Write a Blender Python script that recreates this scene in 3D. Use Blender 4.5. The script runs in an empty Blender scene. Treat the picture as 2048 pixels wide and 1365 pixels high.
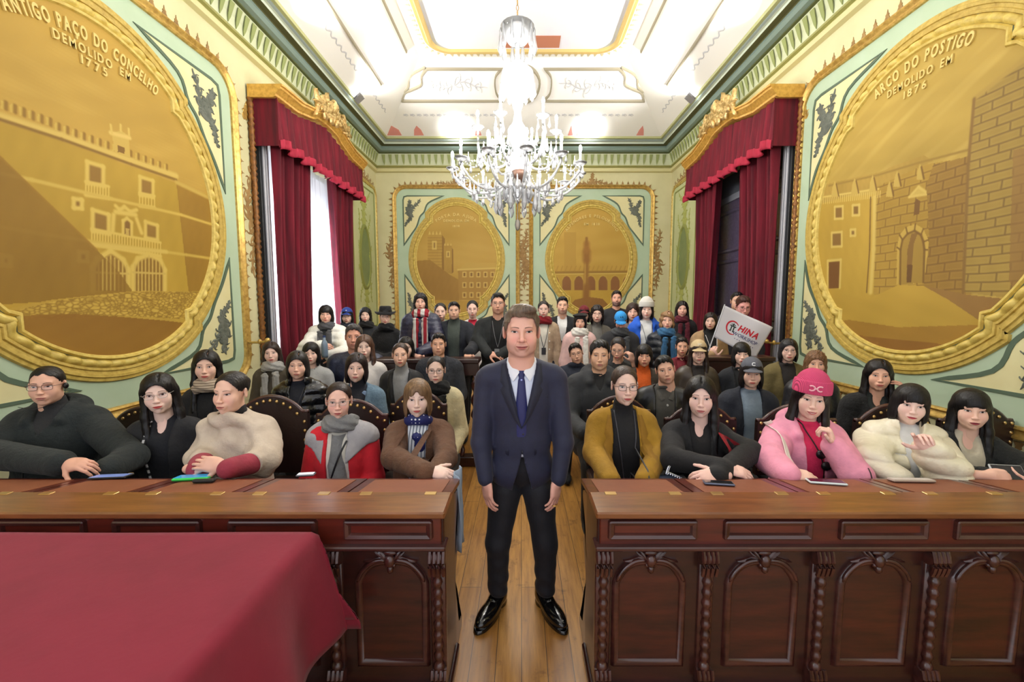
import bpy, bmesh, math, random
import numpy as np
from mathutils import Vector, Matrix, Euler
random.seed(7); rng = np.random.default_rng(7)
PI = math.pi
C = bpy.context.scene.collection
# ---------------------------------------------------------------- camera model (photo measured on 2048x1365)
F, CX, CY, H = 845.0, 1043.0, 682.5, 1.65
PIT = math.atan(75/845.0); cP, sP = math.cos(PIT), math.sin(PIT)
def ray(u, v):
    a = (u-CX)/F; b = (CY-v)/F
    return (a, cP+b*sP, -sP+b*cP)
def atY(u, v, Y): r = ray(u, v); t = Y/r[1]; return np.array([r[0]*t, Y, H+r[2]*t])
def atX(u, v, X): r = ray(u, v); t = X/r[0]; return np.array([X, r[1]*t, H+r[2]*t])
def atZ(u, v, Z): r = ray(u, v); t = (Z-H)/r[2]; return np.array([r[0]*t, r[1]*t, Z])
def lin(c):
    return tuple(((x/255)/12.92 if x/255 <= .04045 else ((x/255+.055)/1.055)**2.4) for x in c[:3])
def linA(c):
    c = np.asarray(c, float)/255
    return np.where(c <= .04045, c/12.92, ((c+.055)/1.055)**2.4)
# ---------------------------------------------------------------- materials
MATS = {}
def nd(nt, t, **k):
    n = nt.nodes.new(t)
    for a, b in k.items():
        if a in n.inputs.keys() if hasattr(n.inputs, 'keys') else False: n.inputs[a].default_value = b
        else: setattr(n, a, b)
    return n
def mat(name, rgb=(128,128,128), rough=.6, metal=0., kind='plain', rgb2=None, scale=1., bump=.3, **kw):
    key = (name, tuple(rgb), rough, metal, kind, rgb2, scale, bump, tuple(sorted(kw.items())))
    if key in MATS: return MATS[key]
    m = bpy.data.materials.new(name); m.use_nodes = True; nt = m.node_tree; L = nt.links
    bs = nt.nodes['Principled BSDF']; I = bs.inputs
    I['Base Color'].default_value = (*lin(rgb), 1); I['Roughness'].default_value = rough; I['Metallic'].default_value = metal
    tc = nt.nodes.new('ShaderNodeTexCoord')
    def mp(sc, src='Object', loc=(0,0,0), rot=(0,0,0)):
        n = nt.nodes.new('ShaderNodeMapping'); n.inputs['Scale'].default_value = sc; n.inputs['Location'].default_value = loc; n.inputs['Rotation'].default_value = rot
        L.new(tc.outputs[src], n.inputs[0]); return n.outputs[0]
    def noise(v, sc, det=3, ro=.6):
        n = nt.nodes.new('ShaderNodeTexNoise'); n.inputs['Scale'].default_value = sc; n.inputs['Detail'].default_value = det; n.inputs['Roughness'].default_value = ro
        L.new(v, n.inputs['Vector']); return n.outputs['Fac']
    def ramp(f, a, b, p0=.3, p1=.7):
        n = nt.nodes.new('ShaderNodeValToRGB'); e = n.color_ramp.elements
        e[0].position = p0; e[0].color = (*lin(a), 1); e[1].position = p1; e[1].color = (*lin(b), 1)
        L.new(f, n.inputs[0]); return n.outputs[0]
    def bmp(f, st, dist=.01):
        n = nt.nodes.new('ShaderNodeBump'); n.inputs['Strength'].default_value = st; n.inputs['Distance'].default_value = dist
        L.new(f, n.inputs['Height']); L.new(n.outputs[0], I['Normal'])
    r2 = rgb2 or tuple(max(0, x*(.88 if kind == 'fabric' else .72)) for x in rgb)
    if kind == 'fabric':
        f = noise(mp((1,1,1)), 9*scale, 3); L.new(ramp(f, r2, rgb, .25, .6), I['Base Color']); bmp(noise(mp((1,1,1)), 16*scale, 4, .65), bump, .02)
        I['Sheen Weight'].default_value = kw.get('sheen', .04)
    elif kind == 'knit':
        w = nt.nodes.new('ShaderNodeTexWave'); w.inputs['Scale'].default_value = 55*scale; w.bands_direction = 'X'; L.new(mp((1,1,1)), w.inputs[0])
        L.new(ramp(w.outputs['Fac'], r2, rgb, .0, .6), I['Base Color']); bmp(w.outputs['Fac'], .5, .006)
    elif kind == 'puffer':
        f = noise(mp((1,1,1)), 14*scale, 3); bmp(f, .55, .02); I['Coat Weight'].default_value = .1
    elif kind == 'hair':
        f = noise(mp((70,70,5)), 1*scale, 3, .7); L.new(ramp(f, r2, rgb, .3, .75), I['Base Color']); bmp(f, .45, .008)
        I['Roughness'].default_value = .42; I['Specular IOR Level'].default_value = .35
    elif kind == 'wood':
        f = noise(mp(kw.get('st', (1.2,9,9))), 3*scale, 5, .6); L.new(ramp(f, r2, rgb, .3, .72), I['Base Color']); bmp(f, .08, .01)
        I['Coat Weight'].default_value = kw.get('coat', .35); I['Coat Roughness'].default_value = .18
    elif kind == 'gold':
        f = noise(mp((1,1,1)), 22*scale, 3); L.new(ramp(f, r2, rgb, .25, .65), I['Base Color']); bmp(f, .12, .01)
    elif kind == 'vcol':
        a = nt.nodes.new('ShaderNodeAttribute'); a.attribute_name = 'Col'; L.new(a.outputs['Color'], I['Base Color'])
    elif kind == 'skin':
        a = nt.nodes.new('ShaderNodeAttribute'); a.attribute_name = 'Col'; L.new(a.outputs['Color'], I['Base Color'])
        I['Specular IOR Level'].default_value = .35; bmp(noise(mp((1,1,1)), 60, 2), .06, .004)
    elif kind == 'stripe':
        w = nt.nodes.new('ShaderNodeTexWave'); w.inputs['Scale'].default_value = scale; w.bands_direction = kw.get('d', 'X'); w.wave_profile = 'SIN'; L.new(mp((1,1,1)), w.inputs[0])
        n = nt.nodes.new('ShaderNodeValToRGB'); n.color_ramp.interpolation = 'CONSTANT' if kw.get('hard') else 'LINEAR'
        e = n.color_ramp.elements; e[0].color = (*lin(r2),1); e[1].position = kw.get('p', .45); e[1].color = (*lin(rgb),1)
        L.new(w.outputs['Fac'], n.inputs[0]); L.new(n.outputs[0], I['Base Color'])
    elif kind == 'dots':
        v = nt.nodes.new('ShaderNodeTexVoronoi'); v.inputs['Scale'].default_value = scale; v.inputs['Randomness'].default_value = kw.get('ran', .0); L.new(mp((1,1,1)), v.inputs[0])
        n = nt.nodes.new('ShaderNodeValToRGB'); n.color_ramp.interpolation = 'CONSTANT'; e = n.color_ramp.elements
        e[0].color = (*lin(r2),1); e[1].position = kw.get('p', .3); e[1].color = (*lin(rgb),1); L.new(v.outputs['Distance'], n.inputs[0]); L.new(n.outputs[0], I['Base Color'])
    elif kind == 'mottle':
        f = noise(mp((1,1,1)), 2.2*scale, 5, .6); L.new(ramp(f, r2, rgb, .25, .7), I['Base Color'])
        if bump: bmp(noise(mp((1,1,1)), 12*scale, 4), bump*.3, .01)
    elif kind == 'velvet':
        f = noise(mp((9,9,.6)), 2, 3); L.new(ramp(f, r2, rgb, .3, .7), I['Base Color']); I['Sheen Weight'].default_value = .35; I['Sheen Roughness'].default_value = .4
        I['Sheen Tint'].default_value = (*lin(kw.get('tint', (170,30,60))), 1)
    elif kind == 'floor':
        b = nt.nodes.new('ShaderNodeTexBrick'); v = mp((1,1,1), rot=(0,0,PI/2)); L.new(v, b.inputs['Vector'])
        b.inputs['Scale'].default_value = 1; b.inputs['Brick Width'].default_value = 1.7; b.inputs['Row Height'].default_value = .118; b.inputs['Mortar Size'].default_value = .0016
        b.inputs['Mortar Smooth'].default_value = .2; b.offset = .37; b.offset_frequency = 3
        b.inputs['Color1'].default_value = (*lin(rgb),1); b.inputs['Color2'].default_value = (*lin(r2),1); b.inputs['Mortar'].default_value = (*lin((38,20,8)),1)
        f = noise(mp((14,1.1,1)), 3, 6, .65); mx = nt.nodes.new('ShaderNodeMixRGB'); mx.blend_type = 'MULTIPLY'; mx.inputs[0].default_value = .75
        L.new(b.outputs['Color'], mx.inputs[1]); L.new(ramp(f, (150,112,80), (255,246,235), .25, .62), mx.inputs[2])
        g = noise(mp((1,1,1)), 7, 4, .7); m2 = nt.nodes.new('ShaderNodeMixRGB'); m2.blend_type = 'MULTIPLY'; m2.inputs[0].default_value = .6
        L.new(mx.outputs[0], m2.inputs[1]); L.new(ramp(g, (120,84,60), (255,255,255), .30, .42), m2.inputs[2]); L.new(m2.outputs[0], I['Base Color'])
        bmp(b.outputs['Fac'], -.15, .003) if False else None
        I['Coat Weight'].default_value = .25; I['Coat Roughness'].default_value = .25
    elif kind == 'crystal':
        nt.nodes.remove(bs); out = nt.nodes['Material Output']
        tr = nt.nodes.new('ShaderNodeBsdfTransparent'); tr.inputs[0].default_value = (.97,.98,1,1)
        gl = nt.nodes.new('ShaderNodeBsdfGlossy'); gl.inputs['Roughness'].default_value = .08
        df = nt.nodes.new('ShaderNodeBsdfTranslucent'); df.inputs[0].default_value = (.95,.97,1,1)
        d2 = nt.nodes.new('ShaderNodeBsdfDiffuse'); d2.inputs[0].default_value = (.95,.97,1,1)
        fr = nt.nodes.new('ShaderNodeFresnel'); fr.inputs[0].default_value = 1.7
        m1 = nt.nodes.new('ShaderNodeMixShader'); m2 = nt.nodes.new('ShaderNodeMixShader'); m3 = nt.nodes.new('ShaderNodeMixShader'); m3.inputs[0].default_value = .5
        L.new(df.outputs[0], m3.inputs[1]); L.new(d2.outputs[0], m3.inputs[2])
        m2.inputs[0].default_value = kw.get('white', .3); L.new(tr.outputs[0], m2.inputs[1]); L.new(m3.outputs[0], m2.inputs[2])
        L.new(fr.outputs[0], m1.inputs[0]); L.new(m2.outputs[0], m1.inputs[1]); L.new(gl.outputs[0], m1.inputs[2]); L.new(m1.outputs[0], out.inputs[0])
    elif kind == 'lens':
        nt.nodes.remove(bs); out = nt.nodes['Material Output']
        tr = nt.nodes.new('ShaderNodeBsdfTransparent'); gl = nt.nodes.new('ShaderNodeBsdfGlossy'); gl.inputs['Roughness'].default_value = .02
        m1 = nt.nodes.new('ShaderNodeMixShader'); m1.inputs[0].default_value = .07; L.new(tr.outputs[0], m1.inputs[1]); L.new(gl.outputs[0], m1.inputs[2]); L.new(m1.outputs[0], out.inputs[0])
    elif kind == 'sheer':
        nt.nodes.remove(bs); out = nt.nodes['Material Output']
        tr = nt.nodes.new('ShaderNodeBsdfTransparent'); df = nt.nodes.new('ShaderNodeBsdfTranslucent'); df.inputs[0].default_value = (.93,.95,1,1)
        d2 = nt.nodes.new('ShaderNodeBsdfDiffuse'); d2.inputs[0].default_value = (.9,.92,.97,1)
        m3 = nt.nodes.new('ShaderNodeMixShader'); m3.inputs[0].default_value = .35; L.new(df.outputs[0], m3.inputs[1]); L.new(d2.outputs[0], m3.inputs[2])
        m1 = nt.nodes.new('ShaderNodeMixShader'); m1.inputs[0].default_value = .7; L.new(tr.outputs[0], m1.inputs[1]); L.new(m3.outputs[0], m1.inputs[2]); L.new(m1.outputs[0], out.inputs[0])
    if kw.get('emit'):
        I['Emission Color'].default_value = (*lin(kw.get('ecol', rgb)), 1); I['Emission Strength'].default_value = kw['emit']
    if 'coat' in kw and kind not in ('wood',): I['Coat Weight'].default_value = kw['coat']
    MATS[key] = m; return m
# ---------------------------------------------------------------- objects
def tag(o, label=None, cat=None, group=None, kind=None):
    if label: o['label'] = label
    if cat: o['category'] = cat
    if group: o['group'] = group
    if kind: o['kind'] = kind
    return o
def thing(name, label, cat, loc=(0,0,0), group=None, rz=0):
    o = bpy.data.objects.new(name, None); C.objects.link(o); o.location = loc; o.rotation_euler = (0,0,rz); o.empty_display_size = .1
    return tag(o, label, cat, group)
def link(name, me, m, parent=None, smooth=True, world=True):
    """link mesh whose vertices are in world space; parent keeps it in place"""
    o = bpy.data.objects.new(name, me); C.objects.link(o)
    if m is not None and not len(me.materials):
        for x in (m if isinstance(m, (list, tuple)) else [m]): me.materials.append(x)
    if smooth: me.shade_smooth()
    if parent is not None:
        o.parent = parent
        if world:
            p = parent; M = Matrix.Identity(4)
            while p is not None:
                M = (Matrix.Translation(p.location) @ p.rotation_euler.to_matrix().to_4x4()) @ M; p = p.parent
            o.matrix_parent_inverse = Matrix.Identity(4)
            me.transform(M.inverted())
    return o
def npmesh(name, V, Fc, col=None, mi=None):
    me = bpy.data.meshes.new(name); V = np.asarray(V, np.float32)
    if isinstance(Fc, np.ndarray):
        n, k = Fc.shape
        me.vertices.add(len(V)); me.vertices.foreach_set('co', V.ravel()); me.loops.add(n*k); me.loops.foreach_set('vertex_index', Fc.ravel().astype(np.int32))
        me.polygons.add(n); me.polygons.foreach_set('loop_start', np.arange(0, n*k, k, dtype=np.int32)); 
        if mi is not None: me.polygons.foreach_set('material_index', np.asarray(mi, np.int32))
        me.update(calc_edges=True)
    else:
        me.from_pydata([tuple(v) for v in V], [], [tuple(f) for f in Fc]); me.update()
    if col is not None:
        a = me.color_attributes.new('Col', 'FLOAT_COLOR', 'POINT'); cc = np.ones((len(V), 4), np.float32); cc[:, :3] = col; a.data.foreach_set('color', cc.ravel())
    return me
class MB:
    """collects geometry for ONE mesh"""
    def __init__(s): s.V = []; s.F = []; s.n = 0
    def add(s, V, Fc):
        V = np.asarray(V, float).reshape(-1, 3); s.V.append(V); s.F += [tuple(int(i)+s.n for i in f) for f in Fc]; s.n += len(V); return s
    def box(s, x0, x1, y0, y1, z0, z1, M=None):
        V = np.array([[x,y,z] for x in (x0,x1) for y in (y0,y1) for z in (z0,z1)], float)
        if M is not None: V = V@np.array(M.to_3x3()).T+np.array(M.translation)
        return s.add(V, [(0,1,3,2),(4,6,7,5),(0,4,5,1),(2,3,7,6),(0,2,6,4),(1,5,7,3)])
    def bbox(s, x0, x1, y0, y1, z0, z1, b=.005):
        """chamfered box"""
        xs=(x0,x1);ys=(y0,y1);zs=(z0,z1); V=[];idx={}
        for i in (0,1):
            for j in (0,1):
                for k in (0,1):
                    sx=1-2*i;sy=1-2*j;sz=1-2*k
                    for a,(dx,dy,dz) in enumerate(((0,b,b),(b,0,b),(b,b,0))):
                        idx[i,j,k,a]=len(V); V.append((xs[i]+sx*dx,ys[j]+sy*dy,zs[k]+sz*dz))
        Fc=[]
        for i in (0,1):
            q=[idx[i,0,0,0],idx[i,1,0,0],idx[i,1,1,0],idx[i,0,1,0]]; Fc.append(q if i else q[::-1])
            q=[idx[0,i,0,1],idx[0,i,1,1],idx[1,i,1,1],idx[1,i,0,1]]; Fc.append(q if i else q[::-1])
            q=[idx[0,0,i,2],idx[1,0,i,2],idx[1,1,i,2],idx[0,1,i,2]]; Fc.append(q if i else q[::-1])
        for i in (0,1):
            for j in (0,1):
                q=[idx[i,j,0,0],idx[i,j,1,0],idx[i,j,1,1],idx[i,j,0,1]]; Fc.append(q if (i+j)%2 else q[::-1])
                q=[idx[i,0,j,0],idx[i,0,j,2],idx[i,1,j,2],idx[i,1,j,0]]; Fc.append(q if (i+j)%2==0 else q[::-1]) if True else 0
                q=[idx[0,i,j,1],idx[1,i,j,1],idx[1,i,j,2],idx[0,i,j,2]]; Fc.append(q if (i+j)%2 else q[::-1])
        for i in (0,1):
            for j in (0,1):
                for k in (0,1): Fc.append([idx[i,j,k,0],idx[i,j,k,1],idx[i,j,k,2]])
        return s.add(V, Fc)
    def tube(s, P, r, n=8, cap=True, flat=1., up=(0,0,1)):
        P = np.asarray(P, float); m = len(P); r = np.broadcast_to(np.asarray(r, float), (m,)); T = np.gradient(P, axis=0); T /= np.linalg.norm(T, axis=1)[:,None]+1e-9
        u = np.array(up, float); V = []
        for i in range(m):
            a = np.cross(T[i], u); 
            if np.linalg.norm(a) < 1e-3: a = np.cross(T[i], (1,0,.01))
            a /= np.linalg.norm(a); b = np.cross(a, T[i])
            th = np.arange(n)*2*PI/n
            V.append(P[i]+r[i]*(np.cos(th)[:,None]*a+flat*np.sin(th)[:,None]*b))
        Fc = [(i*n+j, i*n+(j+1)%n, (i+1)*n+(j+1)%n, (i+1)*n+j) for i in range(m-1) for j in range(n)]
        if cap: Fc += [tuple(range(n))[::-1], tuple(range((m-1)*n, m*n))]
        return s.add(np.vstack(V), Fc)
    def lathe(s, prof, c=(0,0,0), n=16, axis='z', M=None):
        """prof: list of (radius, height)"""
        V = []; th = np.arange(n)*2*PI/n
        for r, z in prof:
            q = np.stack([r*np.cos(th), r*np.sin(th), np.full(n, z)], 1); V.append(q)
        V = np.vstack(V)
        if axis == 'y': V = V[:, [0,2,1]]
        if axis == 'x': V = V[:, [2,0,1]]
        if M is not None: V = V@np.array(M.to_3x3()).T+np.array(M.translation)
        V = V+np.array(c); m = len(prof)
        Fc = [(i*n+j, i*n+(j+1)%n, (i+1)*n+(j+1)%n, (i+1)*n+j) for i in range(m-1) for j in range(n)]
        Fc += [tuple(range(n))[::-1], tuple(range((m-1)*n, m*n))]
        return s.add(V, Fc)
    def ball(s, c, r, n=8, k=6):
        r = np.broadcast_to(np.asarray(r, float), (3,)); prof = [(math.sin(PI*i/k), -math.cos(PI*i/k)) for i in range(k+1)]
        prof[0] = (.02, -1); prof[-1] = (.02, 1); m = MB().lathe(prof, n=n); V = m.V[0]*r+np.array(c)
        return s.add(V, m.F)
    def prism(s, P2, fn, d0, d1):
        """polygon P2 (list of 2d) mapped by fn(a,b,depth) and extruded d0..d1"""
        n = len(P2); V = [fn(a, b, d0) for a, b in P2]+[fn(a, b, d1) for a, b in P2]
        return s.add(V, [tuple(range(n)), tuple(range(2*n-1, n-1, -1))]+[(i, i+n, (i+1)%n+n, (i+1)%n) for i in range(n)])
    def grid(s, G, closed=False, thick=None):
        G = np.asarray(G, float); a, b, _ = G.shape
        Fc = [(i*b+j, i*b+(j+1)%b, (i+1)*b+(j+1)%b, (i+1)*b+j) for i in range(a-1) for j in range(b if closed else b-1)]
        return s.add(G.reshape(-1,3), Fc)
    def sweep(s, path, prof, fn, closed=False, scale=None):
        """path: 2d points in the wall plane, prof: (offset outward, relief); fn(a,b,relief)->xyz"""
        P = np.asarray(path, float); m = len(P)
        if closed: T = np.roll(P, -1, 0)-np.roll(P, 1, 0)
        else: T = np.gradient(P, axis=0)
        a = P-np.roll(P, 1, 0); b = np.roll(P, -1, 0)-P
        if not closed: a[0] = b[0]; b[-1] = a[-1]
        a /= np.linalg.norm(a, axis=1)[:,None]+1e-9; b /= np.linalg.norm(b, axis=1)[:,None]+1e-9
        N = np.stack([a[:,1]+b[:,1], -(a[:,0]+b[:,0])], 1); N /= np.linalg.norm(N, axis=1)[:,None]+1e-9
        k = 1/np.clip((N*np.stack([b[:,1], -b[:,0]], 1)).sum(1), .45, 1)
        V = []
        for i in range(m):
            f = 1 if scale is None else scale[i]
            for o, d in prof:
                q = P[i]+N[i]*o*k[i]; V.append(fn(q[0], q[1], d*f))
        p = len(prof); Fc = []
        for i in range(m if closed else m-1):
            for j in range(p-1):
                i2 = (i+1) % m; Fc.append((i*p+j, i*p+j+1, i2*p+j+1, i2*p+j))
        return s.add(V, Fc)
    def build(s, name, m, parent=None, smooth=False, sharp=None):
        me = bpy.data.meshes.new(name); V = np.vstack(s.V); me.from_pydata(V.tolist(), [], s.F); me.update()
        bm = bmesh.new(); bm.from_mesh(me); bmesh.ops.recalc_face_normals(bm, faces=bm.faces); bm.to_mesh(me); bm.free()
        o = link(name, me, m, parent, smooth=smooth)
        if smooth and sharp: 
            me.set_sharp_from_angle(angle=math.radians(sharp))
        return o
def struct(o): o['kind'] = 'structure'; return o
def text_mesh(txt, size=1., extr=.004, arc=None, spacing=1.0, bold=0.0, width=None):
    """returns list of (V,F) in XZ-like 2d plane (x right, y up, z out); arc=(radius) letters along a circle, centred at the top"""
    out = []; adv = 0; items = []
    for ch in txt:
        if ch == ' ': adv += size*.42*spacing; continue
        cu = bpy.data.curves.new('t', 'FONT'); cu.body = ch; cu.size = size; cu.extrude = extr; cu.offset = bold; cu.resolution_u = 3
        ob = bpy.data.objects.new('t', cu); me = ob.to_mesh()
        V = np.array([v.co[:] for v in me.vertices]); Fc = [tuple(p.vertices) for p in me.polygons]
        if not len(V): V = np.zeros((1,3)); Fc = []
        w = V[:,0].max()-V[:,0].min(); V[:,0] -= V[:,0].min(); items.append((adv, w, V, Fc)); adv += w+size*.13*spacing
        ob.to_mesh_clear(); bpy.data.objects.remove(ob); bpy.data.curves.remove(cu)
    tot = adv-size*.13*spacing
    if width:
        k = width/tot; items = [(a*k, w*k, V*np.array([k,1,1]), Fc) for a, w, V, Fc in items]; tot = width
    for a, w, V, Fc in items:
        if arc:
            th = (a+w/2-tot/2)/arc; V = V.copy(); V[:,0] -= w/2; c, s = math.cos(th), math.sin(th)
            X = V[:,0]*c+(V[:,1]+arc)*s; Y = -V[:,0]*s+(V[:,1]+arc)*c-arc
            V[:,0] = X; V[:,1] = Y
        else: V = V+np.array([a-tot/2, 0, 0])
        out.append((V, Fc))
    return out
# ---------------------------------------------------------------- signed distance modelling
def ell(P, c, r, R=None):
    q = P-np.array(c, np.float32)
    if R is not None: q = q@np.array(R, np.float32)
    r = np.array(r, np.float32); k0 = np.sqrt(((q/r)**2).sum(-1))+1e-6; k1 = np.sqrt(((q/(r*r))**2).sum(-1))+1e-6
    return k0*(k0-1)/k1
def cone(P, a, b, ra, rb):
    a = np.array(a, np.float32); ba = np.array(b, np.float32)-a; q = P-a
    h = np.clip((q@ba)/(ba@ba+1e-9), 0, 1); return np.sqrt(((q-h[..., None]*ba)**2).sum(-1))-(ra+(rb-ra)*h)
def boxs(P, c, r, rd=.01, R=None):
    q = P-np.array(c, np.float32)
    if R is not None: q = q@np.array(R, np.float32)
    q = np.abs(q)-(np.array(r, np.float32)-rd); return np.sqrt((np.maximum(q, 0)**2).sum(-1))+np.minimum(q.max(-1), 0)-rd
def smin(a, b, k):
    h = np.clip(.5+.5*(b-a)/k, 0, 1); return b+(a-b)*h-k*h*(1-h)
def ssub(a, b, k): return -smin(-a, b, k)
def torus(P, c, R, r, sc=(1,1,1), tilt=0.):
    q = (P-np.array(c, np.float32))/np.array(sc, np.float32)
    if tilt:
        cy, sy = math.cos(tilt), math.sin(tilt); q = np.stack([q[...,0], q[...,1]*cy-q[...,2]*sy, q[...,1]*sy+q[...,2]*cy], -1)
    return np.sqrt((np.sqrt(q[...,0]**2+q[...,1]**2)-R)**2+q[...,2]**2)-r
def mk_grid(lo, hi, h):
    ax = [np.arange(lo[i]-h*1.5, hi[i]+h*2.5, h, dtype=np.float32) for i in range(3)]
    return np.stack(np.meshgrid(*ax, indexing='ij'), -1), np.array([a[0] for a in ax])
def surfnet(f, org, h):
    s = f < 0; nx, ny, nz = f.shape
    c0 = s[:-1,:-1,:-1]; cnt = np.zeros(c0.shape, np.int8)
    for i in (0,1):
        for j in (0,1):
            for k in (0,1): cnt += s[i:nx-1+i, j:ny-1+j, k:nz-1+k]
    act = (cnt > 0) & (cnt < 8); I = np.argwhere(act)
    if not len(I): return np.zeros((0,3)), np.zeros((0,4), int)
    acc = np.zeros((len(I),3), np.float32); n = np.zeros(len(I), np.float32)
    cor = [(0,0,0),(1,0,0),(0,1,0),(1,1,0),(0,0,1),(1,0,1),(0,1,1),(1,1,1)]
    val = [f[I[:,0]+a, I[:,1]+b, I[:,2]+c] for a,b,c in cor]
    for a in range(8):
        for bit in (1,2,4):
            if a & bit: continue
            b = a | bit; m = (val[a] < 0) != (val[b] < 0)
            t = np.where(m, val[a]/np.where(m, val[a]-val[b], 1), 0)
            p = np.array(cor[a], np.float32)+t[:,None]*(np.array(cor[b])-np.array(cor[a])); acc[m] += p[m]; n += m
    V = org+h*(I+acc/n[:,None]); idx = np.full(act.shape, -1, np.int32); idx[act] = np.arange(len(I))
    Q = []
    for ax in range(3):
        o = [a for a in range(3) if a != ax]; u, w = o
        sl0 = [slice(None)]*3; sl1 = [slice(None)]*3; sl0[ax] = slice(0,-1); sl1[ax] = slice(1,None)
        d = s[tuple(sl0)] != s[tuple(sl1)]; E = np.argwhere(d); ok = (E[:,u] > 0) & (E[:,w] > 0) & (E[:,u] < f.shape[u]-1) & (E[:,w] < f.shape[w]-1); E = E[ok]
        def cell(du, dw):
            q = E.copy(); q[:,u] += du; q[:,w] += dw; return idx[q[:,0], q[:,1], q[:,2]]
        quad = np.stack([cell(-1,-1), cell(0,-1), cell(0,0), cell(-1,0)], 1)
        fl = s[E[:,0], E[:,1], E[:,2]] 
        if ax == 1: fl = ~fl
        quad[~fl] = quad[~fl][:, ::-1]; Q.append(quad)
    Q = np.vstack(Q); Q = Q[(Q >= 0).all(1)]
    return V, Q
def sdf_mesh(fn, lo, hi, h):
    P, org = mk_grid(lo, hi, h); f = fn(P); 
    f[0]=f[-1]=1; f[:,0]=1; f[:,-1]=1; f[:,:,0]=1; f[:,:,-1]=1
    return surfnet(f, org, h)
def jmerge(L):
    """list of (V,Q,col)"""
    V = []; Q = []; K = []; n = 0
    for v, q, k in L:
        if not len(v): continue
        q = np.asarray(q)
        if q.shape[1] == 3: q = np.hstack([q, q[:, 2:3]])
        V.append(v); Q.append(q+n); K.append(np.broadcast_to(np.asarray(k, float), (len(v),3))); n += len(v)
    return np.vstack(V), np.vstack(Q), np.vstack(K)
def noise3(P, f, seed=0):
    """cheap smooth noise from summed sines"""
    r = np.random.default_rng(seed); o = 0
    for i in range(5):
        k = r.normal(size=3)*f; o = o+np.sin(P@k.astype(np.float32)+r.uniform(0,6.28))
    return o/5
# ---------------------------------------------------------------- people: heads
class HF:
    """front surface (smallest y) of a signed distance grid, y = front(x, z)"""
    def __init__(s, f, org, h):
        neg = f < 0; j = neg.argmax(1); any_ = neg.any(1); j = np.clip(j, 1, None)
        I, K = np.meshgrid(range(f.shape[0]), range(f.shape[2]), indexing='ij'); b = f[I,j,K]; a = f[I,j-1,K]
        y = org[1]+h*(j-1+np.where(a != b, a/(a-b+1e-9), 0)); y[~any_] = np.nan
        m = np.nanmax(y) if any_.any() else 0; s.y = np.where(np.isnan(y), m, y); s.o = org; s.h = h
    def __call__(s, x, z):
        a = (np.asarray(x, float)-s.o[0])/s.h; b = (np.asarray(z, float)-s.o[2])/s.h
        a = np.clip(a, 0, s.y.shape[0]-1.001); b = np.clip(b, 0, s.y.shape[1]-1.001); i = a.astype(int); k = b.astype(int); u = a-i; v = b-k; Y = s.y
        return (Y[i,k]*(1-u)*(1-v)+Y[i+1,k]*u*(1-v)+Y[i,k+1]*(1-u)*v+Y[i+1,k+1]*u*v)
def strip(hf, A, B, n=4, off=.002, bulge=0., edge=0.):
    A = np.asarray(A, float); B = np.asarray(B, float); t = np.linspace(0, 1, n+1); G = A[:,None]*(1-t)[None,:,None]+B[:,None]*t[None,:,None]
    o = edge+(off-edge)*np.minimum(1, np.minimum(t, 1-t)*n*1.0)+bulge*4*t*(1-t)
    y = hf(G[...,0], G[...,1])-o[None,:]; V = np.stack([G[...,0], y, G[...,1]], -1); a, b = V.shape[:2]
    Q = [(i*b+j, (i+1)*b+j, (i+1)*b+j+1, i*b+j+1) for i in range(a-1) for j in range(b-1)]
    return V.reshape(-1,3), np.array(Q)
def bez(P, n=12):
    """smooth polyline through points (Catmull-Rom)"""
    P = np.asarray(P, float); Q = np.vstack([2*P[0]-P[1], P, 2*P[-1]-P[-2]]); out = []
    for i in range(1, len(Q)-2):
        for t in np.linspace(0, 1, n, endpoint=False):
            out.append(.5*((2*Q[i])+(-Q[i-1]+Q[i+1])*t+(2*Q[i-1]-5*Q[i]+4*Q[i+1]-Q[i+2])*t*t+(-Q[i-1]+3*Q[i]-3*Q[i+1]+Q[i+2])*t**3))
    out.append(P[-1]); return np.array(out)
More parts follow.
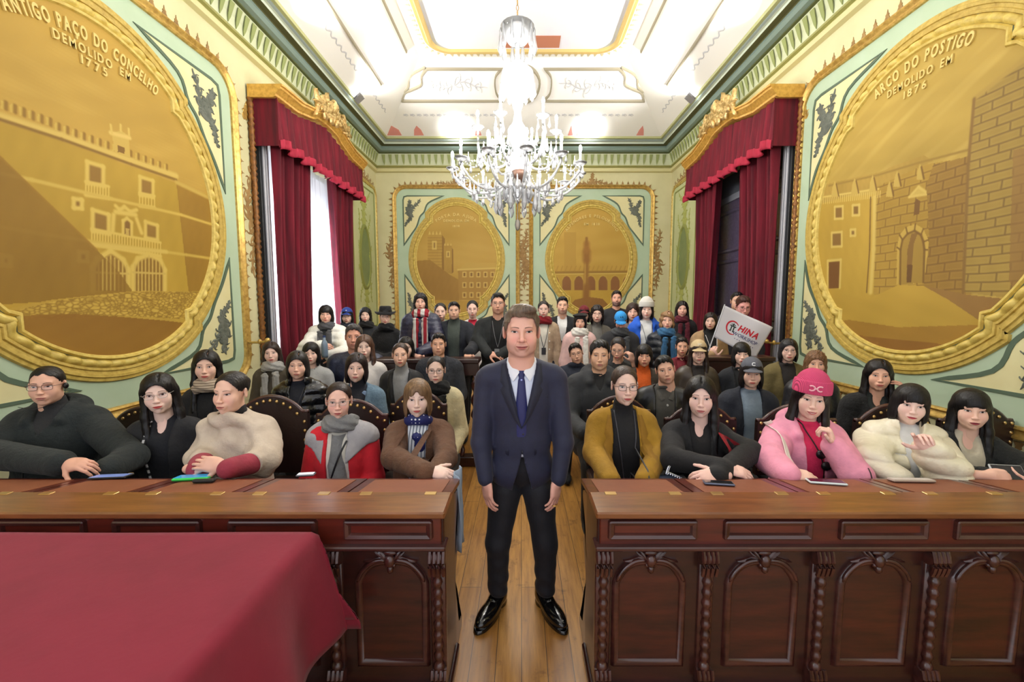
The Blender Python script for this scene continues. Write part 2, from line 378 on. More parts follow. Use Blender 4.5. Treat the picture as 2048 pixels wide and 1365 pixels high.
def sd_head(P, k):
    """k: 'm' man, 'f' woman, 'w' western man"""
    A = np.abs(P[...,0]); S = np.stack([A, P[...,1], P[...,2]], -1)  # symmetric
    m = k != 'f'; jw = {'m': .050, 'f': .043, 'w': .055}[k]
    d = ell(P, (0,.012,.034), (.073,.093,.079))
    d = smin(d, ell(P, (0,-.020,-.030), (.064 if m else .061,.067,.082)), .025)
    d = smin(d, ell(P, (0,-.032,-.074), (jw+.004,.049,.040)), .025)
    if m: d = smin(d, ell(S, (.043,-.004,-.068), (.018,.028,.030)), .02)
    d = smin(d, ell(P, (0,-.070,-.100), (.024 if m else .018,.020,.017)), .02)
    d = smin(d, ell(S, (.036,-.058,-.034), (.026,.022,.030)), .025)
    d = smin(d, ell(S, (.022,-.073,.022), (.024,.012 if m else .008,.010)), .02)
    d = smin(d, ell(P, (0,-.088,-.068), (.027,.014,.022)), .014)
    d = ssub(d, ell(S, (.031,-.1015,-.002), (.019,.0125 if k == 'w' else .0105,.010)), .014)
    nb = .0085 if k == 'w' else .0065; nl = .005 if k == 'w' else -.003
    d = smin(d, cone(P, (0,-.086-nl*.6,.006), (0,-.107-nl,-.034), nb, .0095), .016)
    d = smin(d, ell(P, (0,-.1115-nl,-.036), (.0115,.0105,.009)), .006)
    d = smin(d, ell(S, (.0125,-.1015,-.039), (.0078,.010,.0075)), .005)
    d = smin(d, ell(P, (0,-.1005,-.0625), (.021,.0065,.0045)), .006); d = smin(d, ell(P, (0,-.0985,-.0735), (.017,.0075,.0055)), .005)
    d = ssub(d, ell(P, (0,-.106,-.0685), (.024,.009,.0012)), .003)
    d = ssub(d, ell(P, (0,-.101,-.0865), (.014,.006,.004)), .008)
    q = S.copy(); R = np.array(Euler((.15, 0, .35)).to_matrix())
    e = ell(S, (.077,.012,-.008), (.0075,.019,.031), R); e = ssub(e, ell(S, (.086,.008,-.006), (.007,.011,.019), R), .004)
    d = smin(d, e, .006)
    nr = .057 if m else .047
    d = smin(d, cone(P, (0,.020,-.055), (0,.040,-.20), nr, nr+.006), .022)
    return d
HEADS = {}
def head_base(k, h):
    key = (k, round(h, 4))
    if key in HEADS: return HEADS[key]
    P, org = mk_grid((-.09,-.13,-.215), (.09,.115,.118), h); f = sd_head(P, k); f[0]=f[-1]=1; f[:,0]=1; f[:,-1]=1; f[:,:,0]=1; f[:,:,-1]=1
    V, Q = surfnet(f, org, h); HEADS[key] = (V, Q, HF(f, org, h)); return HEADS[key]
def face_geom(k, h, skin=(226,180,155), smile=.2, opn=1., lips=(196,92,88), brow=(50,36,32), stub=0., blush=.25, teeth=False, iris=(38,22,16), lash=.0018, gaze=0., browh=0., old=0., makeup=0):
    V, Q, hf = head_base(k, h); sk = np.array(lin(skin)); sk = sk*min(1.12, .84/sk.max()); fine = 1 if h > .0042 else 2; L = []
    x, y, z = V.T; red = np.exp(-(((np.abs(x)-.036)/.018)**2+((z+.035)/.02)**2))*(y < -.03)+.7*np.exp(-((x/.012)**2+((z+.037)/.012)**2))*(y < -.09)
    col = sk[None,:]*(1+red[:,None]*blush*np.array([.10,-.22,-.20]))
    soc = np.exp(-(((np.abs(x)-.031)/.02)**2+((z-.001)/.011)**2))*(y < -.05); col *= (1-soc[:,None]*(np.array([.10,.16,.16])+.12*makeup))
    if stub: 
        sb = np.clip((-.045-z)/.02, 0, 1)*(z > -.125)*(y < .02)*stub; col = col*(1-sb[:,None]*np.array([.34,.30,.24]))
    L.append((V, Q, np.clip(col, 0, 1)))
    cb = np.array(lin(brow)); ns = 9*fine
    for s in (-1, 1):
        w = .0150; t = np.linspace(-1, 1, 11 if fine == 1 else 17); xc = s*.0312; zc = -.0005
        up = zc+.0052*opn*(1-np.abs(t)**2.2)**.8+.0010*t; lo = zc-.0036*(.5+.5*opn)*(1-t**2)+.0006*t
        xs = xc+s*t*w; c0 = float(hf(xc, zc)); A = np.stack([xs, lo], 1); B = np.stack([xs, up], 1)
        nb = 5 if fine == 1 else 9; tt = np.linspace(0, 1, nb+1); G = A[:,None]*(1-tt)[None,:,None]+B[:,None]*tt[None,:,None]
        yy = np.minimum(hf(G[...,0], G[...,1])-.0006, 9)-.0022*(1-t[:,None]**2); Ve = np.stack([G[...,0], yy, G[...,1]], -1).reshape(-1,3)
        b = nb+1; q = np.array([(i*b+j, (i+1)*b+j, (i+1)*b+j+1, i*b+j+1) for i in range(len(t)-1) for j in range(nb)])
        r = np.sqrt((Ve[:,0]-xc-gaze*.004)**2+(Ve[:,2]-zc-.0009)**2); ce = np.where((r < .0060)[:,None], np.array(lin(iris))[None], np.array(lin((226,218,214)))[None])
        ce = np.where((r < .0026)[:,None], .004, ce); L.append((Ve, q, ce))
        # lids and lashes
        th = lash*(1.1+.5*t)
        L.append((*strip(hf, np.stack([xs, up-.0004], 1), np.stack([xs, up+th], 1), 2, .0032, 0, .0022), np.array(lin((30,20,18)))))
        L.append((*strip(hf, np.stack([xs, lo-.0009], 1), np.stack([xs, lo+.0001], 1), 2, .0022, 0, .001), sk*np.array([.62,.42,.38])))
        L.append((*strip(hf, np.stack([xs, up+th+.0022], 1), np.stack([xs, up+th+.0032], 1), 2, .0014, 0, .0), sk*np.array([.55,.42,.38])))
        tb = np.linspace(0, 1, 9); xb = s*(.0125+tb*.036); zb = .0195+browh+.0062*np.sin(tb*2.3)-.0035*tb; hb = (.0040 if k != 'f' else .0028)*(1-tb**2.4)+.0008
        L.append((*strip(hf, np.stack([xb, zb-hb/2], 1), np.stack([xb, zb+hb/2], 1), 3, .0016, .0, -.0005), cb*.75+sk*.12))
    t = np.linspace(-1, 1, 15); mw = .0235+.003*smile; sm = (.006*smile*t**2); zl = -.0685+sm-(.001*smile); xs = t*mw; cl = np.array(lin(lips))
    up = zl+.0068*(1-np.abs(t)**1.6)-.0012*np.exp(-(t/.13)**2); lo = zl-.0085*(1-np.abs(t)**2)-.0003
    L.append((*strip(hf, np.stack([xs, zl], 1), np.stack([xs, up+.0002], 1), 4, .0012, .0018, .0002), cl*.92))
    L.append((*strip(hf, np.stack([xs, lo], 1), np.stack([xs, zl-(.0028*(1-t**2) if teeth else 0)], 1), 4, .0012, .0026, .0002), cl))
    if teeth: L.append((*strip(hf, np.stack([xs*.8, zl-.0030*(1-t**2)-.0002], 1), np.stack([xs*.8, zl+.0008], 1), 2, .0022, 0, .002), np.array(lin((235,228,220)))))
    L.append((*strip(hf, np.stack([xs, zl-.0007], 1), np.stack([xs, zl+.0005], 1), 2, .0042 if not teeth else .0030, 0, .0032), cl*.30))
    for s in (-1, 1):
        a = np.linspace(0, PI, 7); xn = s*.0062+.0034*np.cos(a); L.append((*strip(hf, np.stack([xn, -.0452-.0008*np.sin(a)], 1), np.stack([xn, -.0452+.0018*np.sin(a)], 1), 2, .0012, 0, .0004), sk*.22))
        if old:
            tt = np.linspace(0, 1, 7); xa = s*(.018+.012*tt); za = -.040-.026*tt; L.append((*strip(hf, np.stack([xa, za], 1), np.stack([xa+s*.0011, za+.0006], 1), 2, .0008, 0, .0001), sk*np.array([.70,.58,.56])))
    return jmerge(L)
# ---------------------------------------------------------------- hair (head space)
def win(P, hl, w, zc=-.03, y0=.0, c=0., p=2.):
    """face opening: ellipse in x-z, y in front of y0; hl = hairline height"""
    a = hl-zc; q = (np.abs((P[...,0]-c)/w)**p+np.abs((P[...,2]-zc)/a)**p)**(1/p); low = np.abs(P[...,0])/w
    q = np.where(P[...,2] < zc, low, q); return np.maximum((q-1)*w, P[...,1]-y0)
def sd_hair(P, style):
    x, y, z = P[...,0], P[...,1], P[...,2]; S = np.stack([np.abs(x), y, z], -1); st = style
    n = noise3(P*np.array([1,1,.35], np.float32), 150, 3)*.0018
    if st in ('short','buzz','part','man_top'):
        g = {'buzz':.003,'short':.009,'part':.012,'man_top':.012}[st]
        d = ell(P, (0,.013,.036), (.0745+g*.55,.094+g*.7,.079+g))
        if st in ('short','part','man_top'): d = smin(d, ell(P, ((.010 if st == 'part' else 0),-.032,.090), (.056,.050,.030 if st != 'man_top' else .034)), .02)
        hl = {'short':.074,'buzz':.074,'part':.072,'man_top':.074}[st]
        d = np.maximum(d, -win(P, hl-.003+.004*np.sin(x*140), .068, y0=-.006, p=2.9, c=(.004 if st == 'part' else 0)))
        zl = np.interp(y, [-.08,-.02,.02,.07], [.03,-.006,-.024,-.075]); d = np.maximum(d, zl-z)
        d = ssub(d, ell(S, (.080,.012,-.010), (.013,.021,.034)), .004)
        if st == 'man_top': d = smin(d, ell(P, (.018,-.060,.100), (.046,.040,.026)), .015); n = n+.0022*np.sin(x*60+z*110+y*40)*(z > .04)
        return d+n*1.3+(.0022*np.sin(x*210+y*90)*(z > .05) if st not in ('buzz','man_top') else 0)
    tight = st in ('bun','pony')
    g = .005 if tight else .014
    d = ell(P, (0,.014,.036), (.0755+g*.8,.094+g,.079+g))
    hl = {'bun':.080,'pony':.074,'bangs':.026,'bob_bangs':.024,'wispy':.034,'longc':.064,'long':.062,'bob':.060,'curly':.055,'wavy':.058}.get(st, .062)
    w = {'bangs':.056,'bob_bangs':.057,'longc':.054,'long':.059,'bob':.061,'curly':.060,'wavy':.057,'wispy':.059}.get(st, .068)
    L = []
    if st in ('bob','bob_bangs','curly','wavy','wispy'):
        L = {'bob':-.135,'bob_bangs':-.135,'curly':-.15,'wavy':-.165,'wispy':-.17}[st]
        d = smin(d, ell(S, (.064,.012,-.055), (.032,.066,.095)), .03); d = smin(d, ell(P, (0,.048,-.06), (.085,.060,.10)), .03)
        d = np.maximum(d, L-z+.012*np.sin(x*40))
    elif st in ('long','longc','bangs'):
        d = smin(d, cone(S, (.062,.018,.0), (.078,.010,-.14), .036, .030), .03); d = smin(d, cone(S, (.078,.010,-.14), (.088,-.045,-.34), .032, .020), .02)
        d = smin(d, ell(P, (0,.055,-.10), (.095,.055,.20)), .03)
    if tight:
        d = np.maximum(d, -win(P, hl-.002, w, y0=.004, p=2.3)); zl = np.interp(y, [-.08,.0,.03,.08], [.02,.002,-.035,-.06]); d = np.maximum(d, zl-z)
        d = ssub(d, ell(S, (.080,.010,-.012), (.014,.020,.034)), .004)
        if st == 'bun': d = smin(d, ell(P, (0,.118,.040), (.032,.030,.032)), .012)
        else: d = smin(d, cone(P, (0,.115,.03), (.02,.135,-.16), .026, .014), .02)
        return d+n
    if st == 'curly': n = n*2+noise3(P, 190, 5)*.008
    if st == 'wavy': n = n*2+.006*np.sin(z*75+x*30)
    d = np.maximum(d, -win(P, hl, w+.010*np.clip((-z-.03)/.1, 0, 1), y0=.012 if st not in ('bangs','bob_bangs') else .004))
    if st in ('longc','long','bob','wavy','curly'):   # centre / side parting notch
        c = 0 if st == 'longc' else .018; d = ssub(d, ell(P, (c,-.075,.105), (.003,.06,.020)), .012)
    if st == 'wispy': d = ssub(d, ell(P, (.0,-.095,.036), (.016,.03,.020)), .010)
    # keep clear of neck so the throat shows
    d = np.maximum(d, -np.maximum(np.abs(x)-.050, np.maximum(y-.02, z+.10)))
    return d+n
HAIR = {}
def hair_base(style, h):
    key = (style, round(h, 4))
    if key not in HAIR:
        lo = -.40 if style in ('long','longc','bangs') else -.19
        HAIR[key] = sdf_mesh(lambda P: sd_hair(P, style), (-.135,-.105,lo), (.135,.16,.16), h)
    return HAIR[key]
def sd_hat(P, kind):
    x, y, z = P[...,0], P[...,1], P[...,2]
    if kind == 'beanie':
        d = ell(P, (0,.016,.082), (.091,.106,.100)); d = np.maximum(d, .05-z)
        cuff = np.maximum(ell(P, (0,.014,.062), (.100,.117,.150)), np.abs(z-.074)-.034); cuff -= .003
        return smin(d, cuff, .003)
    if kind == 'beret': return smin(ell(P, (0,.008,.092), (.108,.118,.030)), np.maximum(ell(P, (0,.014,.04), (.088,.104,.09)), .042-z), .01)
def cap_mesh(h, crown=.0):
    def f(P):
        x, y, z = P[...,0], P[...,1], P[...,2]
        d = np.maximum(ell(P, (0,.014,.044), (.087,.105,.100+crown)), .040-z)
        zz = .044-.9*np.clip(-.09-y, 0, 1)*.25-x*x*3.2
        b = np.maximum(np.maximum(np.sqrt((x/.074)**2+((y+.078)/.082)**2)*.07-.07, y+.060), np.abs(z-zz)-.0035)
        b = np.maximum(b, -(y+.17))
        return smin(d, b, .004)
    return sdf_mesh(f, (-.1,-.175,-.02), (.1,.13,.165+crown), h)
# ---------------------------------------------------------------- hands
def unit(v): v = np.asarray(v, float); return v/(np.linalg.norm(v)+1e-9)
def hand(W, D, N, side=1, curl=(.35,.45,.3), spread=.06, s=1., h=.0035, thumb=(.55,.75,-.35), tcurl=.3, curls=None):
    """W wrist, D finger direction, N back-of-hand normal, side=+1: thumb towards D x N"""
    W = np.asarray(W, float); D = unit(D); N = unit(np.asarray(N, float)-D*np.dot(N, D)); S = np.cross(D, N)*side
    Ls = [(.043,.026,.021),(.047,.029,.022),(.043,.027,.021),(.034,.021,.018)]; off = [.027,.009,-.010,-.027]; rt = [.086,.090,.086,.077]
    segs = []
    for i in range(4):
        c = curls[i] if curls is not None else curl; p = W+D*rt[i]*s+S*off[i]*s; a = 0.; sp = spread*(1.3-i)*1.0
        d0 = unit(D+S*sp)
        for j in range(3):
            a += c[j]; v = d0*math.cos(a)-N*math.sin(a); q = p+v*Ls[i][j]*s
            segs.append((p, q, (.0093-.0011*j)*s*(.9 if i == 3 else 1), (.0086-.0012*j)*s*(.9 if i == 3 else 1))); p = q
    p = W+D*.022*s+S*.026*s; v = unit(D*thumb[0]+S*thumb[1]+N*thumb[2]); t = []
    for j, l in enumerate((.040,.032,.026)):
        q = p+v*l*s; t.append((p, q, (.0125-.0016*j)*s, (.0115-.0018*j)*s)); p = q; v = unit(v*math.cos(tcurl)+unit(D-S*.3)*math.sin(tcurl))
    allp = np.array([x for g in segs+t for x in g[:2]]+[W-D*.05]); lo = allp.min(0)-.022; hi = allp.max(0)+.022
    R = np.stack([D, S, N], 1)
    def f(P):
        d = ell(P, W+D*.050*s-N*.001, (.056*s,.041*s,.0155*s), R); d = smin(d, boxs(P, W+D*.052*s, (.036*s,.034*s,.012*s), .011*s, R), .01)
        d = smin(d, cone(P, W-D*.045*s, W+D*.018*s, .026*s, .023*s), .02)
        d = smin(d, cone(P, W+D*.02*s+S*.012*s-N*.006*s, W+D*.05*s+S*.026*s-N*.006*s, .017*s, .014*s), .012)
        fg = None
        for a, b, ra, rb in segs:
            c = cone(P, a, b, ra, rb); fg = c if fg is None else np.minimum(fg, c)
        d = smin(d, fg, .006)
        for a, b, ra, rb in t: d = smin(d, cone(P, a, b, ra, rb), .005)
        return d
    return sdf_mesh(f, lo, hi, h*s)
# ---------------------------------------------------------------- bodies and clothes (world space)
def sd_torso(P, N, sw, t=0., arms=(), k=.035, bulk=1., yaw=None, hip=True, slope=.055):
    Q = P-np.array(N, np.float32)
    if yaw: c, s = math.cos(-yaw), math.sin(-yaw); Q = np.stack([Q[...,0]*c-Q[...,1]*s, Q[...,0]*s+Q[...,1]*c, Q[...,2]], -1)
    d = cone(Q, (-sw+.03,.012,-slope-.012), (sw-.03,.012,-slope-.012), .055+t, .055+t)
    d = smin(d, cone(Q, (0,.018,.004), (-sw*.72,.012,-slope+.008), .042+t*.7, .040+t), .03); d = smin(d, cone(Q, (0,.018,.004), (sw*.72,.012,-slope+.008), .042+t*.7, .040+t), .03)
    d = smin(d, ell(Q, (0,.0,-.20), (sw*.90*bulk+t,.112*bulk+t,.20)), k); d = smin(d, ell(Q, (0,.0,-.40), (sw*.84*bulk+t,.112*bulk+t,.22)), k)
    if hip: d = smin(d, ell(Q, (0,.01,-.56), (sw*.95*bulk+t,.12*bulk+t,.13)), k)
    for sh, el, wr in arms:
        r = .050*(.9+.1*bulk)+t; a = smin(cone(P, sh, el, r, .041+t), cone(P, el, wr, .041+t, .031+t*.85), .02); d = smin(d, a, .03)
    return d
def folds(P, kind, seed=1, amp=1.):
    if kind == 'puffer':
        z = P[...,2]+.10*np.abs(noise3(P, 5, seed))*0+.008*noise3(P, 14, seed); return .018*amp*(np.abs(np.sin(z*PI/.082))**.55*-1+.6)+.0025*noise3(P, 60, seed)
    if kind == 'quilt': z = P[...,2]+.006*noise3(P, 14, seed); return .010*amp*(np.abs(np.sin(z*PI/.05))**.6*-1+.5)
    if kind == 'smooth': return .0012*amp*noise3(P, 16, seed)
    return amp*(.0035*noise3(P*np.array([1,1,.7], np.float32), 26, seed)+.0020*noise3(P, 55, seed+1)-.003*np.abs(noise3(P+.013*noise3(P, 9, 4)[...,None], 20, seed+2)))
# ---------------------------------------------------------------- assembling a person
M_SKIN = mat('skin', kind='skin', rough=.52)
GM = {'cloth': dict(kind='fabric', rough=.85), 'wool': dict(kind='fabric', rough=.95, bump=.5, scale=2.), 'puffer': dict(kind='puffer', rough=.42), 'shiny': dict(kind='puffer', rough=.25, coat=.3),
      'leather': dict(kind='mottle', rough=.35, bump=.5), 'knit': dict(kind='knit', rough=.9), 'denim': dict(kind='fabric', rough=.9, bump=.5, scale=4), 'suit': dict(kind='fabric', rough=.7, bump=.08, scale=3, sheen=.1)}
def gmat(name, c, k='cloth', **kw):
    d = dict(GM.get(k, {})); d.update(kw); return mat(name, c, **d)
def piece(parent, name, fn, lo, hi, h, m, label=None, ret=False):
    P, org = mk_grid(lo, hi, h); f = fn(P); f[0]=f[-1]=1; f[:,0]=1; f[:,-1]=1; f[:,:,0]=1; f[:,:,-1]=1
    V, Q = surfnet(f, org, h); o = link(name, npmesh(name, V, Q), m, parent)
    if label: o['label'] = label
    return (o, HF(f, org, h)) if ret else o
def rotz(v, a): c, s = math.cos(a), math.sin(a); return np.array([v[0]*c-v[1]*s, v[0]*s+v[1]*c, v[2]])
def glasses_geom(kind='rect', w=.0235, hh=.0165):
    b = MB(); g = MB(); yf = -.0985
    for s in (-1, 1):
        th = np.linspace(0, 2*PI, 25)[:-1]; e = {'rect': .55, 'round': 1., 'oval': .8}[kind]
        X = s*.0325+w*np.sign(np.cos(th))*np.abs(np.cos(th))**e; Z = -.002+hh*np.sign(np.sin(th))*np.abs(np.sin(th))**e; Y = yf+.9*(np.abs(X)-.01)**2*2
        ring = np.stack([X, Y, Z], 1); b.tube(np.vstack([ring, ring[:1]]), .0013, 5, cap=False)
        g.add(np.vstack([[s*.0325, yf+.0015, -.002], ring]), [(0, i+1, (i+1) % 24+1) for i in range(24)])
        b.tube([(s*(.0325+w), yf+.004, .004), (s*.073, -.075, .005), (s*.079, .0, .004), (s*.078, .025, -.004)], .0014, 5)
    b.tube([(-.0095, yf, .001), (0, yf-.004, .004), (.0095, yf, .001)], .0013, 5)
    return b, g
TR_CACHE = {}
def person(label, cx, yt, yc, sex='f', hair='long', hc=(28,22,22), skin=(226,184,160), d=None, size=1., yaw=None, nod=0., tilt=0., sit=True, byaw=None,
           face={}, glasses=None, gkind='rect', hat=None, hatc=None, t=.012, jc=(30,30,34), jk='cloth', jname='jacket', fold='cloth', open_=None, icol=None, ik='cloth', iname='shirt', imat=None,
           collar=None, cc=None, turtle=None, scarf=None, scm=None, tails=False, arms='lap', hands=(), wide=1., bulk=1., lanyard=None, group=None, trs=(24,24,28), hx=0., buttons=None, badge=None,
           jz=None, drop=.185, ears=False, lean=0., slope=.055, hh=None, extra=None, fur=None, name='person', tuck=0., seed=None):
    hpx = yc-yt; d = d or F*.25*size/hpx; s = hpx*d/(F*.25); v = yt+.53*hpx; hp = atY(cx, v, d)
    seed = seed if seed is not None else int(cx) % 97
    root = thing(name, label, 'person', (hp[0], hp[1]+.03, 0), group or ('seated people' if sit else 'standing people'))
    yw = (-.75*math.atan(hp[0]/d) if yaw is None else yaw); by = (-.35*math.atan(hp[0]/d) if byaw is None else byaw)
    R = (Matrix.Rotation(yw, 3, 'Z') @ Matrix.Rotation(nod, 3, 'X') @ Matrix.Rotation(tilt, 3, 'Y')); Rn = np.array(R)
    toW = lambda V: (np.asarray(V)*s*np.array([1.055 if (sex == 'w' and d < 3) else 1, 1, 1]))@Rn.T+hp
    hres = hh or (.0028 if d < 2.1 else .0034 if d < 2.95 else .0046 if d < 4.2 else .006); h = float(np.clip(d*.0031, .0065, .015))
    fk = dict(skin=skin); 
    if sex != 'f': fk.update(lips=(188,122,106), blush=.12, stub=.10)
    fk.update(face); V, Q, K = face_geom('m' if sex == 'm' else sex, hres, **fk); parts = [(toW(V), Q, K)]
    # body frame
    N = hp+s*np.array([lean, .028+tuck, -drop]); sw = (.160 if sex == 'f' else .190)*wide*s
    B = lambda x, y, z: N+rotz(np.array([x, y, z])*1., by)
    A = []
    for sd, key in ((-1, 'L'), (1, 'R')):
        sh = B(sd*(sw-.012), .012, -slope-.03)
        if isinstance(arms, dict) and key in arms: el, wr = [np.array(q, float) for q in arms[key]]
        else:
            k = arms if isinstance(arms, str) else arms.get('def', 'lap')
            if k == 'lap': el = B(sd*(sw+.035), -.02, -.33); wr = B(sd*.12, -.25, -.44)
            elif k == 'down': el = B(sd*(sw+.04), .01, -.34); wr = B(sd*(sw+.03), -.04, -.57)
            elif k == 'fold': el = B(sd*(sw+.03), -.05, -.32); wr = B(-sd*.03, -.24, -.34)
            elif k == 'desk': el = B(sd*(sw+.05), -.10, -.30); wr = B(sd*.10, -.32, -.30)
        A.append((sh, el, wr))
    allp = np.array([q for a in A for q in a]); lo = np.minimum(allp.min(0), B(0, -.2, -.68))-.10; hi = np.maximum(allp.max(0), B(0, .2, .0))+.10
    lo[2] = max(lo[2], N[2]-.72) if sit else lo[2]; hi[2] = N[2]+.17
    S_ = lambda P: (P-np.array(N, np.float32))
    def loc(P):
        q = S_(P); c, sn = math.cos(-by), math.sin(-by); return np.stack([q[...,0]*c-q[...,1]*sn, q[...,0]*sn+q[...,1]*c, q[...,2]], -1)
    inner = sd_inner = None
    def outer(P):
        q = loc(P); fo = folds(P, fold, seed); dd = sd_torso(P, N, sw, t, (), yaw=by, bulk=bulk, slope=slope)+fo
        if collar == 'hood':
            dd = smin(dd, ell(q, (0,.085,.025), (.135,.060,.075)), .03); S = np.stack([np.abs(q[...,0]), q[...,1], q[...,2]], -1)
            dd = smin(dd, cone(S, (.10,.05,.03), (.075,-.085,-.03), .038, .030), .025)
        if collar == 'stand': dd = smin(dd, torus(q, (0,.006,.025), .070, .014, (1,1,2.0), .18), .012)
        if collar == 'fur': dd = smin(dd, torus(q, (0,.004,.015), .088, .040, (1,1,1.1), .25)+.008*noise3(P, 80, 2), .01)
        if collar == 'puff': dd = smin(dd, torus(q, (0,.004,.025), .078, .026, (1,1,1.5), .2), .015)
        cut = cone(q, (0,.02,-.02), (0,0,.2), .054, .056); dd = ssub(dd, cut, .006)
        if open_ is not None:
            zz = [a for a, b in open_][::-1]; ww = [b for a, b in open_][::-1]; w = np.interp(q[...,2], zz, ww, left=-1 if open_[-1][1] <= 0 else ww[0])
            dd = np.maximum(dd, -np.maximum(np.abs(q[...,0]+hx)-w, q[...,1]))
        if jz: dd = np.maximum(dd, -jz-q[...,2])
        for sh, el, wr in A: dd = smin(dd, smin(cone(P, sh, el, .046+.006*bulk+t, .041+t), cone(P, el, wr, .041+t, .031+t*.85), .02)+fo, .022)
        return dd
    jo, hf = piece(root, jname, outer, lo, hi, h, gmat(jname, jc, jk), ret=True)
    if open_ is not None or icol is not None or turtle is not None:
        it = t-.013
        def inn(P):
            q = loc(P); dd = sd_torso(P, N, sw*.96, it, (), yaw=by, bulk=bulk, slope=slope)+folds(P, 'cloth', seed+3, .6)
            if turtle: dd = smin(dd, cone(q, (0,.016,-.02), (0,-.004,.070), .060, .056)+.0015*np.sin(q[...,2]*260), .015)
            elif jz: dd = smin(dd, cone(q, (0,.016,-.02), (0,-.002,.050), .063, .061), .015)
            elif iname != 'blouse': dd = smin(dd, torus(q, (0,.008,.008), .058, .008, (1,1,1.5), .25), .01)
            if iname == 'blouse': dd = ssub(dd, ell(q, (0,-.11,.0), (.046,.09,.075)), .01)
            return np.maximum(dd, -.47-q[...,2]) if jz else dd
        lo2 = B(0,0,-.60)-np.array([.26,.20,.0]); hi2 = B(0,0,.0)+np.array([.26,.2,.15])
        io, hfi = piece(root, iname, inn, lo2, hi2, h*1.15, imat or gmat(iname, icol or turtle or (220,220,220), ik), ret=True)
        class _H:
            def __call__(s, x, z): return np.minimum(hf(x, z), hfi(x, z))
        hfa = _H()
    else: hfa = hf; hfi = hf
    X0, Z0 = N[0], N[2]
    if collar == 'lapel' and open_:
        zz = [a for a, b in open_][::-1]; ww = [b for a, b in open_][::-1]; z0 = .0; z1 = next((a for a, b in open_ if b <= .001), -.38); z1 = max(z1, -.40)
        tz = np.linspace(z0, z1, 16); w = np.maximum(np.interp(tz, zz, ww), 0); u = (tz-z0)/(z1-z0)
        for sd in (-1, 1):
            wd = np.where(u < .30, .030+.10*u, np.where(u < .36, .046+.0*u, .060*(1-((u-.36)/.64))**.7+.008)); xin = sd*(w-.004)-hx; xo = xin+sd*wd
            V1, Q1 = strip(hf, np.stack([X0+xin, Z0+tz], 1), np.stack([X0+xo, Z0+tz], 1), 4, .013, 0, .002)
            link('lapel', npmesh('lapel', V1, Q1), gmat('lapel', cc or jc, jk), root)
    if collar == 'shirt':
        for sd in (-1, 1):
            a = np.array([(sd*.012,-.052),(sd*.030,-.030),(sd*.052,.004)]); b = np.array([(sd*.046,-.070),(sd*.066,-.045),(sd*.072,-.005)])
            V1, Q1 = strip(hfi, a+[X0, Z0], b+[X0, Z0], 4, .010, 0, .003); link('collar', npmesh('collar', V1, Q1), imat or gmat('collar', cc or icol or jc, ik), root)
    if scarf:
        def sc(P):
            q = loc(P); dd = torus(q, (0,-.004,.022), .070, .036, (1,1,1.25), .28); dd = smin(dd, torus(q, (0,-.010,-.010), .082, .028, (1,1.05,1.2), .35), .015)
            if tails:
                S = q
                dd = smin(dd, cone(S*np.array([.62,1,1], np.float32), (-.024,-.118-t,-.04), (-.032,-.128-t,-.36), .020, .023), .02); dd = smin(dd, cone(S*np.array([.62,1,1], np.float32), (.036,-.112-t,-.03), (.040,-.128-t,-.33), .020, .023), .02)
            r = np.sqrt(q[...,0]**2+q[...,1]**2); up = np.clip((q[...,2]+.09)/.05, 0, 1); return dd+.004*up*np.sin(q[...,2]*150+6*np.arctan2(q[...,0], -q[...,1])+r*60)+.0035*(1-up)*np.sin(q[...,0]*230+q[...,2]*8)+.003*noise3(P, 40, 9)
        piece(root, 'scarf', sc, B(0,0,-.42)-np.array([.17,.25,0]), B(0,0,.10)+np.array([.17,.16,.02]), min(h, .010), scm or gmat('scarf', scarf, 'wool'))
    if lanyard:
        m = MB()
        for sd in (-1, 1):
            P2 = bez([(sd*.062,-.01),(sd*.048,-.10),(sd*.018,-.24),(0,-.30)], 6); y = hfa(X0+P2[:,0], Z0+P2[:,1])-.004; m.tube(np.stack([X0+P2[:,0], y, Z0+P2[:,1]], 1), .0035, 4)
        y = float(hfa(X0, Z0-.34))-.010; m.bbox(X0-.026, X0+.026, y-.004, y+.004, Z0-.385, Z0-.30, .002); m.build('lanyard', mat('lanyard', lanyard, .5), root)
    if buttons:
        m = MB(); bc, bx, zs = buttons
        for z in zs:
            y = float(hfa(X0+bx, Z0+z)); m.lathe([(.001,-.004),(.008,-.003),(.009,.003)], (X0+bx, y, Z0+z), 8, 'y')
        m.build('button', mat('button', bc, .35), root)
    if badge:
        bc, bx, bz, br = badge; y = float(hfa(X0+bx, Z0+bz)); MB().lathe([(.001,-.006),(br*.9,-.005),(br,.004)], (X0+bx, y, Z0+bz), 14, 'y').build('badge', mat('badge', bc, .4), root)
    # hands
    sk = np.array(lin(skin))*np.array([1.06,1.0,1.0])
    hl = list(hands)
    if arms == 'down': hl += [dict(W=A[0][2]+[0,0,-.0], D=(0,-.1,-1), N=(-1,-.2,0), side=-1), dict(W=A[1][2], D=(0,-.1,-1), N=(1,-.2,0), side=1)]
    for q in hl:
        q = dict(q); hr = q.pop('h', float(np.clip(d*.0014, .0030, .006))); V1, Q1 = hand(h=hr, **q); parts.append((V1, Q1, sk))
    V1, Q1 = sdf_mesh(lambda P: smin(sd_torso(P, N, sw*.93, -.022, A, yaw=by, bulk=bulk*.93, slope=slope, hip=not jz), cone(P, N, hp+[0,.02,-.05], .04, .04), .02), lo, hi, .028); parts.append((V1, Q1, sk))
    V, Q, K = jmerge(parts); link('body', npmesh('body', V, Q, K), M_SKIN, root)
    # legs
    hipz = N[2]-.56
    J = []
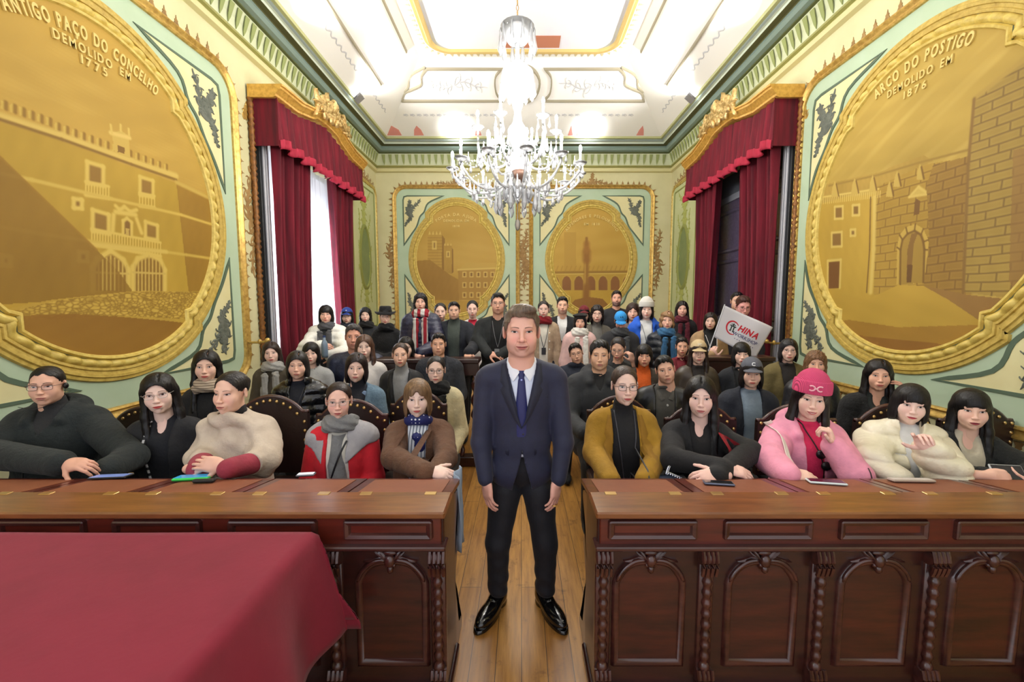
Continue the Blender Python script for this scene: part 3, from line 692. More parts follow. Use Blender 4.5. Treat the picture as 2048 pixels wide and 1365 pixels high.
    if sit: J = [((sx*.085, 0, -.56), (sx*.11, -.40, -.585), (sx*.12, -.36, .07-N[2])) for sx in (-1, 1)]
    else: J = [((sx*.085, .01, -.52), (sx*.09, .0, (.47-N[2])), (sx*.10, .02, .08-N[2])) for sx in (-1, 1)]
    def lg(P):
        dd = None
        for a, b, c in J:
            a = N+rotz(np.array(a), by*.5); b = N+rotz(np.array(b), by*.5); c = N+rotz(np.array(c), by*.5)
            e = smin(cone(P, a, b, .092, .065), cone(P, b, c, .065, .05), .02); e = smin(e, ell(P, c+np.array([0,-.07,-.03]), (.048,.13,.045)), .01); dd = e if dd is None else smin(dd, e, .03)
        return dd
    if trs: piece(root, 'trousers', lg, (N[0]-.32, N[1]-.66, -.02), (N[0]+.32, N[1]+.2, hipz+.12), .028, gmat('trousers', trs))
    # hair, hats, glasses
    if hair:
        V, Q = hair_base(hair, max(hres*1.05, .0045 if hair in ('long','longc','bangs','curly','wavy') else .0036))
        if extra and 'hairclip' in extra: pass
        V = V*np.array([1.02,1.02,1.0]) if hat else V
        if hat: V = V[:]; k = V[:,2] > .075; V[k] = V[k]*np.array([.93,.93,.9])+np.array([0,0,.0075])
        link('hair', npmesh('hair', toW(V), Q), mat('hair', hc, kind='hair', rgb2=tuple(x*.55 for x in hc)), root)
    if glasses:
        b, g = glasses_geom(gkind); b.V = [toW(np.vstack(b.V))]; g.V = [toW(np.vstack(g.V))]
        go = b.build('glasses', mat('glasses_frame', glasses, .3, .6 if sum(glasses) > 300 else 0.), root, smooth=True)
        if d < 3.6: g.build('lens', mat('lens', kind='lens'), go)
    if hat:
        if hat == 'beanie': V, Q = sdf_mesh(lambda P: sd_hat(P, 'beanie'), (-.12,-.12,0), (.12,.15,.20), max(hres, .004)); m = gmat('beanie', hatc, 'knit', scale=1.4)
        elif hat == 'beret': V, Q = sdf_mesh(lambda P: sd_hat(P, 'beret'), (-.12,-.12,0), (.12,.15,.15), max(hres, .004)); m = gmat('beret', hatc, 'wool')
        elif hat == 'cap': V, Q = cap_mesh(max(hres, .0042)); m = gmat('cap', hatc, 'cloth')
        elif hat == 'fedora':
            b = MB(); b.lathe([(.150,.054),(.154,.062),(.10,.070),(.094,.074),(.090,.10),(.082,.150),(.060,.160),(.001,.150)], (0,.014,0), 28); V = np.vstack(b.V)*np.array([1,1.06,1])
            rr = np.clip(np.hypot(V[:,0], V[:,1])-.095, 0, 1); V[:,2] += .35*np.clip(np.abs(V[:,0])-.10, 0, 1)-rr*.45*(V[:,1] < .0)*np.clip(-V[:,1]/.1, 0, 1); Q = None; o = MB(); o.add(toW(V), b.F); ho = o.build('hat', gmat('hat', hatc, 'wool'), root, smooth=True)
            r = MB(); r.lathe([(.0955,.070),(.0945,.092)], (0,.014,0), 28); r.V = [toW(r.V[0]*np.array([1,1.06,1]))]; r.build('hat_band', mat('hat_band', (12,12,12), .4), ho)
        if Q is not None: ho = link({'beanie':'beanie','beret':'beret','cap':'cap'}[hat], npmesh('hat', toW(V), Q), m, root)
        if extra and 'emblem' in extra:
            for V1, F1 in emblem(extra['emblem']):
                V1 = V1.copy(); hz = extra.get('ez', .085); yy = extra.get('ey', -.108); W = np.stack([V1[:,0], np.full(len(V1), yy)-V1[:,2]+6*V1[:,0]**2+(extra.get('es', 0)*(V1[:,1])), hz+V1[:,1]], 1)
                o = MB(); o.add(toW(W), F1); o.build('emblem', mat('emblem', extra['ecol'], .7), ho)
    return dict(root=root, N=N, hp=hp, hf=hf, hfa=hfa, hfi=hfi, toW=toW, s=s, A=A, by=by, sw=sw, B=B, d=d)
def emblem(kind):
    if kind == 'C': return text_mesh('C', .040, .003, bold=.0012)
    if kind == 'N': return text_mesh('N', .022, .003, bold=.0008)
    out = []; k = 1.25 if kind == 'arch' else .8   # two rounded brackets, back to back, joined by a bar
    for sg in (-1, 1):
        b = MB(); b.tube([(sg*(.017-.0125*math.cos(a))*k, .0115*math.sin(a)*k, 0) for a in np.linspace(-2.3, 2.3, 13)], .0034*k, 6, up=(0,0,1)); out.append((np.vstack(b.V), b.F))
    b = MB(); b.bbox(-.008*k, .008*k, -.003*k, .003*k, -.002, .003, .0005); out.append((np.vstack(b.V), b.F)); return out
def drape(p, pts, r, m, name, off=.003, n=6, smooth=True, hf='hfa'):
    """tube lying on the person's front; pts relative to the neck base in x,z"""
    P2 = bez(pts, n); x = p['N'][0]+P2[:,0]; z = p['N'][2]+P2[:,1]; y = p[hf](x, z)-off
    return MB().tube(np.stack([x, y, z], 1), r, 6).build(name, m, p['root'], smooth=True)
def panel(p, A, B, m, name, n=5, off=.004, bulge=0., edge=.001, hf='hfa'):
    N = p['N']; V, Q = strip(p[hf], np.asarray(A, float)+[N[0], N[2]], np.asarray(B, float)+[N[0], N[2]], n, off, bulge, edge)
    return link(name, npmesh(name, V, Q), m, p['root'])
# ---------------------------------------------------------------- the room
LX, RX, BY, FY = -3.15, 3.25, 9.40, -1.2
WALLC = (222,216,172); MINT = (190,208,180); GOLD = (216,180,98); GOLD2 = (160,122,54)
M_wall = mat('wall_paint', WALLC, .75, kind='mottle', rgb2=(206,200,152), bump=.15, scale=.6)
M_mint = mat('mint_paint', MINT, .7, kind='mottle', rgb2=(176,198,164), bump=.1)
M_cream = mat('cream_paint', (232,226,176), .7, kind='mottle', rgb2=(220,208,150), bump=.1)
M_gold = mat('gilding', GOLD, .36, .5, 'gold', rgb2=GOLD2)
M_goldpale = mat('pale_gilding', (222,200,120), .45, .35, 'gold', rgb2=(170,138,60))
M_line = mat('dark_green_line', (86,104,84), .7)
M_orn = mat('grey_green_ornament', (78,84,74), .65, kind='mottle', rgb2=(120,124,112), scale=6, bump=0)
M_brown = mat('brown_ornament', (176,140,84), .7, kind='mottle', rgb2=(120,88,46), scale=6, bump=0)
def fL(a, b, d=0): return (LX+d, a, b)
def fR(a, b, d=0): return (RX-d, a, b)
def fB(a, b, d=0): return (a, BY-d, b)
# shell; window and doorway openings in the side walls are cut as real holes
WY0, WY1, WZ1 = 5.30, 7.55, 3.75
def wall_holes(name, X, out):
    m = MB(); x0, x1 = (X-.30, X) if X < 0 else (X, X+.30)
    m.box(x0, x1, FY, WY0, 0, 6.2); m.box(x0, x1, WY1, BY+.3, 0, 6.2); m.box(x0, x1, WY0, WY1, WZ1, 6.2)
    return struct(m.build(name, M_wall))
wl = wall_holes('wall_left', LX, -1); wr = wall_holes('wall_right', RX, 1)
wb = struct(MB().box(LX-.3, RX+.3, BY, BY+.3, 0, 6.2).build('wall_back', M_wall))
struct(MB().box(LX-.3, RX+.3, FY, BY+.3, -.1, 0).build('floor', mat('floor_boards', (196,146,72), .38, kind='floor', rgb2=(168,118,52))))
# ceiling: coved box, slopes and flat centre
zc0, zc1 = 5.07, 5.86
m = MB(); o = .385; CI = [(LX+o, FY), (LX+o, BY-o), (RX-o, BY-o), (RX-o, FY)]; I2 = [(-1.75, FY), (-1.75, 7.65), (1.82, 7.65), (1.82, FY)]
V = [(x, y, zc0) for x, y in CI]+[(x, y, zc1) for x, y in I2]+[(x, y, 6.2) for x, y in [(LX, FY), (LX, BY), (RX, BY), (RX, FY)]]
m.add(V, [(0,1,5,4), (1,2,6,5), (2,3,7,6), (4,5,6,7), (8,9,10,11)])
M_ceil = mat('ceiling_plaster', (246,244,238), .8)
struct(m.build('ceiling', M_ceil))
def slopeL(y, u, d=0): return (LX+o+u*1.0*(-1.75-LX-o)/1.0, y, zc0+u*(zc1-zc0)-d)
def slopeB(x, u, d=0): return (x, BY-o-u*(BY-o-7.65), zc0+u*(zc1-zc0)-d)
def slopeR(y, u, d=0): return (RX-o-u*(RX-o-1.82), y, zc0+u*(zc1-zc0)-d)
def flatC(x, y, d=0): return (x, y, zc1-d)
# cornice: stacked bands that run round three sides
bands = [([(0,4.46),(.05,4.48),(.055,4.53),(.03,4.56)], (212,204,150)), ([(.03,4.56),(.06,4.575),(.06,4.60)], (150,148,84)), ([(.06,4.60),(.075,4.70),(.12,4.82)], (206,212,176)),
         ([(.12,4.82),(.15,4.83),(.15,4.845)], (84,92,52)), ([(.15,4.845),(.20,4.86),(.225,4.90),(.215,4.94)], (126,146,136)), ([(.215,4.94),(.225,4.95),(.30,4.955)], (84,84,46)),
         ([(.30,4.955),(.305,4.985),(.33,4.99)], (198,208,190)), ([(.33,4.99),(.35,5.005),(.345,5.03)], (140,152,146)), ([(.345,5.03),(.385,5.035),(.39,5.075),(.37,5.08),(.2,5.09)], (178,180,128))]
cor = None
for i, (pr, c) in enumerate(bands):
    m = MB(); G = []
    for p, z in pr: G.append([(LX+p, FY, z), (LX+p, BY-p, z), (RX-p, BY-p, z), (RX-p, FY, z)])
    m.grid(np.array(G)); ob = m.build('trim_1' if i == 0 else 'cornice_band', mat('cornice_paint', c, .6), cor)
    if i == 0: cor = struct(ob)
m = MB()
def leafs(fn, n, a0, a1):
    for i in range(n):
        a = a0+(a1-a0)*(i+.5)/n; w = .035
        P = [(a-w, 4.80), (a-w*.55, 4.66), (a, 4.605), (a+w*.55, 4.66), (a+w, 4.80)]
        m.prism(P, lambda q, z, d: fn(q, z, .062+(z-4.60)*.30+d), 0, .008)
leafs(fB, 44, LX+.15, RX-.15); leafs(fL, 60, 1.8, BY-.15); leafs(fR, 60, 1.8, BY-.15)
m.build('cornice_leaf_band', mat('cornice_leaf', (148,158,98), .7), cor)['kind'] = 'stuff'
# ---------------------------------------------------------------- frames on the walls
def rrect(c, hw, z0, z1, r, n=8):
    P = []
    for sx, zc, a0 in ((1, z1-r, 0), (-1, z1-r, PI/2), (-1, z0+r, PI), (1, z0+r, 1.5*PI)):
        for t in np.linspace(0, PI/2, n): P.append((c+sx*(hw-r)+r*math.cos(a0+t), zc+r*math.sin(a0+t)))
    return np.array(P)
def oval(c, z, side, kx, kz0, kz1, top, off=0., n=22):
    """medallion outline: bulging sides, stepped keys, flatter arcs at top and bottom"""
    dx = side-kx-.06*side; a = kx+.06*side; cx = (side*side-a*a-kz0*kz0)/(2*(side-a)); r = side-cx; ca = (top*top-kx*kx-kz1*kz1)/(2*(top-kz1)); ra = top-ca
    r += off; ra += off; kxo = kx+off; P = []
    zk0 = math.sqrt(max(r*r-(a+off-cx)**2, 0)); th = math.atan2(zk0, a+off-cx)
    q = [(cx+r*math.cos(t), r*math.sin(t)) for t in np.linspace(0, th, n)]
    q.append((kxo, q[-1][1]+.02)); zt = ca+math.sqrt(max(ra*ra-kxo*kxo, 0)); th2 = math.atan2(zt-ca, kxo)
    q += [(ra*math.cos(t), ca+ra*math.sin(t)) for t in np.linspace(th2, PI/2, n)]
    q = np.array(q); u = np.vstack([q, (q*[-1, 1])[::-1][1:]]); full = np.vstack([u, (u*[1, -1])[::-1][1:-1]]); return full+[c, z]
def fan(fn, path, d, mb, c=None):
    path = np.asarray(path); c = path.mean(0) if c is None else c
    n = len(path); V = [fn(c[0], c[1], d)]+[fn(a, b, d) for a, b in path]; mb.add(V, [(0, i+1, (i+1) % n+1) for i in range(n)])
def ring(fn, A, B, d, mb):
    n = len(A); V = [fn(a, b, d) for a, b in A]+[fn(a, b, d) for a, b in B]; mb.add(V, [(i, (i+1) % n, n+(i+1) % n, n+i) for i in range(n)])
def leaflet(mb, fn, p, ang, L, w, bend, d=.006, n=7, s=1.):
    """curved tapering leaf in the wall plane"""
    A = []; B = []; x, y = p
    for i in range(n+1):
        t = i/n; a = ang+bend*t*t; ww = w*math.sin(PI*min(1, .15+.85*t)**.8)*(1-t*.2)
        nx, ny = -math.sin(a), math.cos(a); A.append((x+nx*ww, y+ny*ww)); B.append((x-nx*ww, y-ny*ww)); x += math.cos(a)*L/n; y += math.sin(a)*L/n
    V = [fn(*q, 0) for q in A]+[fn((a[0]+b[0])/2, (a[1]+b[1])/2, d*1.6) for a, b in zip(A, B)]+[fn(*q, 0) for q in B]; k = n+1
    mb.add(V, [(i, i+1, k+i+1, k+i) for i in range(n)]+[(k+i, k+i+1, 2*k+i+1, 2*k+i) for i in range(n)])
    return x, y
def acanthus(mb, fn, p0, p1, sc=1., sway=.18, d=.006, n=9, w=.020):
    p0 = np.array(p0, float); p1 = np.array(p1, float); T = p1-p0; L = np.linalg.norm(T); T /= L; Nn = np.array([-T[1], T[0]]); base = math.atan2(T[1], T[0]); P = []
    for i in range(n+1):
        t = i/n; P.append(p0+T*L*t+Nn*sway*L*math.sin(t*5.2)*(1-t*.6))
    fn2 = lambda a, b, q: fn(a, b, q+.002)
    for i in range(n):
        a = math.atan2(*(P[i+1]-P[i])[::-1]); leaflet(mb, fn2, P[i], a, np.linalg.norm(P[i+1]-P[i])*1.6, w*sc*1.5*(1-.6*i/n), .3*(-1)**i, d)
        for sg in (-1, 1): leaflet(mb, fn2, P[i], a+sg*.8, L*.24*sc*(1.25-.7*i/n), w*sc*.85*(1.1-.6*i/n), sg*(2.4 if i % 2 else -1.5), d)
M_scene = mat('painted_scene', rough=.7, kind='vcol'); M_oval = mat('painted_oval_moulding', (208,180,90), .55, .0, 'gold', rgb2=(170,140,54)); M_egg = mat('egg_moulding', (226,202,108), .5, .0, 'gold', rgb2=(196,164,70))
M_letters = mat('raised_lettering', (226,200,120), .5)
def crockets(mb, fn, path, step, h):
    path = np.vstack([path, path[:1]]); s = np.concatenate([[0], np.cumsum(np.linalg.norm(np.diff(path, axis=0), axis=1))]); n = int(s[-1]/step)
    for i in range(n):
        t = (i+.5)/n*s[-1]; x = np.interp(t, s, path[:,0]); y = np.interp(t, s, path[:,1]); x2 = np.interp(t+.01, s, path[:,0]); y2 = np.interp(t+.01, s, path[:,1])
        a = math.atan2(y2-y, x2-x)-PI/2; w = h*.36
        nx, ny = math.cos(a), math.sin(a); tx, ty = -ny, nx; Q = [(-1,0),(-.5,.35),(-.62,.5),(-.22,.62),(0,1),(.22,.62),(.62,.5),(.5,.35),(1,0)]
        mb.prism([(x+tx*w*u+nx*h*v, y+ty*w*u+ny*h*v) for u, v in Q], fn, .001, .006)
def wall_panel(fn, c, z, hw, z0, z1, r, ov, label, label2, nm, fw, corner=.0, sgn=1, orn=1., bottoms=True):
    """gilt rectangular panel with mint border, corner spandrels and an oval medallion"""
    root = thing('wall_panel', label, 'wall panel', fn(c, z0, 0), 'panels framing the painted scenes')
    RR = rrect(c, hw, z0, z1, r); b = MB(); n = len(RR)
    O1 = oval(c, z, *ov, off=fw); nO = len(O1)
    fan(fn, rrect(c, hw-.02, z0+.02, z1-.02, r), .008, b, (c, z)); b.build('mint_ground', M_mint, root)
    s = fw/.18
    g = MB(); g.sweep(RR, [(-.055*s,0),(-.05*s,.028),(-.035*s,.036),(-.02*s,.020),(-.005*s,.022),(.008*s,.040),(.025*s,.044),(.038*s,.028),(.042*s,0)], fn, closed=True); g.build('gilt_moulding', M_gold, root, smooth=True, sharp=50)
    k = MB(); crockets(k, fn, rrect(c, hw+.05*s, z0-.05*s, z1+.05*s, r+.05), .125*s, .085*s); k.build('leaf_border', M_brown, root)
    # spandrels
    m1 = .21*s; side, kx, kz0, kz1, top = ov; px = hw-m1; pz = z1-z-m1; Rr = side+fw+.06*s
    for sx in (-1, 1):
        for sz in ((1, -1) if bottoms else (1,)):
            A = []; zt = pz; tipz = kz0*.42
            path = [(px, tipz), (px, pz-r*.35), (px-.02, pz-.02), (px-r*.35, pz), (kx*.55, pz)]
            inner = [(kx*.55, pz), (kx+.10*s, kz1+fw*1.05+.10*s), (kx+.20*s, kz1+fw*.5), (kx+fw+.12*s, kz1-.02), (kx+fw+.20*s, kz0-.06*s), (side*.90+fw*.95+.02, kz0*.72), (px, tipz)]
            inn = bez(inner, 4); inn = np.vstack([inn]); P = np.vstack([path[:-1], inn[:-1]]); P = P*[sx, sz]+[c, z]
            q = MB(); nq = len(P); cen = np.array([px-.06, pz-.06])*[sx, sz]+[c, z]; fan(fn, P, .012, q, cen); so = q.build('spandrel', M_cream, root)
            q = MB(); q.sweep(P, [(-.016*s,.0),(-.016*s,.016),(.016*s,.016),(.016*s,.0)], fn, closed=True); q.build('spandrel_border', M_line, so)
            q = MB(); fo = lambda a, b_, d: fn(a, b_, d+.013)
            a0 = (c+sx*(px-.05*s), z+sz*(kz0*.42+.42*s)); a1 = (c+sx*(px-.12*s), z+sz*(pz-.10*s)); a2 = (c+sx*(kx*.55+.55*s), z+sz*(pz-.07*s)); mid = (c+sx*(px-.17*s), z+sz*(pz-.40*s))
            acanthus(q, fo, mid, a0, 1.05*s*orn, .14, n=9, w=.021); acanthus(q, fo, (mid[0], mid[1]-sz*.02), a1, 1.35*s*orn, .18, n=8, w=.026); acanthus(q, fo, mid, a2, 1.05*s*orn, .14, n=8, w=.020)
            q.build('acanthus_ornament', M_orn, so, smooth=True)
    # medallion
    root2 = thing(nm, label2, 'painting', fn(c, z-top, .02), 'oval wall paintings'); I = oval(c, z, *ov)
    f = MB(); f.sweep(I, [(-.012*s,.012),(-.004*s,.030),(.012*s,.034),(.022*s,.018)], fn, closed=True); f.build('inner_fillet', M_egg, root2, smooth=True, sharp=50)
    A = np.vstack([I, I[:1]]); S = np.concatenate([[0], np.cumsum(np.linalg.norm(np.diff(A, axis=0), axis=1))]); N = int(S[-1]/(.014*s)); t = np.arange(N)/N*S[-1]
    D = np.stack([np.interp(t, S, A[:,0]), np.interp(t, S, A[:,1])], 1); ph = t/(.10*s)*2*PI
    e = MB(); sc_ = .35+.75*np.abs(np.sin(ph/2))**.7
    e.sweep(D, [(.022*s,.014),(.034*s,.030),(.052*s,.042),(.070*s,.030),(.080*s,.014)], fn, closed=True, scale=sc_); e.build('egg_moulding', M_egg, root2, smooth=True)
    f = MB(); f.sweep(I, [(.08*s,.012),(.082*s,.026),(.10*s,.030),(.104*s,.020),(.125*s,.024),(.13*s,.034),(.15*s,.036),(.155*s,.026),(.178*s,.026),(.185*s,.008)], fn, closed=True); f.build('oval_moulding', M_oval, root2, smooth=True, sharp=40)
    return root2, I
def inside(P, poly):
    x, y = P[:,0], P[:,1]; r = np.zeros(len(P), bool); n = len(poly)
    for i in range(n):
        x0, y0 = poly[i]; x1, y1 = poly[(i+1) % n]
        if y0 == y1: continue
        c = ((y0 > y) != (y1 > y)) & (x < (x1-x0)*(y-y0)/(y1-y0)+x0); r ^= c
    return r
def segd(P, a, b):
    a = np.array(a); ba = np.array(b)-a; q = P-a; h = np.clip((q@ba)/(ba@ba+1e-9), 0, 1); return np.linalg.norm(q-h[:,None]*ba, axis=1)
def n2(P, f, seed=0, st=(1,1)):
    r = np.random.default_rng(seed); o = 0; Q = P*np.array(st)
    for i in range(7): k = r.normal(size=2)*f*(1+.6*i); o = o+np.sin(Q@k+r.uniform(0,6.28)+1.5*np.sin(Q@(r.normal(size=2)*f*.5)))/(1+.35*i)
    return o/4
def painting(fn, I, root, nx, nz, paint, px2w):
    lo = I.min(0); hi = I.max(0); a = np.linspace(lo[0], hi[0], nx); b = np.linspace(lo[1], hi[1], nz); A, B = np.meshgrid(a, b, indexing='ij'); P = np.stack([A.ravel(), B.ravel()], 1)
    ins = inside(P, I); idx = np.full(len(P), -1); i0 = np.arange(nx*nz).reshape(nx, nz); q = np.stack([i0[:-1,:-1], i0[1:,:-1], i0[1:,1:], i0[:-1,1:]], -1).reshape(-1, 4); q = q[ins[q].any(1)]
    u = np.unique(q); idx[u] = np.arange(len(u)); P = P[u]; q = idx[q]; col = paint(P, px2w)
    V = np.array([fn(x, y, .013) for x, y in P]); link('canvas', npmesh('canvas', V, q, linA(np.clip(col, 0, 255))), M_scene, root)
class Paint:
    def __init__(s, P, w, base): s.P = P; s.w = w; s.c = np.tile(np.array(base, float), (len(P), 1))
    def W(s, pts): return [s.w(*p) for p in pts]
    def poly(s, pts, col, al=1., tex=0., f=8, seed=1, st=(1,1)):
        m = inside(s.P, s.W(pts)); k = np.array(col, float)[None]+ (tex*n2(s.P[m], f, seed, st))[:,None]*np.array([1,.9,.6]) if m.any() else 0
        s.c[m] = s.c[m]*(1-al)+k*al
    def line(s, pts, w, col, al=1.):
        q = s.W(pts)
        for a, b in zip(q, q[1:]):
            d = segd(s.P, a, b); k = np.clip(1.4-d/w, 0, 1)[:,None]*al; s.c = s.c*(1-k)+np.array(col)*k
    def rect(s, u0, v0, u1, v1, sl, col, fr=None, fw=.015, **k):
        """window: sl = slope of its horizontal edges"""
        p = [(u0, v0), (u1, v0+sl*(u1-u0)), (u1, v1+sl*.6*(u1-u0)), (u0, v1)]; s.poly(p, col, **k)
        if fr: s.line(p+[p[0]], fw, fr)
w2L = lambda u, v: tuple(atX(u, v, LX)[1:]); w2R = lambda u, v: tuple(atX(u, v, RX)[1:]); w2B = lambda u, v: (atY(u, v, BY)[0], atY(u, v, BY)[2])
def paintL(P, w):
    p = Paint(P, w, (182,146,58)); z = P[:,1]; p.c += (14*n2(P, 3, 1, (.5,2.4)))[:,None]*[1,.9,.6]; p.c += (10*np.clip(n2(P, 9, 2, (.4,3)), 0, 1))[:,None]
    p.poly([(-400,160),(0,238),(420,392),(440,640),(0,640),(-400,640)], (176,142,44), tex=13, f=5)
    p.poly([(350,368),(430,400),(440,600),(375,590)], (150,112,28), tex=8)
    for i in range(24): # battlements
        u = -60+i*19.5-i*i*.12; v = 222+.36*u-(8 if u < 100 else 4); k = 1-.02*i
        p.poly([(u, v-14*k), (u+11*k, v-10*k), (u+11*k, v+6), (u, v+4)], (196,164,72)); p.line([(u+11*k, v-9*k), (u+11*k, v+5)], .012, (140,104,30))
    p.line([(-60,215),(120,272),(260,322),(350,352)], .025, (206,176,88)); p.line([(-60,221),(120,279),(260,329),(350,360)], .012, (132,98,30)); p.line([(350,365),(415,396)], .02, (190,158,70))
    p.poly([(220,265),(226,305),(258,318),(254,272),(240,262)], (196,164,76)); p.poly([(232,290),(246,295),(246,308),(232,304)], (124,88,26)); p.line([(218,266),(256,276)], .016, (214,184,100)); p.line([(220,266),(218,250)], .010, (206,176,88)); p.line([(238,262),(238,250)], .010, (206,176,88)); p.line([(255,272),(254,258)], .010, (206,176,88))
    L_ = (208,178,84)
    for u0, v0, u1, v1 in [(171,324,203,366),(277,354,303,390),(182,420,214,462),(288,444,312,476)]: p.rect(u0, v0, u1, v1, .3, (142,106,36), L_, .017)
    for u0, u1, v, h_ in [(168,214,364,26),(276,306,386,26),(180,318,458,30)]:
        sl = .20; n = int((u1-u0)/5.5); p.line([(u0, v), (u1, v+sl*(u1-u0))], .012, L_); p.line([(u0, v+h_), (u1, v+h_*.9+sl*(u1-u0))], .016, L_)
        for i in range(n+1): u = u0+(u1-u0)*i/n; p.line([(u, v+sl*(u-u0)), (u, v+h_+sl*(u-u0))], .006, L_)
    for u0, v0 in [(144,398),(155,504),(0,512)]: p.rect(u0, v0, u0+16, v0+18, .12, (134,98,30), L_, .016)
    p.line([(228,412),(236,420),(246,414),(258,424),(270,420)], .016, L_); p.line([(228,424),(268,430)], .02, L_); p.line([(224,430),(222,462)], .018, L_); p.line([(270,438),(280,466)], .018, L_); p.poly([(243,440),(252,436),(259,444),(259,472),(243,468)], (128,92,30)); p.line([(243,470),(243,442),(251,437),(260,445),(260,472)], .014, L_); p.poly([(248,456),(255,458),(255,472),(248,470)], (190,158,76))
    p.line([(-60,335),(60,360),(220,398),(360,430),(424,450)], .014, (200,168,74)); p.line([(-60,445),(80,468),(240,492),(370,510),(424,518)], .014, (196,164,70)); p.line([(180,490),(330,504)], .018, (206,176,84))
    for c in (218, 295):   # ogee gates
        w_ = 36 if c == 218 else 32; t = 502 if c == 218 else 510
        pts = [(c-w_, 582),(c-w_, 535),(c-w_*.7, 518),(c, t),(c+w_*.7, 520),(c+w_, 540),(c+w_, 583)]; p.poly(pts, (136,100,28)); p.line(pts, .022, L_)
        for i in range(9): u = c-w_+2*w_*(i+.5)/9; p.line([(u, 512+.6*abs(u-c)), (u, 582)], .007, (196,166,80))
        p.line([(c-w_, 545),(c+w_, 548)], .009, (196,166,80))
    p.poly([(-500,250),(0,318),(180,490),(235,545),(262,583),(150,600),(-500,640)], (134,98,22), .8, tex=10, f=6)   # painted shade of the tower
    p.line([(-40,280),(0,318),(100,414),(190,500)], .008, (150,112,30)); p.line([(180,345),(220,405)], .0, (0,0,0))
    for u in (218, 210, 226, 202): p.line([(u, 520), (u, 580)], .006, (176,146,64))
    gz = [(-500,690),(-100,640),(100,600),(260,583),(396,583),(430,600),(420,760),(-500,900)]; p.poly(gz, (182,148,54), tex=10, f=10)
    m = inside(P, p.W([(-300,640),(0,628),(120,600),(262,584),(398,584),(386,640),(250,632),(60,640),(-300,720)])); Q = P[m]; r = np.random.default_rng(4); c = np.stack([r.uniform(P[:,0].min(), P[:,0].max(), 1500), 1.35+r.uniform(0,.55,1500)], 1)
    S = np.array([1,2.0]); d1 = np.full(len(Q), 9.); d2 = d1.copy()
    for k in c: d = np.linalg.norm((Q-k)*S, axis=1); d2 = np.where(d < d1, d1, np.minimum(d2, d)); d1 = np.minimum(d1, d)
    e = np.clip((d2-d1)/.018, 0, 1)[:,None]; p.c[m] = (142,108,30)*(1-e)+e*(np.array([196,162,66])+8*n2(Q, 14, 3)[:,None])
    p.poly([(-500,700),(40,632),(140,628),(240,634),(330,642),(400,650),(400,800),(-500,900)], (140,98,24), .92, tex=12, f=5, st=(.4,2)); return p.c
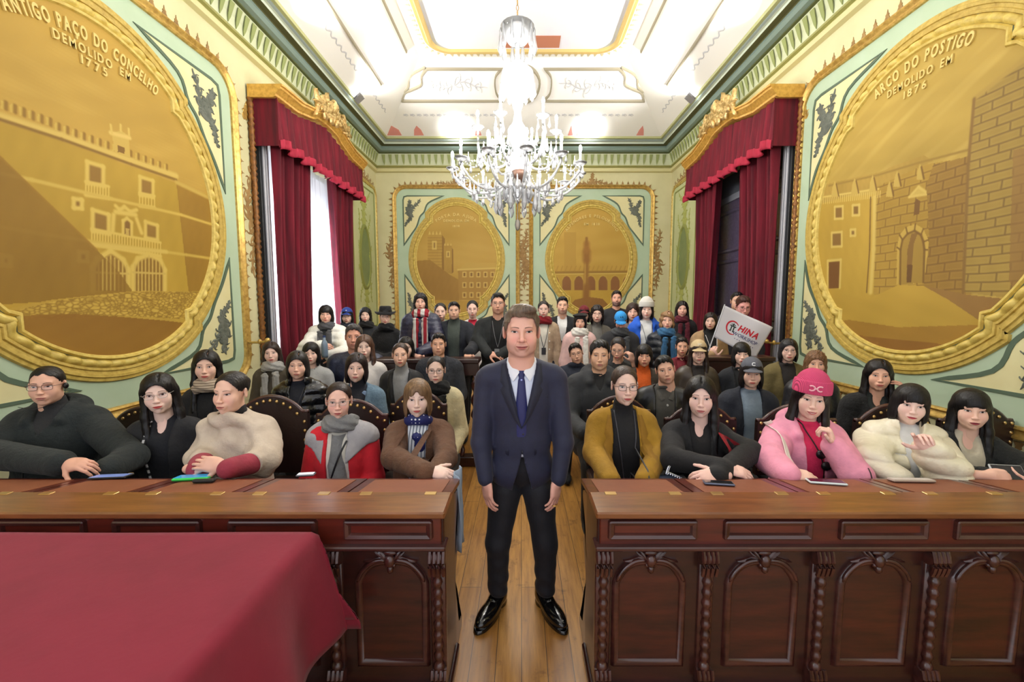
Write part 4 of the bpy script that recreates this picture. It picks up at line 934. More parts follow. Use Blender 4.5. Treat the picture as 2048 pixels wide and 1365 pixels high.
def paintR(P, w):
    p = Paint(P, w, (180,150,66)); p.c += (14*n2(P, 3, 5, (.6,2)))[:,None]*[1,.9,.6]; p.c += (16*np.clip(n2(P@np.array([[1,.4],[-.4,1]]), 7, 6, (.35,2.6)), 0, 1))[:,None]
    L_ = (206,178,92); D_ = (120,88,34)
    def bricks(pts, base, ln, rh=.075, bw=.15, al=.8, tex=10):
        p.poly(pts, base, tex=tex, f=5); m = inside(P, p.W(pts)); a, z = P[m,0], P[m,1]+.010*n2(P[m], 6, 8); row = np.floor(z/rh); fx = ((a+.010*n2(P[m], 7, 9))/bw+.5*(row % 2)+.23*np.sin(row*7)) % 1; fz = (z/rh) % 1
        e = np.minimum(np.minimum(fx, 1-fx)*bw, np.minimum(fz, 1-fz)*rh); k = np.clip(1.2-e/.006, 0, 1)[:,None]*al; h = np.clip(1-np.abs(e-.014)/.006, 0, 1)[:,None]*.12; p.c[m] = p.c[m]*(1-h)+np.array(L_)*h; p.c[m] = p.c[m]*(1-k)+np.array(ln)*k
    p.poly([(1620,410),(1650,398),(1760,388),(1762,590),(1740,600),(1650,600),(1620,560)], (182,148,54), tex=10, f=6)
    bricks([(1755,360),(1850,330),(1895,322),(1950,318),(1950,590),(1750,590)], (166,132,50), D_)
    p.poly([(1640,372),(1760,345),(1850,310),(1870,322),(1760,372),(1640,410)], (170,138,58), tex=12, f=14)
    for i in range(28): u = 1650+i*4.2; p.line([(u, 396-i*.5), (u-1, 408-i*.5)], .006, L_)
    p.line([(1644,395),(1760,378)], .010, L_); p.line([(1660,372),(1760,350),(1840,326),(1940,300)], .010, (150,120,50))
    for u, v in [(1672,372),(1712,366),(1748,360),(1797,352),(1843,338),(1782,372)]: p.poly([(u-7, v+22), (u-5, v+4), (u, v-10), (u+6, v+4), (u+8, v+22)], (190,160,76)); p.line([(u+3, v-4), (u+8, v+20)], .008, D_)
    p.poly([(1824,392),(1840,374),(1858,388)], (196,166,80)); p.line([(1822,394),(1840,374),(1860,388),(1822,394)], .012, L_)
    for q in [(1672,414,16,24),(1708,411,13,20),(1666,466,20,28),(1704,460,9,12)]:
        u, v, a, b = q; p.rect(u, v, u+a, v+b, -.08, (132,98,40), L_, .013)
    p.line([(1752,395),(1750,500),(1744,585)], .022, L_); p.line([(1744,395),(1742,500),(1736,585)], .008, D_)
    p.poly([(1660,524),(1684,522),(1682,576),(1658,578)], (112,72,24)); p.line([(1658,578),(1658,522),(1684,520),(1682,576)], .014, L_)
    p.poly([(1832,405),(1836,398),(1844,402),(1842,428),(1830,432)], (118,84,36))
    arc = [(1803,570),(1804,500),(1808,480),(1818,468),(1832,462),(1845,470),(1850,484),(1852,500),(1850,565)]; arc2 = [(1796,570),(1797,495),(1802,470),(1815,455),(1834,448),(1850,458),(1860,480),(1862,500),(1858,565)]
    p.poly(arc2, (190,158,70)); p.poly(arc, (160,128,52), tex=6); p.poly([(1826,468),(1840,464),(1830,490),(1824,565),(1816,560),(1818,500)], (132,98,44)); p.poly([(1818,530),(1828,530),(1826,566),(1816,565)], (104,72,30)); p.line(arc, .010, D_)
    for a, b in zip(arc[1:-1], arc2[1:-1]): p.line([a, b], .007, D_)
    big = [(1950,195),(1962,190),(2048,120),(2300,-60),(2300,640),(2048,600),(1930,585),(1930,470),(1940,330)]
    bricks([(1856,372),(1870,330),(1942,312),(1935,590),(1850,575),(1862,480)], (146,112,44), (112,80,34), .07, .14)
    bricks(big, (158,130,58), (108,82,40), .062, .19, .85, 12)
    p.line([(1952,198),(2048,122),(2300,-60)], .02, (170,140,62)); p.line([(1952,198),(1940,330),(1930,585)], .012, (130,98,44))
    p.poly([(2030,300),(2300,250),(2300,640),(2040,600),(2022,560)], (140,104,50), .7, tex=8)
    p.poly([(1600,590),(1660,585),(1740,598),(1800,570),(1850,572),(1940,590),(2048,602),(2300,620),(2300,900),(1600,900)], (178,144,52), tex=16, f=4, st=(.4,1.8))
    p.poly([(1850,572),(1940,590),(2048,602),(2300,620),(2300,800),(2048,690),(1960,640),(1900,600)], (134,96,54), .7, tex=14, f=4)
    p.poly([(1640,650),(1700,640),(1800,655),(1960,650),(2048,680),(2048,800),(1640,800)], (150,108,34), .75, tex=16, f=4, st=(.4,2)); p.poly([(1690,668),(1900,690),(2000,660),(2000,760),(1690,760)], (126,80,26), .6, tex=12, f=5, st=(.4,2)); return p.c
def paintB1(P, w):
    p = Paint(P, w, (184,148,66)); p.c += (10*n2(P, 2.5, 11, (.6,2)))[:,None]; L_ = (204,174,92); D_ = (140,102,48)
    p.poly([(856,470),(884,468),(884,550),(856,540)], (178,142,62), tex=8); p.poly([(884,470),(890,478),(890,545),(884,550)], (140,104,44)); p.poly([(888,492),(904,490),(904,548),(888,545)], (170,134,58), tex=8); p.poly([(904,496),(907,500),(907,545),(904,548)], (136,100,44))
    for u in (857,864,871,878): p.poly([(u,470),(u+2.5,462),(u+5,470)], L_)
    for u in (888,894,900): p.poly([(u,492),(u+2,486),(u+4,492)], L_)
    for v in range(476,545,6): p.line([(856,v),(884,v)], .008, D_, .5)
    p.rect(866,484,872,498,0,D_,L_,.02); p.rect(894,504,899,514,0,D_,L_,.015)
    p.poly([(800,525),(860,520),(900,550),(918,560),(918,660),(800,660)], (150,112,46), .9, tex=12, f=5)
    p.poly([(916,542),(930,528),(990,528),(990,600),(918,600)], (166,128,58), tex=7); p.poly([(918,540),(932,526),(992,526),(992,537),(918,539)], (188,154,72)); p.line([(916,540),(992,537)], .02, L_)
    for v in (545,566,586):
        for u in (926,940,954,968,982): p.rect(u, v, u+6, v+9, 0, (130,94,42), L_, .012)
    p.poly([(800,598),(1000,604),(1000,680),(800,680)], (176,138,56), .8, tex=10); return p.c
def paintB2(P, w):
    p = Paint(P, w, (192,154,66)); p.c += (9*n2(P, 2.5, 13, (.6,2)))[:,None]; L_ = (206,176,88)
    p.poly([(1128,465),(1152,465),(1152,545),(1128,545)], (184,146,62)); 
    for u in range(1104,1262,9): p.line([(u,541),(u+3,533)], .014, (172,134,54), .8)
    p.poly([(1100,545),(1265,543),(1265,582),(1100,582)], (184,148,58)); p.line([(1100,546),(1265,544)], .03, (150,112,44)); p.line([(1100,549),(1265,547)], .012, L_)
    for i in range(7):
        c = 1109+i*24.2; pts = [(c-10,581),(c-10,562),(c-6,554),(c,551),(c+6,554),(c+10,562),(c+10,581)]; p.poly(pts, (138,92,48)); p.line(pts, .014, (190,156,66))
    p.poly([(1100,582),(1265,581),(1265,680),(1100,680)], (190,154,58), tex=7, st=(.5,2)); p.poly([(1150,600),(1175,594),(1205,598),(1230,625),(1230,680),(1130,680),(1135,615)], (140,96,44), .9, tex=8)
    p.line([(1173,522),(1172,594)], .055, (150,106,44)); p.line([(1170.5,522),(1169.5,594)], .018, (180,140,62)); p.line([(1173,505),(1173,520)], .09, (148,102,42)); p.line([(1173,488),(1173,502)], .07, (158,110,46)); p.line([(1173,477),(1173,490)], .03, (150,106,44)); p.line([(1173,574),(1172,596)], .08, (146,100,42)); return p.c
ovL = (1.075, .655, .87, .99, 1.235)
r2, I = wall_panel(fL, 3.30, 2.475, 1.51, .80, 4.13, .30, ovL, 'large gilt rectangular panel with mint border on the left wall', 'large oval painted palace scene on the left wall, inscribed ANTIGO PAÇO DO CONCELHO', 'oval_painting', .185)
painting(fL, I, r2, 400, 400, paintL, w2L)
r3, I = wall_panel(fR, 3.63, 2.475, 1.47, .80, 4.11, .30, ovL, 'large gilt rectangular panel with mint border on the right wall', 'large oval painted archway scene on the right wall, inscribed ARCO DO POSTIGO', 'oval_painting', .185)
painting(fR, I, r3, 400, 400, paintR, w2R)
ovB = (.885, .505, .78, .95, 1.17); ovB2 = (.84, .45, .78, .93, 1.12)
r4, I = wall_panel(fB, -1.42, 2.60, 1.345, .80, 4.17, .26, ovB, 'left gilt rectangular panel on the back wall', 'oval painted scene with a castle tower on the back wall, left of the chandelier', 'oval_painting', .17)
painting(fB, I, r4, 190, 240, paintB1, w2B)
r5, I = wall_panel(fB, 1.53, 2.60, 1.325, .80, 4.17, .26, ovB2, 'right gilt rectangular panel on the back wall', 'oval painted scene with a stone pillory and arcade on the back wall', 'oval_painting', .17)
painting(fB, I, r5, 190, 240, paintB2, w2B)
def letters(fn, txt, c, z, size, arc, root, sgn=1, bold=.004, rot=0., sp=1.3, width=None):
    mb = MB()
    for V, Fc in text_mesh(txt, size, .008, arc, sp, bold, width):
        X, Y = V[:,0]*math.cos(rot)-V[:,1]*math.sin(rot), V[:,0]*math.sin(rot)+V[:,1]*math.cos(rot)
        mb.add([fn(c+sgn*x, z+y, .018+d) for x, y, d in zip(X, Y, V[:,2])], Fc)
    mb.build('inscription', M_letters, root)
letters(fL, 'ANTIGO PAÇO DO CONCELHO', 3.255, 3.535, .125, 1.30, r2, 1, width=1.10); letters(fL, 'DEMOLIDO EM', 3.27, 3.435, .088, 3., r2, 1, sp=1.7, width=.56, bold=.002); letters(fL, '1775', 3.26, 3.355, .085, None, r2, 1, sp=2.4, width=.19, bold=.002)
letters(fR, 'ARCO DO POSTIGO', 3.62, 3.585, .125, 1.05, r3, -1, width=.84); letters(fR, 'DEMOLIDO EM', 3.62, 3.465, .088, 3., r3, -1, sp=1.6, width=.56, bold=.002); letters(fR, '1876', 3.635, 3.37, .085, None, r3, -1, sp=2.2, width=.20, bold=.002)
letters(fB, 'PORTA DA AJUDA', -1.42, 3.55, .085, .75, r4, bold=.002); letters(fB, 'DEMOLIDA EM', -1.42, 3.42, .07, None, r4, bold=.002); letters(fB, '1838', -1.42, 3.31, .06, None, r4, bold=.002, sp=2)
letters(fB, 'ALPENDRES E PELOURINHO', 1.53, 3.52, .085, .62, r5, bold=.002); letters(fB, 'EM 1838', 1.53, 3.35, .07, None, r5, bold=.002, sp=2)
# narrow painted strips with cartouches on the side walls near the back corners, scroll ornaments between panels
M_lgreen = mat('leaf_green_paint', (172,178,96), .7); M_olive = mat('olive_paint', (138,144,74), .7); M_pgreen = mat('pale_green_ground', (206,212,164), .7, kind='mottle', rgb2=(194,200,146), bump=.1)
def strip_panel(fn, c, hw, label):
    z0, z1 = 1.05, 4.10; root = thing('narrow_panel', label, 'wall panel', fn(c, z0, 0), 'narrow painted panels')
    b = MB(); fan(fn, rrect(c, hw, z0, z1, .18), .006, b); b.build('ground', M_pgreen, root)
    g = MB(); g.sweep(rrect(c, hw, z0, z1, .18), [(-.04,0),(-.03,.025),(-.01,.015),(.01,.03),(.03,.02),(.03,0)], fn, closed=True); g.build('gilt_moulding', M_goldpale, root, smooth=True, sharp=50)
    b = MB(); P = rrect(c, hw-.13, z0+.13, z1-.13, .05); b.sweep(P, [(-.014,.006),(-.014,.014),(.014,.014),(.014,.006)], fn, closed=True); b.build('green_line', M_olive, root)
    f8 = lambda a, z, d: fn(a, z, d+.008)
    b = MB(); th = np.linspace(0, 2*PI, 36)[:-1]; e = np.stack([c+.24*np.cos(th)*(1-.1*np.sin(th)), 2.58+.58*np.sin(th)], 1); fan(fn, e, .012, b); co = b.build('cartouche', mat('cartouche_green', (132,146,96), .7, kind='mottle', rgb2=(112,128,80)), root)
    b = MB(); b.sweep(e, [(-.01,.01),(.0,.03),(.03,.036),(.06,.022),(.085,.012)], fn, closed=True); b.build('cartouche_frame', M_olive, co, smooth=True)
    b = MB()
    for sz in (1, -1):
        acanthus(b, f8, (c, 2.58+sz*.60), (c, 2.58+sz*1.30), 1.0, .05, n=9, w=.04)
        for sx in (-1, 1):
            acanthus(b, f8, (c+sx*.05, 2.58+sz*1.0), (c+sx*.30, 2.58+sz*1.32), .8, .10, n=5, w=.02); acanthus(b, f8, (c+sx*.20, 2.58+sz*.42), (c+sx*.30, 2.58+sz*.85), .7, .12, n=5, w=.02); acanthus(b, f8, (c+sx*.24, 2.58), (c+sx*.34, 2.58+sz*.25), 1.1, .1, n=4, w=.025)
    b.build('foliage', M_lgreen, root, smooth=True)
    b = MB(); acanthus(b, fn, (c, 4.16), (c, 4.40), 1.5, .05, n=5, w=.02)
    for sx in (-1, 1): acanthus(b, fn, (c, 4.15), (c+sx*hw*.9, 4.15), 1.0, .06, n=8, w=.02)
    b.build('crest', M_brown, root, smooth=True)
strip_panel(fL, 8.62, .72, 'narrow pale green panel with dark green cartouche near the left back corner'); strip_panel(fR, 8.60, .70, 'narrow pale green panel with dark green cartouche near the right back corner')
b = MB()
for fn, c in ((fL, 5.02), (fR, 5.28), (fB, -2.86), (fB, .06), (fB, 2.98)):
    for sz in (1, -1):
        acanthus(b, fn, (c, 2.62), (c+.02, 2.62+sz*.62), 1.0, .10, n=7, w=.028)
        if fn is fB and abs(c) < 1:
            for sx in (-1, 1): acanthus(b, fn, (c+sx*.02, 2.6), (c+sx*.06, 2.6+sz*.42), 1.0, .14, n=6, w=.018)
for c in (-1.42, 1.53):
    acanthus(b, fB, (c, 4.24), (c, 4.46), 1.5, .05, n=4, w=.02)
    for sx in (-1, 1): acanthus(b, fB, (c, 4.25), (c+sx*.42, 4.23), 1., .08, n=7, w=.016)
tag(b.build('painted_scrollwork', M_brown, smooth=True), 'brown scrollwork stencilled between the gilt wall panels', 'wall ornament', kind='structure')
# ceiling mouldings and paint
b = MB(); b.sweep(np.array([(a, q) for a, q in rrect(.035, 1.52, -1.5, 7.45, .32, 10)])[:], [(-.05,0),(-.04,.05),(0,.06),(.03,.02),(.07,.02),(.08,0)], flatC, closed=True)
tr2 = struct(b.build('trim_2', mat('ceiling_gilding', (214,186,120), .5, .3), smooth=True, sharp=50))
b = MB(); P = rrect(.035, 1.62, -1.5, 7.55, .36, 10); crockets(b, lambda x, y, d: flatC(x, y, d), P, .11, .08); b.build('ceiling_leaf_edge', mat('leaf_edge', (206,190,150), .6), tr2)
b = MB()
M_cl = mat('ceiling_line', (150,142,120), .6)
for fs in (slopeL, slopeR): b.sweep([(y, u) for y, u in [(0,.36),(7.1,.36),(7.45,.30),(7.75,.22)]] if 0 else [(0,.37),(7.55,.37)], [(-.012,.0),(-.008,.03),(.008,.03),(.012,0)], fs); b.sweep([(0,.875),(7.3,.875)], [(-.012,.0),(-.008,.03),(.008,.03),(.012,0)], fs)
for sx in (-1, 1):
    cxx = .03
    ba = [(.36,.88),(.47,.76),(.50,.66),(.47,.56),(.38,.50),(2.30,.50),(2.22,.62),(2.05,.66),(1.92,.70),(1.80,.82),(1.66,.88)]
    top = [(1.66,.88)]; P = np.vstack([bez([(.38,.50),(.50,.60),(.50,.78),(.38,.88)], 5), bez([(1.70,.88),(1.82,.80),(1.86,.70),(2.05,.64),(2.20,.60),(2.28,.50)], 4)])*[sx, 1]+[cxx, 0]
    b.sweep(P, [(-.013,.0),(-.008,.03),(.008,.03),(.013,0)], slopeB, closed=True)
    P = bez([(1.72,.90),(2.02,.80),(2.12,.66),(2.42,.56),(2.52,.42)], 5)*[sx, 1]+[cxx, 0]; b.sweep(P, [(-.012,.0),(-.008,.03),(.008,.03),(.012,0)], slopeB)
b.sweep(np.array([(.03+.30*math.cos(t), .70+.21*math.sin(t)) for t in np.linspace(0, 2*PI, 33)[:-1]]), [(-.02,0),(-.01,.04),(.01,.04),(.02,0)], slopeB, closed=True)
struct(b.build('trim_3', M_cl))
b = MB()
for x0, x1 in ((-2.3,-.35),(.4,2.3)):
    for i in range(int((x1-x0)/.13)): leaflet(b, slopeB, (x0+i*.13, .30), .4, .10, .010, -1.4, .004); leaflet(b, slopeB, (x0+i*.13, .32), -.5, .10, .008, 1.4, .004)
for fs in (slopeL, slopeR):
    for i in range(38): y = 2.2+i*.16; leaflet(b, fs, (y, .20), .5, .13, .012, -1.4, .004); leaflet(b, fs, (y+.07, .24), -.6, .13, .010, 1.4, .004)
for s in (-1, 1): acanthus(b, slopeB, (.03+s*1.25, .69), (.03+s*.70, .69), .9, .10, n=6, w=.012); acanthus(b, slopeB, (.03+s*1.30, .69), (.03+s*1.7, .69), .9, .10, n=6, w=.012)
struct(b.build('trim_4', mat('pale_stencil', (206,206,208), .8), smooth=True))
b = MB()
for x0, x1, y0, y1, c in ((-.35,.62,7.05,7.36,0),): b.box(x0, x1, y0, y1, zc1-.012, zc1+.01)
struct(b.build('trim_5', mat('ceiling_painting_earth', (186,120,92), .8)))
b = MB(); fan(flatC, rrect(.035, 1.50, -1.48, 7.43, .30), .006, b, (.03, 3)); struct(b.build('trim_6', mat('ceiling_painting_sky', (232,240,232), .8, kind='mottle', rgb2=(222,216,236), scale=.4, bump=0)))
b = MB()
for x0, x1, c in ((-2.75,-2.45,0),(-2.2,-2.0,0),(-.95,-.82,0),(.95,1.05,0),(1.12,1.24,0),(2.35,2.5,0)):
    b.prism([(x0, .02), (x1, .02), (x1-.03, .10), ((x0+x1)/2, .16), (x0+.03, .10)], slopeB, 0, .006)
struct(b.build('trim_7', mat('pink_urn_stencil', (226,150,140), .8)))
# baseboard
for n_, x0, x1, y0, y1 in (('baseboard_left', LX, LX+.03, FY, WY0), ('baseboard_right', RX-.03, RX, FY, WY0), ('baseboard_back', LX, RX, BY-.03, BY)):
    struct(MB().bbox(x0, x1, y0, y1, 0, .22, .004).build(n_, mat('skirting_wood', (70,36,24), .4, kind='wood')))
# ---------------------------------------------------------------- windows, curtains
def curtain_sheet(P0, P1, z0, z1, amp, wl, fn, pinch=None, nz=14, nu=90, seed=0):
    """pleated sheet between wall positions P0..P1 (along the wall)"""
    u = np.linspace(0, 1, nu); G = []
    for i in range(nz):
        t = i/(nz-1); z = z0+(z1-z0)*t; a0, a1 = (pinch(t) if pinch else (P0, P1)); a = a0+(a1-a0)*u; L = (P1-P0)/wl
        d = amp*(.5+.5*np.sin(u*L*2*PI+.8*np.sin(u*9+seed)+.35*math.sin(t*4)))*(1-.25*math.sin(t*3))+.02*np.sin(u*23+seed)
        G.append([fn(x, z, y) for x, y in zip(a, d)])
    return np.array(G)
M_velvet = mat('red_velvet', (122,8,34), .85, kind='velvet', rgb2=(72,2,20)); M_fringe = mat('red_trim', (176,34,62), .8, kind='velvet', rgb2=(146,20,46))
def window_dressing(fn, side, lab):
    grp = 'velvet window curtains'
    root = thing('curtain_pelmet', f'carved gilt pelmet with red velvet valance on the {lab}', 'pelmet', fn(6.42, 3.5, .2), 'gilt pelmets')
    ya, yb = 5.10, 7.72
    # valance
    G = []
    for i in range(8):
        t = i/7; row = []
        for y in np.linspace(ya, yb, 120):
            q = (y-ya)/(yb-ya); top = 3.98+.30*max(0, 1-abs((q-.5)/.30))**.8*.6+(.04); bot = 3.46+.05*abs(math.sin(q*PI*9)); z = top+(bot-top)*t; d = .30+.030*math.sin(q*2*PI*17+1.2*math.sin(q*8))*(.4+.8*t)+.03*t
            row.append(fn(y, z, d))
        G.append(row)
    G = np.array(G); mb = MB(); mb.grid(G)
    for y, ys in ((ya, -1), (yb, 1)):
        e = np.array([[fn(y, 4.02, q), fn(y, 3.48, q)] for q in np.linspace(.02, .33, 8)]); mb.grid(e)
    v = mb.build('valance', M_velvet, root, smooth=True)
    mb = MB(); Gt = np.array([[G[-1][j]+np.array(fn(0, dz, 0))*0+np.array([fn(0,0,dd)[0]-fn(0,0,0)[0], fn(0,0,dd)[1]-fn(0,0,0)[1], dz]) for j in range(120)] for dz, dd in ((.085,.0),(.085,.014),(.0,.020),(-.02,.01),(-.02,-.005))]); mb.grid(Gt)
    mb.build('valance_trim', M_fringe, root, smooth=True)
    # gilt cornice with raised centre
    P = [(ya-.06, 4.02)]+[(ya+.30*0, 4.02)]
    path = np.vstack([[(ya-.05, 4.02), (ya+.02, 4.03)], bez([(ya+.45, 4.05), (ya+.85, 4.14), (ya+1.0, 4.20), (6.42, 4.22), (yb-1.0, 4.20), (yb-.85, 4.14), (yb-.45, 4.05)], 5), [(yb-.02, 4.03), (yb+.05, 4.02)]])
    prof = [(-.02,.02),(-.02,.31),(-.005,.34),(.02,.34),(.035,.36),(.06,.375),(.075,.40),(.10,.40),(.105,.42),(.125,.42),(.125,.02)]
    path = path[::-1] if 0 else path
    mb = MB(); V = []
    for a, z in path:
        for oo, dd in prof: V.append(fn(a, z+oo, dd))
    k = len(prof); Fc = [(i*k+j, i*k+j+1, (i+1)*k+j+1, (i+1)*k+j) for i in range(len(path)-1) for j in range(k-1)]+[tuple(range(k)), tuple(range((len(path)-1)*k, len(path)*k))]
    mb.add(V, Fc); mb.build('gilt_cornice', mat('pelmet_gilding', (234,188,96), .38, .4, 'gold', rgb2=(196,146,62)), root, smooth=True, sharp=35)
    mb = MB(); r = random.Random(3)
    f4 = lambda a, z, d: fn(a, z, d+.40)
    for i in range(26):
        t = r.uniform(-1, 1); a = 6.42+t*.52; z = 4.36+.24*(1-abs(t))*r.uniform(.2, 1.1)-.06*abs(t); leaflet(mb, f4, (a, z), r.uniform(0, 6.28), r.uniform(.10,.20), r.uniform(.012,.03), r.uniform(-3, 3), .035)
        mb.ball(fn(a, z, .41), r.uniform(.018,.042), 7, 5)
    for s_ in (-1, 1): acanthus(mb, f4, (6.42, 4.40), (6.42+s_*.55, 4.32), 1.1, .12, .03, n=8, w=.03)
    mb.ball(fn(6.42, 4.50, .42), (.06,.07,.10), 10, 8); mb.build('carved_crest', mat('crest_gilding', (236,206,140), .35, .5, 'gold', rgb2=(178,134,66)), root, smooth=True)
    for nm, a0, a1, w in (('near', 5.25, 5.95, 0), ('far', 7.02, 7.60, 1)):
        r0 = thing('curtain', f'dark red velvet curtain hanging on the {"camera" if not w else "far"} side of the {lab}', 'curtain', fn((a0+a1)/2, 0, .2), grp)
        def pin(t, a0=a0, a1=a1, w=w):
            return (a0+.0, a1+.10*t*0+(.18*t)) if not w else (a0-.24*t, a1)
        MB().grid(curtain_sheet(a0, a1, .10, 3.62, .16, .115, lambda a, z, d: fn(a, z, d+.08), pin, seed=w)).build('drape', M_velvet, r0, smooth=True)
        th = np.linspace(0, 2*PI, 17)
    # carved dark pole and grey strips at the near jamb
    jr = thing('window_jamb_moulding', f'brown carved moulding edging the {lab}', 'moulding', fn(5.14, 0, .05), 'jamb mouldings')
    mb = MB(); zz = np.linspace(.3, 4.0, 120); mb.tube([fn(5.08, z, .03) for z in zz], .032+.010*np.sin(zz*90), 7); mb.build('carved_rope', mat('rope_carving', (150,98,40), .5, .3, 'gold', rgb2=(74,44,20)), jr, smooth=True)
    mb = MB(); mb.bbox(*sorted((fn(0,0,.0)[0], fn(0,0,.06)[0])), 5.16, 5.30, .1, 3.6, .004); mb.build('dark_jamb', mat('dark_jamb', (38,40,44), .4), jr)
    mb = MB(); mb.bbox(*sorted((fn(0,0,.0)[0], fn(0,0,.075)[0])), 5.21, 5.235, .1, 3.6, .003); mb.bbox(*sorted((fn(0,0,.0)[0], fn(0,0,.08)[0])), 5.255, 5.30, .1, 3.6, .003); mb.build('white_jamb_strip', mat('white_jamb', (200,200,206), .5), jr)
    mb = MB()
    acanthus(mb, fn, (5.02, 3.75), (5.06, 3.95), 1.2, .1, n=4, w=.03); mb.build('gilt_hook', M_gold, jr, smooth=True)
    jr2 = mb
window_dressing(fL, -1, 'left window'); window_dressing(fR, 1, 'right doorway')
# left window: deep reveal, glazed frame, white sheer
wf = MB(); x0 = LX-.28
for y0, y1 in ((WY0, WY0+.06), (WY1-.06, WY1), (6.37, 6.48)): wf.bbox(x0, x0+.07, y0, y1, 0, WZ1, .004)
for z in (.02, .9, 1.75, 2.6, 3.25, 3.68): wf.bbox(x0+.005, x0+.06, WY0, WY1, z, z+.05, .004)
w1 = struct(wf.build('window_1', mat('white_window_paint', (232,232,236), .5)))
MB().box(x0+.03, x0+.036, WY0, WY1, .05, WZ1).build('pane', mat('pane', kind='lens'), w1)
sh = thing('sheer_curtain', 'white sheer curtain glowing with daylight in the left window', 'curtain', (LX-.08, 6.4, 0), 'sheer curtains')
MB().grid(curtain_sheet(WY0+.05, WY1-.05, .03, 3.72, .05, .14, lambda a, z, d: (LX-.16+d, a, z), nu=160)).build('sheer_fabric', mat('sheer', kind='sheer'), sh, smooth=True)
# right doorway: dark panelled doors behind the curtains
dm = mat('dark_door_wood', (104,92,118), .35, kind='wood', rgb2=(78,68,92)); dr = MB(); X = RX+.16
dr.bbox(X, X+.06, WY0, WY1, 0, 3.30, .004); d1 = struct(dr.build('door_1', dm))
pn = MB()
for y0, y1 in ((5.42, 6.36), (6.50, 7.44)):
    for z0, z1 in ((.25, 1.25), (1.42, 2.35), (2.5, 3.15)): pn.sweep(rrect((y0+y1)/2, (y1-y0)/2, z0, z1, .01, 2), [(-.05,0),(-.03,.02),(0,.028),(.02,.01),(.02,0)], lambda a, z, d: (X-d, a, z), closed=True)
pn.build('door_panel_moulding', dm, d1)
struct(MB().bbox(X-.02, X+.1, WY0, WY1, 3.30, 3.40, .004).build('trim_8', mat('grey_lintel', (150,154,166), .6)))
struct(MB().box(X+.02, X+.06, WY0, WY1, 3.40, WZ1+.01).build('trim_9', mat('grey_over_door', (110,116,128), .6)))
for u_, v_, X_, lb in ((1540, 686, RX-.24, 'gilt curtain holdback by the right doorway'), (528, 684, LX+.24, 'gilt curtain holdback by the left window')):
    q = atX(u_, v_, X_); r_ = thing('curtain_holdback', lb, 'curtain holdback', tuple(q), 'gilt curtain holdbacks'); s_ = 1 if X_ > 0 else -1
    MB().tube(bez([q+[-s_*.05,-.03,.01], q+[0,0,0], q+[s_*.08,.03,-.01], q+[s_*.20,.03,-.01]], 4), .013, 8).build('arm', M_gold, r_, smooth=True); b = MB(); b.ball(q+[-s_*.06,-.03,.02], .028, 10, 8); b.ball(q+[s_*.06,.02,.0], (.022,.022,.03), 8, 6); b.build('knob', M_gold, r_, smooth=True)

